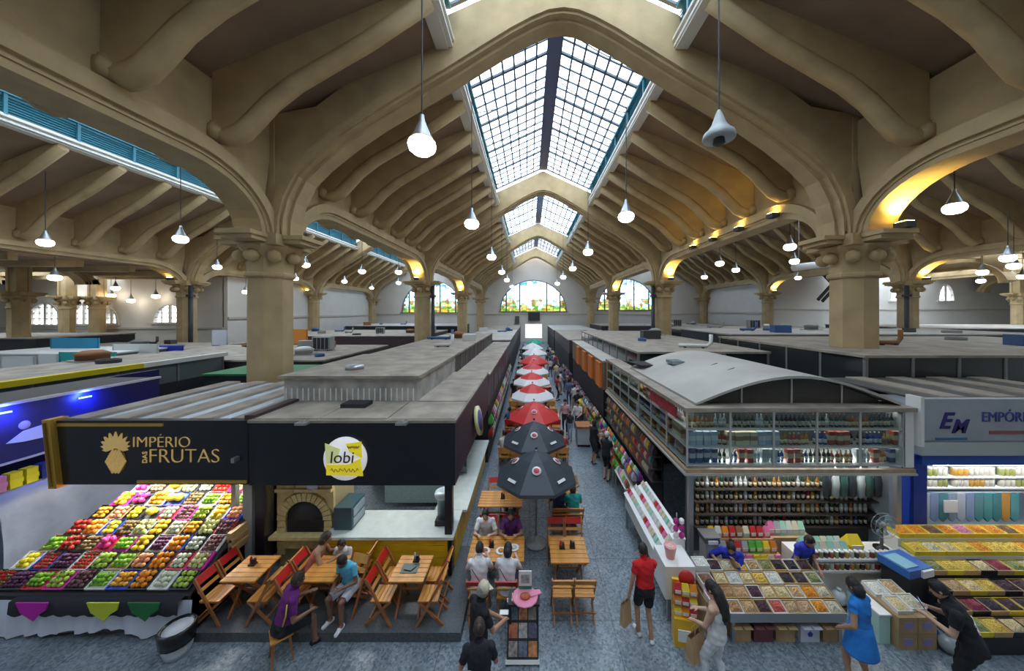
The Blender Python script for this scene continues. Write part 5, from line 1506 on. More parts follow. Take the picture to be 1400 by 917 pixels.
# ------------------------------------------------------------------ nuts and dried fruit in bins
def mound_mesh(w, d, h, seed):
    r_ = random.Random(seed); n = 9; vs_ = []; fs = []
    for i in range(n):
        for j in range(n):
            u, v = i / (n - 1), j / (n - 1)
            e = min(u, 1 - u, v, 1 - v)
            vs_.append(((u - .5) * w, (v - .5) * d, h * (min(1, e * 3.2)) + (r_.uniform(-.012, .012) if 0 < i < n - 1 and 0 < j < n - 1 else 0)))
    for i in range(n - 1):
        for j in range(n - 1): fs.append((i * n + j, i * n + n + j, i * n + n + j + 1, i * n + j + 1))
    return MB().add(vs_, fs).mesh('mound')
NUTS = {'almond': (.42, .22, .10), 'cashew': (.72, .56, .30), 'raisin': (.07, .03, .04), 'apricot': (.85, .27, .01), 'walnut': (.50, .33, .16), 'banana chip': (.82, .50, .08), 'goji berry': (.55, .10, .08), 'coconut': (.78, .74, .64), 'prune': (.035, .025, .035), 'peanut': (.58, .36, .18), 'cranberry': (.30, .03, .06), 'olive': (.25, .27, .10), 'sweet pink': (.65, .22, .38), 'mixed nut': (.52, .36, .2), 'date': (.2, .09, .04), 'pale seed': (.6, .55, .42)}
def nut_mat(k):
    return M('nuts_' + k.replace(' ', '_'), NUTS[k], .6, var=.45, scale=60, bump=1.0, bscale=70)
def bin_(x, y, z, w, d, h, slope, k, where, grp, tray='wood', mound=.05):
    t = thing('goods_bin', '%s bin of %ss %s' % (tray, k, where), 'bin', (x, y, z), 0, grp)
    t.rotation_euler = (slope, 0, 0)
    obj('crate', tray_mesh(w, d, tray, h), t)
    me = mound_mesh(w - .03, d - .03, mound, hash((round(x, 2), round(y, 2))) % 1000); me.materials.append(nut_mat(k))
    o = obj('heap', me, t, (0, 0, h - .02)); o['kind'] = 'stuff'
nt_ = thing('nut_table', 'low dark sloping table carrying bins of nuts', 'table')
b = MB().prism([(5.95, .5), (6.85, .84), (6.85, .78), (5.95, .44)], 3.62, 5.72, 'x').build('sloping_top', dark, nt_)
MB().box(3.62, 5.72, 5.93, 5.96, .40, .56).build('front_rail', steel, nt_)
for x in (3.7, 5.64):
    for y, h in ((6.0, .46), (6.8, .76)): MB().box(x - .03, x + .03, y - .03, y + .03, 0, h).build('leg', steel, nt_)
sl = math.atan2(.34, .9)
grid = [['almond', 'walnut', 'raisin', 'goji berry', 'mixed nut', 'mixed nut', 'apricot', 'pale seed'],
        ['almond', 'peanut', 'raisin', 'cashew', 'cashew', 'peanut', 'apricot', 'pale seed'],
        ['cashew', 'coconut', 'cashew', 'banana chip', 'coconut', 'prune', 'prune', 'olive'],
        ['raisin', 'pale seed', 'banana chip', 'walnut', 'olive', 'prune', 'prune', 'raisin']]
for j, row in enumerate(grid):
    for i, k in enumerate(row):
        y = 6.06 + j * .222; z = .5 + (y - 5.95) * .378
        bin_(3.76 + i * .261, y, z + .005, .25, .215, .06, sl, k, 'on nut table, %s row from front, %s from left' % (ORD[j], ORD[i]), 'nut table bins', 'wood' if (i + j) % 3 else 'white')
# cardboard boxes under the nut table
card = M('cardboard', (.42, .28, .14), .7, var=.15, scale=4)
for k, (x, c_, nm) in enumerate(((3.85, card, 'brown'), (4.25, M('box_maroon', (.16, .05, .06), .6), 'maroon'), (4.65, card, 'plain brown'), (5.1, M('box_white', (.6, .62, .68), .5), 'white'), (5.5, card, 'last brown'))):
    t = thing('cardboard_box', '%s box standing under the nut table' % nm, 'box', (x, 6.1, 0), 0, 'boxes under the nut table')
    MB().box(-.17, .17, -.12, .15, 0, .3).build('carton', c_, t)
    MB().box(-.17, -.02, -.2, -.12, .29, .3).box(.02, .17, -.2, -.12, .29, .3).build('flap', c_, t)
    if nm == 'white': MB().prism([(-.03, .1), (.03, .1), (.05, .15), (0, .2), (-.05, .15)], -.125, -.12).build('blue_mark', M('mark_blue', (.03, .06, .4), .5), t)
# side bins left of the nut table
for k, (x, y, z, kk) in enumerate(((3.42, 6.1, .62, 'sweet pink'), (3.42, 6.38, .72, 'date'), (3.45, 6.66, .84, 'coconut'))):
    bin_(x, y, z, .26, .26, .12, 0, kk, 'on a stand at the left side of the nut table', 'side bins', 'white')
MB_ = MB().box(3.28, 3.56, 5.98, 6.52, 0, .61).box(3.28, 3.58, 6.52, 6.8, 0, .83).build('bin_stand', card); tag(MB_, 'brown carton stand left of the nut table', 'stand')
# tall boxes and packs behind the nut table
bt = thing('goods_counter', 'long counter of boxed sweets behind the nut table', 'counter')
MB().box(4.02, 5.5, 7.02, 7.03, .3, .5).build('body', M('counter_wood', (.45, .31, .17), .55, var=.15), bt)
MB().box(5.7, 7.92, 7.0, 7.45, 0, .52).build('body', whitep, bt)
MB().box(5.7, 7.96, 6.9, 7.45, .52, .56).box(5.7, 7.96, 6.9, 7.45, .76, .80).build('shelf_top', whitep, bt)
MB().box(5.7, 5.76, 6.9, 7.45, .56, .76).box(7.91, 7.96, 6.9, 7.45, .56, .76).build('shelf_side', whitep, bt)
PK = {'red': (.5, .03, .03), 'green': (.08, .42, .05), 'orange': (.7, .22, .02), 'pink': (.72, .18, .35), 'white': (.62, .64, .6), 'mint': (.35, .62, .5), 'yellow': (.75, .55, .03), 'brown': (.28, .13, .06), 'purple': (.2, .03, .25), 'teal': (.03, .3, .3), 'cream': (.65, .58, .42), 'dark': (.05, .045, .05), 'grey': (.35, .36, .38)}
pkm = {}
def pack_mesh(c, w, d, h):
    k = (c, w, d, h)
    if k not in pkm:
        b = MB()
        b.add([(-w / 2, -d / 2, 0), (w / 2, -d / 2, 0), (w / 2, d / 2, 0), (-w / 2, d / 2, 0), (-w * .55, -d * .6, h * .45), (w * .55, -d * .6, h * .45), (w * .55, d * .6, h * .45), (-w * .55, d * .6, h * .45), (-w * .42, -.006, h), (w * .42, -.006, h), (w * .42, .006, h), (-w * .42, .006, h)],
              [(3, 2, 1, 0), (0, 1, 5, 4), (1, 2, 6, 5), (2, 3, 7, 6), (3, 0, 4, 7), (4, 5, 9, 8), (5, 6, 10, 9), (6, 7, 11, 10), (7, 4, 8, 11), (8, 9, 10, 11)])
        b.box(-w * .38, w * .38, -d * .62, -d * .55, h * .22, h * .5, 1)
        me = b.mesh('pack'); me.materials.append(M('pk_' + c, PK[c], .35)); me.materials.append(M('pk_label', (.7, .68, .62), .5)); pkm[k] = me
    return pkm[k]
prnd = random.Random(11)
def pack(c, x, y, z, size, where, grp, rz=0, name='snack_bag', cat='bag'):
    o = obj(name, pack_mesh(c, *size), None, (x, y, z), rz)
    tag(o, '%s %s %s' % (c, name.replace('_', ' '), where), cat, grp)
for j, (y, z, cs) in enumerate(((7.12, .5, ['white', 'cream', 'white', 'pink', 'pink', 'yellow', 'yellow', 'cream', 'pink']), (7.3, .68, ['white', 'grey', 'red', 'red', 'grey', 'green', 'green', 'yellow', 'orange']), (7.5, .88, ['yellow', 'white', 'orange', 'red', 'brown', 'cream', 'red', 'red', 'pink']))):
    for i, c in enumerate(cs):
        pack(c, 4.12 + i * .158, y, z, (.13, .1, .24), 'in the %s row behind the nut table, %s from the left' % (('front', 'middle', 'back')[j], ORD[i]), 'bags behind the nut table', name='sweet_bag')
    MB().box(4.02, 5.5, y - .09, y + .09, 0, z).build('riser', MATS['counter_wood'], bt)
for i in range(6):
    for j in range(2):
        pack(('mint', 'white', 'mint', 'cream')[(i + j) % 4], 6.0 + i * .15, 7.25 - j * .15, .80, (.14, .12, .26), 'beside the blue shirted vendor, %s from left in the %s row' % (ORD[i], ('back', 'front')[j]), 'bags on the white counter')
for i in range(6):
    pack(('pink', 'grey', 'mint', 'white', 'cream', 'mint')[i], 5.6 + i * .14, 7.68, .82, (.14, .12, .3), 'standing behind the vendor in blue, %s from the left' % ORD[i], 'bags behind the vendor')
MB().box(5.52, 6.5, 7.55, 7.8, 0, .82).build('body', M('counter_wood', (.45, .31, .17)), bt)
jar = MB().lathe([(.045, 0), (.045, .1), (.04, .11)], 8).lathe([(.047, .11), (.047, .135), (0, .135)], 8, mi=1)
jarms = []
for nm, c_ in (('amber', (.55, .3, .06)), ('red', (.42, .06, .04)), ('dark', (.08, .05, .05)), ('pale', (.6, .58, .5)), ('olive', (.3, .32, .1))):
    me = jar.mesh('jar'); me.materials.append(M('jar_' + nm, c_, .25)); me.materials.append(M('jar_lid', (.65, .65, .66), .4)); jarms.append((nm, me))
for j in range(2):
    for i in range(19):
        nm, me = jarms[(i * 3 + j * 2 + i // 5) % 5]
        o = obj('preserve_jar', me, None, (5.85 + i * .108, 6.98 if j == 0 else 6.97, .80 if j == 0 else .56))
        if j == 0: tag(o, '%s preserve jar on the upper front edge of the white counter' % nm, 'jar', 'upper counter jars')
        else: tag(o, '%s preserve jar on the lower shelf of the white counter' % nm, 'jar', 'lower counter jars')
yb = thing('snack_bag', 'large bright yellow bag on the white counter', 'bag', (7.05, 7.2, .8))
obj('bag', pack_mesh('yellow', .28, .2, .34), yb)
# fan of the liquor stall
fx, fy, fz = EX(1240) * 6.9 / LY, 6.9, 1.45
t = thing('table_fan', 'grey table fan on the counter between the liquor and emporium stalls', 'fan', (7.72, 7.22, -.1))
MB().lathe([(.14, .9), (.14, .93), (.03, .95), (.02, 1.4)], 14).build('stand', dark, t)
MB().lathe([(.05, -.06), (.07, .04), (0, .06)], 12, mat=Matrix.Translation((0, 0, 1.45)) @ Matrix.Rotation(R(90), 4, 'X')).build('motor', steel, t)
for k in range(5):
    a = 2 * PI * k / 5
    MB().add([(.04 * math.cos(a), -.05, 1.45 + .04 * math.sin(a)), (.21 * math.cos(a - .3), -.09, 1.45 + .21 * math.sin(a - .3)), (.23 * math.cos(a + .2), -.05, 1.45 + .23 * math.sin(a + .2))], [(0, 1, 2), (2, 1, 0)]).build('blade', M('fan_blade', (.45, .62, .62), .4), t)
for r_, y in ((.25, -.11), (.25, -.02), (.17, -.12), (.09, -.12)):
    MB().tube([(r_ * math.cos(2 * PI * i / 20), y, 1.45 + r_ * math.sin(2 * PI * i / 20)) for i in range(20)], .006, 4, closed=True).build('guard_ring', steel, t)
# hanging utensils / black bags in the stall's right rear
for k in range(7):
    x = 7.0 + k * .2
    o = MB().lathe([(.0, -.75), (.09, -.7), (.11, -.4), (.06, -.1), (.01, 0), (.01, .25)], 8, sy=.5).build('hanging_bag', M('hang%d' % (k % 3), [(.02, .03, .04), (.35, .42, .45), (.03, .08, .07)][k % 3], .35), None, (x, 7.75, 2.36))
    tag(o, '%s hanging bag under the liquor stall ceiling, %s from the left' % (('black', 'pale', 'dark green')[k % 3], ORD[k]), 'bag', 'hanging bags')
# weighing scale
t = thing('weighing_scale', 'small steel weighing scale at the left end of the counter', 'scale', (3.95, 7.25, 0))
MB().box(-.14, .14, -.14, .14, 0, 1.0).build('stand', M('scale_grey', (.4, .41, .42), .5), t)
MB().box(-.16, .16, -.16, .16, 1.0, 1.08).build('body', M('scale_dark', (.1, .1, .11), .4), t)
MB().box(-.18, .18, -.16, .16, 1.11, 1.13).build('pan', steel, t)
MB().box(-.1, .1, -.19, -.16, 1.0, 1.07).build('display', whitep, t)

# ------------------------------------------------------------------ white counter along the aisle and its goods
wc = thing('white_counter', 'white display counter along the right edge of the aisle', 'counter')
MB().box(2.62, 3.2, 6.35, 6.95, .45, 1.08).build('end_case', whitep, wc)
MB().box(2.7, 3.25, 6.95, 9.3, .5, .85).build('case', whitep, wc)
for x in (2.72, 3.1):
    for y in (6.45, 9.2): MB().box(x - .03, x + .03, y - .03, y + .03, 0, .5).build('leg', steel, wc)
MB().prism([(2.66, .86), (3.3, 1.18), (3.3, 1.21), (2.66, .89)], 6.95, 9.3, 'y').build('sloping_shelf', whitep, wc)
for k in range(14):
    for j in range(3):
        c = ('white', 'cream', 'white', 'mint', 'pink', 'white', 'cream', 'red')[(k * 3 + j) % 8]
        pack(c, 2.8 + j * .19, 7.08 + k * .162, .92 + j * .1, (.11, .1, .15), 'on white aisle counter, %s row from front, %s column' % (ORD[k], ('left', 'middle', 'right')[j]), 'packs on the white counter', R(90), 'sweet_pack', 'pack')
t = thing('candy_bucket', 'pink bucket of sweets on the end of the white counter', 'bucket', (2.82, 6.6, 1.08))
MB().lathe([(.08, 0), (.12, .22), (.125, .24), (.11, .24), (.07, .04), (0, .04)], 14).build('tub', M('tub_pink', (.75, .35, .33), .4), t)
MB().ball((0, 0, .2), (.1, .1, .05), 10, 5).build('sweets', M('sweets', (.8, .45, .4), .5, var=.4, scale=40), t)
t = thing('flower_tower', 'magenta and white sweets rack behind the pink bucket', 'rack', (3.15, 7.05, 0))
MB().box(-.13, .13, -.1, .1, 0, 1.2).build('rack_body', whitep, t)
for k in range(3):
    for i in range(2): MB().ball((-.06 + i * .12, -.1, 1.28 + k * .15), (.06, .05, .07), 8, 5).build('sweet_bag', M('rack_magenta', (.55, .02, .25), .4) if (i + k) % 3 else whitep, t)
MB().bar((0, 0, 1.2), (0, 0, 1.7), .02).build('rack_pole', steel, t)
# chip rack in yellow and red
t = thing('snack_rack', 'yellow and red snack rack standing before the nut table', 'rack', (2.82, 5.98, 0), R(-12))
yw, rd = M('rack_yellow', (.80, .46, .02), .4), M('rack_red', (.55, .03, .03), .4)
MB().box(-.2, .2, -.12, .14, 0, .5).build('base', yw, t)
MB().box(-.2, .2, .08, .14, .5, 1.05).build('back', yw, t)
for k in range(3):
    for i in range(3):
        o = obj('snack_bag', pack_mesh(('yellow', 'orange', 'red')[(i + k) % 3], .13, .1, .2), t, (-.13 + i * .13, -.02 + k * .0, .5 + k * .19))
MB().box(-.14, .1, -.14, -.12, .12, .32).build('label_panel', whitep, t)
MB().lathe([(.14, 0), (.14, .03), (0, .03)], 16, mat=Matrix.Translation((.05, .1, 1.1)) @ Matrix.Rotation(R(90), 4, 'X')).build('round_topper', rd, t)
# long row of goods tables down the aisle
cols_all = list(PK)
for k in range(13):
    y0 = 9.75 + k * 1.45 + (2.0 if k > 9 else 0)
    t = thing('goods_table', 'goods table along the right side of the aisle, %s from the front' % ORD[k], 'table', (3.12, y0 + .6, 0), 0, 'aisle goods tables')
    MB().box(-.3, .3, -.6, .6, .72, .76).build('top', whitep if k % 3 == 0 else woodd, t)
    for sx in (-1, 1):
        for sy in (-1, 1): MB().box(sx * .26 - .02, sx * .26 + .02, sy * .55 - .02, sy * .55 + .02, 0, .72).build('leg', steel, t)
    MB().box(.05, .3, -.58, .58, .76, .98).build('riser', darkwood, t)
    for i in range(9):
        for j in range(3 if k < 5 else 2):
            c = prnd.choice(cols_all)
            if k > 6 and i % 2: continue
            pack(c, 3.12 - .21 + j * .19, y0 + .07 + i * .133, .76 if j == 0 else .98, (.13, .11, .2 + .06 * prnd.random() // .02 * .02), 'on the %s goods table along the aisle' % ORD[k], 'goods on the %s aisle table' % ORD[k], R(90), 'snack_bag' if k < 6 else 'biscuit_pack', 'bag')
# goods on the shelves of the stall wall behind these tables
for k in range(90):
    y = 9.6 + (k % 30) * .19; lv = k // 30
    c = prnd.choice(['dark', 'brown', 'red', 'cream', 'orange', 'dark', 'yellow', 'teal'])
    pack(c, 3.62, y, 1.12 + lv * .36, (.15, .12, .26), 'on the %s wall shelf beside the aisle under the liquor shelf' % ('low', 'middle', 'high')[lv], 'wall shelf goods ' + ('low', 'middle', 'high')[lv], R(90), 'spice_bag', 'bag')
for lv in range(3): MB().box(3.5, 3.8, 9.45, 15.3, 1.08 + lv * .36, 1.11 + lv * .36).build('wall_shelf', darkwood, lq)
MB().box(3.8, 3.85, 9.45, 15.3, 0, 2.34).build('wall_panel', dark, lq)
# left side of the aisle: goods in front of the purple facade
for k in range(60):
    y = 13.3 + (k % 30) * .45; lv = k // 30
    c = prnd.choice(cols_all)
    pack(c, -1.56, y, 1.02 + lv * .5, (.24, .16, .34), 'on the %s ledge of the left aisle stalls' % ('lower', 'upper')[lv], 'left aisle ledge goods', R(90), 'gift_bag', 'bag')
lg = thing('goods_ledge', 'long double ledge of goods on the left side of the aisle', 'shelf')
for lv in range(2): MB().box(-1.62, -1.45, 13.1, 27, .98 + lv * .5, 1.02 + lv * .5).build('ledge', darkwood, lg)

# ------------------------------------------------------------------ emporium goods
for lv, z in enumerate((1.80, 2.06)):
    for i in range(34):
        if i % 9 == 8: continue
        nm, me = jarms[(3, 3, 4, 3, 0)[(i // 3 + lv) % 5]]
        o = obj('preserve_jar', me, None, (E0 + .42 + i * .125, LY + .55, z), 0, 1.5)
        tag(o, '%s jar on the %s emporium shelf under the blue band' % (nm, ('lower', 'upper')[lv]), 'jar', 'emporium jars')
for i in range(12):
    x = E0 + .42 + i * .21
    c_ = [(.30, .38, .50), (.45, .52, .60), (.24, .34, .55), (.10, .30, .34)][i % 4] if i < 8 else [(.06, .26, .30), (.6, .3, .05), (.08, .33, .36)][i % 3]
    o = MB().prism([(x - .1, 1.72), (x + .1, 1.72), (x + .095, 1.15), (x, 1.05), (x - .095, 1.15)], LY + .35, LY + .4).build('hanging_packet', M('hpk%d_%d' % (i % 4, i > 7), c_, .25), None)
    tag(o, '%s plastic packet hanging in the emporium stall, %s from the blue post' % (('grey', 'pale', 'blue', 'teal')[i % 4] if i < 8 else ('teal', 'orange', 'green')[i % 3], ORD[i]), 'packet', 'emporium hanging packets')
o = MB().box(E0 + 1.0, E0 + 1.32, LY + .3, LY + .32, 1.3, 1.58).build('price_sign', whitep); tag(o, 'white price sign between the hanging emporium packets', 'sign')
MB().tube([(E0 + .3, LY + .38, 1.735), (E1, LY + .38, 1.735)], .012, 6).build('hanging_rail', steel, t := thing('packet_rail', 'steel rail from which the emporium packets hang', 'rail'))
ed = thing('emporium_display', 'stepped display of dried fruit bins in the emporium stall', 'display')
steps = [(5.75, .30), (6.03, .42), (6.31, .55), (6.59, .72), (6.87, .90), (7.15, 1.08)]
for y, z in steps: MB().box(8.0 if y > 6.4 else 7.75, E1, y, y + .28, 0, z).build('step', dark if z < .8 else whitep, ed)
ek = [['olive', 'banana chip', 'cashew', 'walnut', 'mixed nut', 'olive', 'pale seed', 'almond', 'date', 'raisin', 'raisin'],
      ['raisin', 'cranberry', 'prune', 'raisin', 'prune', 'raisin', 'prune', 'raisin', 'prune', 'date', 'date'],
      ['walnut', 'mixed nut', 'cashew', 'banana chip', 'raisin', 'raisin', 'prune', 'prune', 'raisin', 'raisin', 'date'],
      ['olive', 'banana chip', 'banana chip', 'cashew', 'cranberry', 'olive', 'pale seed', 'almond', 'cashew', 'olive', 'olive'],
      ['banana chip', 'pale seed', 'cashew', 'banana chip', 'apricot', 'banana chip', 'banana chip', 'apricot', 'cashew', 'banana chip', 'cashew'],
      ['apricot', 'apricot', 'date', 'apricot', 'sweet pink', 'apricot', 'apricot', 'date', 'apricot', 'goji berry', 'apricot']]
for j, row in enumerate(ek):
    y, z = steps[j]
    for i, k in enumerate(row):
        x = (8.2 if y > 6.4 else 7.95) + i * .335
        if x > E1 - .15: continue
        bin_(x, y + .13, z + .025, .32, .26, .10, R(8), k, 'in the emporium, %s step from front, %s from left' % (ORD[j], ORD[i]), 'emporium bins', ('yellow', 'wood', 'black', 'wood')[(i + j) % 4] if j < 4 else 'yellow', .07)
# blue scale / freezer corner
t = thing('blue_counter_scale', 'blue and white counter scale between the two right stalls', 'scale', (7.55, 6.60, 0), R(12))
MB().box(-.25, .25, -.2, .25, 0, .85).build('stand', dark, t)
MB().box(-.3, .3, -.22, .28, .85, 1.0).build('body', M('scale_blue', (.03, .13, .42), .35), t)
MB().box(-.28, .05, -.16, .2, 1.0, 1.02).build('glass_top', M('scale_glass', (.25, .45, .55), .15), t)
MB().box(.0, .28, -.26, -.22, .85, .98).build('keypad', whitep, t)
for k, (x, y, kk) in enumerate(((6.75, 6.05, 'cashew'), (7.05, 6.1, 'pale seed'), (6.72, 6.4, 'coconut'), (7.05, 6.42, 'mixed nut'))):
    bin_(x, y, .58, .28, .28, .08, R(10), kk, 'on the carton stack before the blue scale, %s' % ('front left', 'front right', 'rear left', 'rear right')[k], 'carton stack bins', 'white')
for k, (x, y, z, nm) in enumerate(((6.72, 6.02, 0, 'lower left'), (7.06, 6.02, 0, 'lower right'), (6.72, 6.02, .29, 'upper left'), (7.06, 6.02, .29, 'upper right'))):
    t = thing('fruit_carton', '%s printed carton in the stack before the blue scale' % nm, 'carton', (x, y, z), 0, 'carton stack')
    MB().box(-.165, .165, -.18, .55, 0, .28).build('box_body', card, t)
    MB().box(-.08, .08, -.186, -.18, .08, .2).build('printed_label', M('carton_print', (.3, .25, .5), .5), t)
t = thing('mint_tray', 'mint and white tray leaning by the carton stack', 'tray', (6.42, 6.1, 0))
MB().box(-.1, .1, -.15, .45, 0, .5).build('box', M('mint_box', (.45, .66, .6), .5), t)
MB().box(-.1, .12, -.16, .46, .5, .53).build('lid', whitep, t)
for k in range(3):
    bag = MB().ball((0, 0, .14), (.16, .13, .15), 10, 6).lathe([(.03, .27), (.05, .33), (0, .33)], 7).build('plastic_bag', M('bag_pale%d' % k, [(.6, .62, .64), (.05, .12, .3), (.3, .34, .36)][k], .2), None, (7.2 + k * .1, 6.05 - k * .22 + .2, 0.0) if k else (6.35, 6.75, 0))
    tag(bag, ('white', 'dark blue', 'grey')[k] + ' tied plastic bag on the floor near the blue scale', 'bag', 'tied plastic bags')
# ================================================================== people
import numpy as np
SK = {'light': (.60, .36, .25), 'tan': (.44, .24, .15), 'brown': (.24, .12, .075), 'fair': (.66, .42, .31)}
def ik(a, t, l1, l2, hint):
    a, t = Vector(a), Vector(t); d = t - a; L = d.length
    L2 = min(L, (l1 + l2) * .995)
    if L > 1e-6: d = d / L
    t = a + d * L2
    x = (l1 * l1 - l2 * l2 + L2 * L2) / (2 * L2); h = math.sqrt(max(0, l1 * l1 - x * x))
    hv = Vector(hint); hv = hv - d * hv.dot(d)
    hv = hv.normalized() if hv.length > 1e-5 else d.orthogonal().normalized()
    return a + d * x + hv * h, t
def build_body(P, voxel, fingers):
    """P: pose. Returns vertices, faces, normals, classes and the joints; local +Y is where the figure faces."""
    hipz = P.get('hip', .93); lean = R(P.get('lean', 2)); side = R(P.get('side', 0))
    pel = Vector((0, 0, hipz))
    up = Vector((math.sin(side), math.sin(lean), math.cos(lean) * math.cos(side))).normalized()
    bend = P.get('sit', False)
    spine = [pel - up * .06, pel + up * .06, pel + up * .2, pel + up * .36, pel + up * .47, pel + up * .53]
    rad = [(.155, .115), (.165, .12), (.145, .105), (.175, .118), (.165, .095), (.075, .065)]
    g = P.get('girth', 1.0)
    b = MB(); segs = []
    def ring_loft(pts, rr):
        n = 14; vs_ = []; fs = []
        for p, (rx, ry) in zip(pts, rr):
            for k in range(n):
                t = 2 * PI * k / n
                vs_.append(p + Vector((rx * g * math.cos(t), ry * g * math.sin(t), 0)))
        for i in range(len(pts) - 1):
            for k in range(n): fs.append((i * n + k, i * n + (k + 1) % n, (i + 1) * n + (k + 1) % n, (i + 1) * n + k))
        fs.append(tuple(range(n - 1, -1, -1))); fs.append(tuple((len(pts) - 1) * n + k for k in range(n)))
        b.add(vs_, fs)
    ring_loft(spine, rad)
    segs.append(('hips', pel - up * .06, pel + up * .08, .16)); segs.append(('torso', pel + up * .1, pel + up * .5, .16))
    def limb(a, c, ra, rb):
        a, c = Vector(a), Vector(c); n = 5
        b.tube([a.lerp(c, i / n) for i in range(n + 1)], [ra + (rb - ra) * i / n for i in range(n + 1)], 10)
        b.ball(a, ra, 10, 6); b.ball(c, rb, 10, 6)
    neck0 = pel + up * .5; hy = R(P.get('hyaw', 0)); hp = R(P.get('hpitch', -8))
    hd = neck0 + Vector((up.x * .1, up.y * .08 + .02, .06)); 
    hm = Matrix.Rotation(hy, 4, 'Z') @ Matrix.Rotation(hp, 4, 'X')
    head = hd + (hm @ Vector((0, .02, .115)))
    limb(neck0, head - Vector((0, 0, .06)), .055, .052)
    HM = Matrix.Translation(head) @ hm
    hb = MB(); hb.ball((0, 0, 0), (.076, .096, .118), 14, 10); hb.ball((0, .035, -.055), (.055, .062, .062), 12, 8)
    hb.tube([(0, .09, .015), (0, .112, -.025), (0, .09, -.035)], [.008, .015, .012], 8)
    for s_ in (-1, 1): hb.ball((s_ * .079, -.005, -.005), (.012, .02, .032), 8, 6)
    b.add([HM @ Vector(v) for v in hb.v], hb.f)
    segs.append(('head', head - Vector((0, 0, .03)), head + Vector((0, 0, .06)), .1))
    segs.append(('neck', neck0 + up * .02, hd + Vector((0, 0, .03)), .05))
    J = {'head': HM, 'pel': pel, 'up': up}
    for nm, s_ in (('L', -1), ('R', 1)):
        sh = pel + up * .455 + Vector((s_ * .165 * g, 0, 0))
        wr = Vector(P.get('wrist' + nm, (s_ * .27, .06, hipz - .1)))
        el, wr = ik(sh, wr, .285, .25, P.get('elbow' + nm, (s_ * .5, -.6, -.6)))
        limb(sh, el, .052 * g, .043); limb(el, wr, .042, .028)
        b.ball(sh, (.062 * g, .06, .062), 10, 6)
        d = (wr - el).normalized(); palm = wr + d * .05
        segs.append(('uarm', sh, el, .05)); segs.append(('farm', el, wr, .035)); segs.append(('hand', wr + d * .02, wr + d * .17, .03))
        ax = d.cross(Vector((0, 0, 1)))
        ax = ax.normalized() if ax.length > .1 else Vector((0, 1, 0))
        nrm = ax.cross(d).normalized()
        limb(wr, wr + d * .075, .026, .030); b.ball(palm, (.036, .036, .026), 8, 6)
        curl = nrm * (-.35)
        if fingers:
            for q in range(4):
                o_ = (q - 1.5) * .0205
                f0 = wr + d * .078 + ax * o_; L = (.062, .074, .07, .055)[q]
                f1 = f0 + (d + curl * .5).normalized() * L * .55; f2 = f1 + (d + curl * 1.6).normalized() * L * .5
                b.tube([f0, f1, f2], [.0105, .0095, .0085], 6); b.ball(f2, .0085, 6, 4)
            t0 = wr + d * .03 - ax * s_ * .03; t1 = t0 + (d * .6 - ax * s_ * .7).normalized() * .04; t2 = t1 + (d * .9 - ax * s_ * .2 + curl * .4).normalized() * .03
            b.tube([t0, t1, t2], [.013, .0115, .009], 6)
        else: limb(wr + d * .07, wr + d * .14, .028, .02)
        J['hand' + nm] = wr + d * .1
        hp_ = pel + Vector((s_ * .085 * g, 0, -.03))
        an = Vector(P.get('ankle' + nm, (s_ * .1, 0, .085)))
        kn, an = ik(hp_, an, .425, .425, P.get('knee' + nm, (s_ * .05, 1, .1)))
        limb(hp_, kn, .086 * g, .058); limb(kn, an, .056, .036)
        b.ball(kn.lerp(an, .28) - Vector((0, .012, 0)), (.054, .054, .09), 8, 6)
        segs.append(('thigh', hp_, kn, .08)); segs.append(('calf', kn, an - (an - kn).normalized() * .02, .045))
        fd_ = Matrix.Rotation(R(P.get('toe' + nm, -s_ * 8)), 3, 'Z') @ Vector((0, 1, 0))
        toe = an + fd_ * .15 - Vector((0, 0, .055)); heel = an - fd_ * .04 - Vector((0, 0, .045))
        limb(heel, toe, .036, .030); limb(an, an + fd_ * .06 - Vector((0, 0, .03)), .036, .034)
        segs.append(('foot', heel, toe, .035))
    me = b.mesh('body')
    o = bpy.data.objects.new('tmp', me); C.objects.link(o)
    m = o.modifiers.new('r', 'REMESH'); m.mode = 'VOXEL'; m.voxel_size = voxel
    m2 = o.modifiers.new('s', 'SMOOTH'); m2.factor = .5; m2.iterations = 3 if voxel < .02 else 1
    dg = bpy.context.evaluated_depsgraph_get(); ev = o.evaluated_get(dg); em = ev.to_mesh()
    nv, nf = len(em.vertices), len(em.polygons)
    co = np.empty(nv * 3, np.float32); em.vertices.foreach_get('co', co); co = co.reshape(-1, 3)
    no = np.empty(nv * 3, np.float32); em.vertices.foreach_get('normal', no); no = no.reshape(-1, 3)
    faces = [tuple(p.vertices) for p in em.polygons]
    ev.to_mesh_clear(); bpy.data.objects.remove(o); bpy.data.meshes.remove(me)
    best = np.full(nv, 1e9); cls = np.zeros(nv, int); tt = np.zeros(nv)
    for i, (nm, a, c, r) in enumerate(segs):
        a, c = np.array(a), np.array(c); d = c - a; L = (d * d).sum()
        t = np.clip(((co - a) @ d) / L, 0, 1)
        dist = np.linalg.norm(co - (a + t[:, None] * d), axis=1) - r
        w = dist < best; best[w] = dist[w]; cls[w] = i; tt[w] = t[w]
    names = [s_[0] for s_ in segs]
    return co, no, faces, cls, tt, names, J
def pmesh(name, co, faces, mats, mi=None):
    me = bpy.data.meshes.new(name); me.from_pydata([tuple(map(float, v)) for v in co], [], faces)
    for x in (mats if isinstance(mats, list) else [mats]): me.materials.append(x)
    me.polygons.foreach_set('use_smooth', [True] * len(faces))
    if mi is not None: me.polygons.foreach_set('material_index', mi)
    me.update(); return me
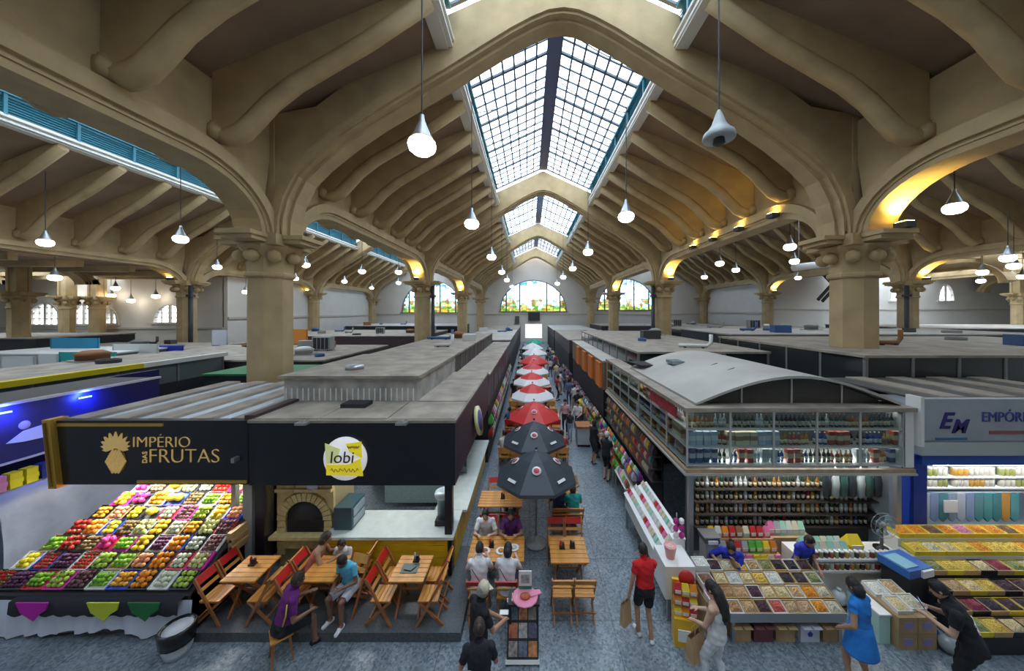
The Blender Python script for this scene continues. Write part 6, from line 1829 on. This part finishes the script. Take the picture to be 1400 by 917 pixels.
def cloth_mat(c):
    return M('cloth_%02d_%02d_%02d' % tuple(int(x * 99) for x in c), c, .85, var=.12, scale=7, bump=.35, bscale=18)
def in_cloth(kind, nm, t, z):
    a, p = kind
    if a == 'shirt': return nm == 'torso' or (nm == 'hips' and p.get('long', 1)) or (nm == 'uarm' and t < p.get('sleeve', .55)) or (nm == 'farm' and t < p.get('sleeve', .55) - 1)
    if a == 'top': return (nm == 'torso' and t < .82) or nm == 'hips'
    if a == 'pants': return nm == 'hips' or (nm == 'thigh' and t < p.get('len', 2)) or (nm == 'calf' and t < p.get('len', 2) - 1)
    if a == 'shoes': return nm == 'foot'
    return False
def person(label, loc, rz, P, skin, hair, clothes, scale=1.0, voxel=.0105, fingers=True, face=True):
    co, no, faces, cls, tt, names, J = build_body(P, voxel, fingers)
    t = thing('person', label, 'person', loc, R(rz)); t.scale = (scale,) * 3
    skm = M('skin_' + skin, SK[skin], .55, var=.06, scale=9)
    obj('body', pmesh('body', co, faces, skm), t)
    cn = np.array([names[c] for c in cls])
    for part, kind, col, off in clothes:
        keep = np.array([in_cloth(kind, a, b_, 0) for a, b_ in zip(cn, tt)])
        fk = [f for f in faces if all(keep[list(f)])]
        if not fk: continue
        idx = sorted({v for f in fk for v in f}); mp = {v: i for i, v in enumerate(idx)}
        q = co[idx] + no[idx] * off
        wr = (np.sin(q[:, 2] * 55 + q[:, 0] * 30) * .003)[:, None] * no[idx] if part not in ('shoes',) else 0
        obj(part, pmesh(part, q + wr, [tuple(mp[v] for v in f) for f in fk], cloth_mat(col)), t)
    HM = J['head']
    # hair: cap over the skull, longer styles add a fall down the back
    style, hc = hair
    hmt = M('hair_%02d_%02d' % (int(hc[0] * 99), int(hc[2] * 99)), hc, .5, var=.3, scale=25, bump=.6, bscale=60)
    hb = MB(); n, m_ = 18, 12; vs_ = []; fs = []
    for i in range(m_ + 1):
        a = PI * i / m_
        for k in range(n):
            th = 2 * PI * k / n
            f = max(0, math.sin(th))
            amax = PI * (.62 - .30 * f ** 1.5)
            aa = a * amax / PI
            rr = 1 + .03 * math.sin(k * 5 + i * 3)
            vs_.append((.086 * rr * math.sin(aa) * math.cos(th), .106 * rr * math.sin(aa) * math.sin(th) - .004, .128 * rr * math.cos(aa) + .002))
    for i in range(m_):
        for k in range(n): fs.append((i * n + k, i * n + (k + 1) % n, (i + 1) * n + (k + 1) % n, (i + 1) * n + k))
    hb.add([HM @ Vector(v) for v in vs_], fs, 0, True)
    hp = HM @ Vector((0, -.05, .02))
    if style == 'long':
        up = J['up']; L = .42
        pts = [HM @ Vector((0, -.055, .05)), HM @ Vector((0, -.09, -.04)), J['pel'] + up * .50 + Vector((0, -.11, 0)), J['pel'] + up * .34 + Vector((0, -.13, 0)), J['pel'] + up * .24 + Vector((0, -.125, 0))]
        k0 = len(hb.v); hb.tube(pts, [.065, .078, .078, .062, .022], 10)
        for i in range(k0, len(hb.v)): v = hb.v[i]; hb.v[i] = (v[0] * 1.25, v[1], v[2])
    elif style == 'bun': hb.ball(HM @ Vector((0, -.105, .06)), (.045, .04, .045), 10, 7)
    elif style == 'bob': hb.tube([HM @ Vector((0, -.03, .03)), HM @ Vector((0, -.055, -.05)), HM @ Vector((0, -.05, -.12))], [.085, .09, .07], 12)
    elif style == 'cap':
        hb.lathe([(.094, .0), (.092, .07), (.06, .125), (0, .14)], 14, mi=1, mat=HM)
        hb.box(-.06, .06, .06, .16, .01, .02, 1, mat=HM)
    hb.build('hair', [hmt, cloth_mat((.62, .55, .40))], t)
    if face:
        fb = MB()
        for s_ in (-1, 1): fb.ball(HM @ Vector((s_ * .031, .083, .012)), (.012, .008, .008), 8, 6)
        e = fb.build('eyes', M('eye_white', (.75, .72, .70), .3), t)
        pb_ = MB()
        for s_ in (-1, 1): pb_.ball(HM @ Vector((s_ * .031, .091, .012)), .0055, 6, 4)
        pb_.build('pupils', M('pupil', (.02, .012, .01), .3), e)
        bb = MB()
        for s_ in (-1, 1): bb.tube([HM @ Vector((s_ * .016, .094, .032)), HM @ Vector((s_ * .034, .090, .037)), HM @ Vector((s_ * .048, .076, .03))], .004, 5)
        bb.build('eyebrows', hmt, t)
        MB().tube([HM @ Vector((-.022, .086, -.062)), HM @ Vector((0, .096, -.064)), HM @ Vector((.022, .086, -.062))], [.003, .0075, .003], 6).build('mouth', M('lips', (.42, .13, .11), .45), t)
    return t, J
def sit(h=.47, fwd=.40, sp=.1, sl=.06):
    return dict(hip=h + .09, sit=True, ankleL=(-sp, fwd + sl, .085), ankleR=(sp, fwd + sl, .085), kneeL=(-.1, .6, 1), kneeR=(.1, .6, 1))
def stand(step=0.0, **k):
    d = dict(hip=.93, ankleL=(-.09, step, .085), ankleR=(.09, -step, .085)); d.update(k); return d
BLK = (.012, .012, .015)
WHT = (.70, .70, .72)
JEAN = (.06, .09, .16)
SHIRT = lambda c, s_=.55: ('shirt', ('shirt', {'sleeve': s_}), c, .013)
PANTS = lambda c, l=1.95: ('trousers', ('pants', {'len': l}), c, .010)
SHORTS = lambda c, l=.75: ('shorts', ('pants', {'len': l}), c, .022)
SHOES = lambda c: ('shoes', ('shoes', {}), c, .008)

# red shirted shopper at the white counter
t, J = person('shopper in red t-shirt and black shorts seen from behind at the white counter', (2.12, 6.05, 0), 4,
    stand(.08, wristR=(.16, .42, 1.22), wristL=(-.30, .02, .80), hpitch=-14), 'tan', ('short', (.015, .012, .01)), [SHIRT((.62, .012, .015)), SHORTS(BLK), SHOES((.72, .72, .73))], .98)
# woman in white
person('woman with long black hair and white trousers carrying a brown paper bag', (2.95, 5.18, 0), 40,
    stand(.13, wristL=(-.12, .30, 1.0), wristR=(.12, .32, 1.05), hpitch=-10), 'light', ('long', (.012, .01, .01)), [('top', ('top', {}), (.66, .64, .64), .014), PANTS((.66, .67, .70)), SHOES((.5, .4, .3))], 1.0)
# woman in blue dress
t, J = person('woman in short bright blue dress near the carton stack', (5.28, 5.25, 0), 22,
    stand(.1, wristL=(-.22, .14, .95), wristR=(.30, .05, .82), hpitch=-14), 'tan', ('bob', (.015, .012, .012)), [SHIRT((.02, .20, .62), .35), SHOES((.6, .6, .62))], .98)
MB().lathe([(.17, 1.06), (.19, .95), (.225, .80), (.26, .64), (.265, .62), (.24, .63)], 22, sy=.82).build('skirt', cloth_mat((.02, .20, .62)), t)
# man in black with phone
t, J = person('man in black t-shirt and cap bending over his phone at the emporium', (6.72, 5.0, 0), 48,
    stand(.05, lean=22, wristL=(-.10, .42, 1.12), wristR=(.12, .40, 1.15), hpitch=-28, girth=1.18), 'light', ('short', (.012, .012, .014)), [SHIRT(BLK, .6), PANTS(BLK), SHOES(BLK)], 1.04)
pm4 = Matrix.Translation(J['pel'] + J['up'] * .30 + Vector((0, -.150, 0))) @ Matrix.Rotation(R(-22), 4, 'X')
MB().box(-.12, .12, -.004, .012, -.05, -.01, mat=pm4).box(-.08, .12, -.004, .012, .02, .055, mat=pm4).build('shirt_print', whitep, t)
# waiters in front
person('waiter with pale cap and black clothes standing beside the menu board', (-.80, 5.15, 0), -50,
    stand(.03, wristL=(.05, .36, 1.05), wristR=(.18, .34, 1.08), hpitch=-14), 'tan', ('cap', (.3, .28, .25)), [SHIRT(BLK, .7), PANTS(BLK), SHOES(BLK)], 1.0)
t, J = person('waitress in black with dark hair tied back at the bottom edge', (-.70, 4.55, 0), 6,
    stand(.0, wristL=(-.2, .25, 1.0), wristR=(.18, .3, 1.02), hpitch=-14), 'tan', ('bun', (.05, .03, .025)), [SHIRT((.014, .014, .022), .7), PANTS(BLK), SHOES(BLK)], .97)
MB().lathe([(.05, 0), (.05, .012), (0, .012)], 14, mat=Matrix.Translation((-.13, -.128, 1.18)) @ Matrix.Rotation(R(90), 4, 'X')).build('shirt_print', whitep, t)
# women in white at the table
for k, (x, lab_, hst) in enumerate(((-1.0, 'woman in white t-shirt with short dark hair seated at left, back to camera', 'short'), (-.45, 'woman in white t-shirt with dark ponytail hair seated right, back to camera', 'bob'))):
    p = sit(); p.update(lean=12, wristL=(-.16, .44, .84), wristR=(.16, .46, .84), hpitch=-16)
    t, J = person(lab_, (x, 6.5, 0), 4 - 8 * k, p, 'light', (hst, (.02, .015, .012)), [SHIRT((.68, .66, .68), .6), PANTS(JEAN), SHOES((.5, .5, .5))], .98)
    MB().tube([(-.13, -.10, 1.02), (0, -.15, .85), (.14, -.12, .66)], .008, 5).build('bag_strap', dark, t)
for k, (x, c_, lab_, sk_) in enumerate(((-1.05, WHT, 'person in white shirt facing camera across the table of the two women', 'light'), (-.45, (.10, .02, .14), 'person in dark purple shirt facing camera across the table', 'tan'))):
    p = sit(); p.update(lean=14, wristL=(-.16, .42, .86), wristR=(.14, .44, .86), hpitch=-12)
    person(lab_, (x, 8.02, 0), 180, p, sk_, ('short', (.02, .015, .012)), [SHIRT(c_, .7), PANTS(JEAN), SHOES(BLK)], .98, .013)
# terrace guests
p = sit(); p.update(lean=16, wristL=(-.14, .40, .80), wristR=(.20, .36, .70), hpitch=-12, girth=1.12)
t, J = person('man in purple shirt with yellow collar seated on a stool before the terrace', (-4.30, 5.72, 0), -48, p, 'brown', ('short', (.05, .03, .02)), [SHIRT((.13, .012, .15), .7), SHORTS(BLK, .95), SHOES(BLK)], 1.02)
up = J['up']; q = J['pel'] + up * .485
MB().tube([(q.x + .085 * math.cos(a), q.y + .075 * math.sin(a), q.z + .02 * math.sin(a)) for a in [2 * PI * i / 14 for i in range(14)]], .022, 7, closed=True).build('yellow_collar', cloth_mat((.75, .60, .04)), t)
MB().tube([(.17, -.02, .62), (.19, .03, .80), (.185, .05, .98)], .012, 6).build('yellow_stripe', cloth_mat((.75, .60, .04)), t)
st = thing('wooden_stool', 'wooden stool under the man in the purple shirt', 'stool', (-4.30, 5.70, 0), R(-48))
MB().box(-.17, .17, -.16, .16, .43, .46).build('seat', woodm, st)
for sx in (-1, 1):
    for sy in (-1, 1): MB().bar((sx * .16, sy * .15, 0), (sx * .12, sy * .11, .43), .03).build('leg', woodd, st)
p = sit(.46, .36); p.update(lean=14, wristL=(-.10, .34, .72), wristR=(.10, .34, .74), hpitch=-34, ankleL=(-.16, .42, .085), ankleR=(.16, .36, .085))
person('boy in light blue t-shirt and white shorts looking down at his hands', (-3.50, 6.46, PZ), 165, p, 'brown', ('short', (.012, .01, .01)), [SHIRT((.12, .48, .66), .55), SHORTS((.52, .52, .58), .9), SHOES((.75, .75, .78))], .94)
p = sit(.46, .36); p.update(lean=26, wristL=(-.14, .48, .80), wristR=(.14, .52, .80), hpitch=-10)
person('woman in salmon sleeveless top leaning on the table beside the oven', (-4.52, 6.78, PZ), -80, p, 'tan', ('bob', (.05, .03, .02)), [('top', ('top', {}), (.55, .16, .12), .014), PANTS(JEAN), SHOES(BLK)], .98)
p = sit(.46, .34); p.update(lean=14, wristL=(-.1, .36, .82), wristR=(.1, .38, .82), hpitch=-16)
person('small girl with dark hair in white top behind the boy table', (-3.95, 7.06, PZ), 180, p, 'tan', ('bob', (.015, .012, .01)), [SHIRT((.62, .60, .62), .5), PANTS(JEAN), SHOES(WHT)], .8, .012)
st = thing('wooden_stool', 'low wooden stool under the small girl', 'stool', (-3.95, 7.05, PZ), 0)
MB().box(-.15, .15, -.1, .1, .33, .36).build('seat', woodm, st)
for sx in (-1, 1):
    for sy in (-1, 1): MB().bar((sx * .13, sy * .08, 0), (sx * .11, sy * .07, .33), .03).build('leg', woodd, st)
# vendors
p = sit(.46, .34); p.update(lean=20, wristL=(-.05, .38, .95), wristR=(.30, .34, .88), hpitch=-30)
person('vendor in royal blue shirt bending over the nut bins', (4.28, 7.0, 0), 150, p, 'tan', ('bun', (.012, .01, .012)), [SHIRT((.02, .035, .42), 1.6), PANTS(JEAN), SHOES(BLK)], 1.0)
t, J = person('vendor in blue t-shirt and dark apron standing behind the nut table', (5.72, 6.98, -.2), 190,
    stand(0, lean=14, wristL=(-.12, .34, 1.0), wristR=(.12, .32, .98), hpitch=-26), 'tan', ('short', (.02, .015, .012)), [SHIRT((.02, .035, .42), .6), PANTS(BLK), SHOES(BLK)], .95)
MB().box(-.15, .15, .145, .165, .78, 1.2).build('apron', cloth_mat((.02, .02, .035)), t)
text_mesh('apron_print', 'LSC', .09, whitep, t, (.09, .168, 1.08), rot=(R(90), 0, R(180)), extrude=.002)
for x, y, rz_, nm in ((4.28, 6.98, 150, 'bending vendor'),):
    st = thing('plastic_stool', 'dark stool under the %s' % nm, 'stool', (x, y, 0), R(rz_))
    MB().box(-.15, .15, -.14, .14, .43, .46).build('seat', dark, st)
    for sx in (-1, 1):
        for sy in (-1, 1): MB().bar((sx * .14, sy * .13, 0), (sx * .11, sy * .1, .43), .03).build('leg', dark, st)
# guests under the black parasol
for x, y, rz_, c_, lab_, hs in ((1.22, 10.15, 180, (.45, .30, .16), 'guest in tan top seated right of the nearest black parasol', 'long'), (.80, 8.9, 0, (.02, .03, .10), 'guest in navy shirt seated in the shade of the black parasol', 'short'), (1.2, 8.85, 10, (.02, .30, .28), 'guest in teal top seated at the right edge of the parasol', 'bob'), (-.55, 9.95, 180, (.35, .05, .06), 'guest in dark red shirt behind the table left of the parasol', 'short')):
    p = sit(); p.update(lean=12, wristL=(-.16, .42, .84), wristR=(.16, .42, .84))
    person(lab_, (x, y, 0), rz_, p, 'tan', (hs, (.03, .02, .015)), [SHIRT(c_, .6), PANTS(JEAN), SHOES(BLK)], .98, .02, False, False)

# ------------------------------------------------------------------ things carried
def paper_bag(label, loc, rz, w=.26, d=.13, h=.36):
    t = thing('paper_bag', label, 'bag', loc, R(rz))
    b = MB(); n = 8
    b.add([(-w / 2, -d / 2, 0), (w / 2, -d / 2, 0), (w / 2, d / 2, 0), (-w / 2, d / 2, 0), (-w / 2, -d * .2, h), (w / 2, -d * .2, h), (w / 2, d * .2, h), (-w / 2, d * .2, h), (-w * .46, 0, h * .5), (w * .46, 0, h * .5)],
          [(3, 2, 1, 0), (0, 1, 5, 4), (2, 3, 7, 6), (1, 2, 9), (1, 9, 5), (2, 6, 9), (5, 9, 6), (0, 8, 3), (0, 4, 8), (3, 8, 7), (4, 7, 8)])
    b.build('paper_body', M('kraft_paper', (.50, .31, .16), .7, var=.12, scale=5, bump=.4, bscale=9), t)
    for s_ in (-1, 1): MB().tube([(-w * .2, s_ * d * .2, h - .01), (-w * .15, s_ * d * .15, h + .09), (w * .15, s_ * d * .15, h + .09), (w * .2, s_ * d * .2, h - .01)], .006, 5).build('handle', M('kraft_handle', (.4, .25, .12), .7), t)
paper_bag('tall brown paper bag in the hand of the red shirted shopper', (1.77, 6.06, .27), 35, .22, .11, .40)
paper_bag('brown paper bag held by the woman in white trousers', (2.68, 5.32, .42), 30, .32, .16, .40)
ph = MB().box(-.038, .038, -.005, .005, 0, .15).box(-.034, .034, -.007, -.005, .008, .142, 1).build('phone', [dark, M('phone_screen', (.05, .1, .2), .2, emit=.6, ecol=(.2, .35, .6))], None, (6.43, 5.36, 1.18)); ph.rotation_euler = (R(-30), 0, R(48)); tag(ph, 'mobile phone held by the man in black at the emporium', 'phone')
nb_ = MB().box(-.08, .08, -.05, .05, 0, .012).box(-.07, .07, -.045, .045, .012, .016, 1).build('order_pad', [dark, whitep], None, (-.42, 5.42, 1.04)); tag(nb_, 'white order pad in the hands of the capped waiter', 'notepad')

# ------------------------------------------------------------------ crowd down the aisle (smaller, one mesh body with clothing colours)
def crowd_mesh(P, short=False):
    co, no, faces, cls, tt, names, J = build_body(P, .03, False)
    cn = [names[c] for c in cls]
    def vc(i):
        a, t = cn[i], tt[i]
        if a in ('torso',) or (a == 'uarm' and t < .6): return 1
        if a == 'hips' or a == 'thigh' or (a == 'calf' and not short and t < .9): return 2
        if a == 'foot': return 3
        return 0
    mi = [vc(f[0]) for f in faces]
    me = pmesh('body', co, faces, [M('skin_tan', SK['tan'], .55)] * 4, mi)
    HM = J['head']
    b = MB(); b.ball((0, 0, 0), (.088, .108, .115), 10, 7)
    b.v = [tuple(HM @ Vector((v[0], v[1] - .018, v[2] + .022))) for v in b.v]
    return me, b.mesh('hair')
CP = [crowd_mesh(stand(.12, wristL=(-.27, .1, .85), wristR=(.27, -.02, .85))), crowd_mesh(stand(.04, wristL=(-.15, .35, 1.05), wristR=(.18, .34, 1.1), hpitch=-15), True), crowd_mesh(stand(.0, wristL=(-.26, .1, .85), wristR=(.15, .3, 1.2)))]
p = sit(); p.update(lean=12, wristL=(-.16, .42, .84), wristR=(.16, .42, .84)); CP.append(crowd_mesh(p))
def crowd(label, x, y, rz, k, shirt, pants, skin='tan', hair=(.02, .015, .012), z=0, sc_=1.0):
    t = thing('person', label, 'person', (x, y, z), R(rz), 'people down the aisle'); t.scale = (sc_,) * 3
    o = obj('body', CP[k][0], t)
    for i, m_ in enumerate((M('skin_' + skin, SK[skin], .55), cloth_mat(shirt), cloth_mat(pants), cloth_mat((.05, .05, .05)))):
        o.material_slots[i].link = 'OBJECT'; o.material_slots[i].material = m_
    h = obj('hair', CP[k][1], t)
    if not h.data.materials: h.data.materials.append(None)
    h.material_slots[0].link = 'OBJECT'; h.material_slots[0].material = M('hair_%02d_%02d' % (int(hair[0] * 99), int(hair[2] * 99)), hair, .5)
crowd('grey haired man in black standing at the goods tables on the right', 2.72, 11.7, -40, 1, (.02, .02, .022), (.02, .02, .022), 'light', (.55, .53, .5))
crowd('man in dark shirt behind the grey haired man', 2.5, 13.0, -60, 1, (.015, .015, .02), (.03, .03, .04))
crowd('person in green shirt beside the grey cart', 2.75, 13.6, -90, 2, (.03, .2, .14), (.04, .04, .06))
crowd('person in white shirt pushing the grey cart', 2.35, 15.9, 150, 1, (.7, .68, .66), (.05, .06, .1), 'light')
crowd('woman in pale pink top walking in the aisle near the cart', 1.75, 16.2, 170, 0, (.7, .42, .44), (.03, .03, .04), 'light')
crowd('child in dark clothes beside the woman in pink', 1.9, 15.4, 160, 0, (.04, .04, .06), (.25, .3, .38), sc_=.8)
crowd('person in yellow shirt at the third goods table', 2.6, 17.0, -80, 1, (.7, .55, .1), (.02, .02, .03))
cr_cols = [(.02, .02, .03), (.6, .58, .55), (.1, .14, .25), (.4, .05, .06), (.65, .62, .6), (.05, .1, .2), (.25, .25, .27), (.7, .65, .35)]
cr_nm = ['black', 'white', 'navy', 'dark red', 'pale', 'blue', 'grey', 'cream']
for k in range(18):
    y = 18.2 + k * 1.35 + frnd.uniform(-.3, .3); x = 1.85 + frnd.uniform(-.1, .9)
    crowd('person in %s shirt in the right aisle crowd, %s beyond the yellow shirt' % (cr_nm[k % 8], ORD[k] if k < 14 else ('fifteenth', 'sixteenth', 'seventeenth', 'eighteenth')[k - 14]), x, y, frnd.choice((0, 180, 160, -70, 20)), k % 3, cr_cols[k % 8], frnd.choice([(.03, .03, .04), (.08, .1, .18), (.3, .28, .25)]), frnd.choice(['tan', 'light', 'brown']))
for k in range(10):
    y = 21 + k * 2.4; x = -.95 + frnd.uniform(-.1, .2)
    crowd('person in %s shirt on the left of the aisle, %s from the front' % (cr_nm[(k * 3) % 8], ORD[k]), x, y, frnd.choice((0, 180, 90)), k % 3, cr_cols[(k * 3) % 8], (.05, .06, .1), frnd.choice(['tan', 'light']))
for k, (Y, X, rz_) in enumerate(((13.4 - .62, -.97, 0), (13.4 + .75, -.53, 180), (13.4 - .62, 1.27, 0), (16.6 + .75, .83, 180), (16.6 - .62, -.97, 0), (19.8 + .75, 1.27, 180), (19.8 - .62, -.53, 0), (23.2 + .75, -.97, 180))):
    crowd('seated guest in %s shirt under the red parasols, %s from the front' % (cr_nm[(k * 5 + 1) % 8], ORD[k]), X, Y, rz_, 3, cr_cols[(k * 5 + 1) % 8], (.05, .06, .1), frnd.choice(['tan', 'light']))
# grey cart
t = thing('service_cart', 'grey box cart with brown top standing in the aisle', 'cart', (2.42, 14.9, 0))
MB().box(-.3, .3, -.35, .35, .12, .85).build('cart_body', M('cart_grey', (.42, .44, .46), .5), t)
MB().box(-.33, .33, -.38, .38, .85, .92).build('cart_top', woodd, t)
for sx in (-1, 1):
    for sy in (-1, 1): MB().lathe([(.06, -.02), (.06, .02)], 10, mat=Matrix.Translation((sx * .24, sy * .28, .06)) @ Matrix.Rotation(R(90), 4, 'Y')).build('wheel', dark, t)
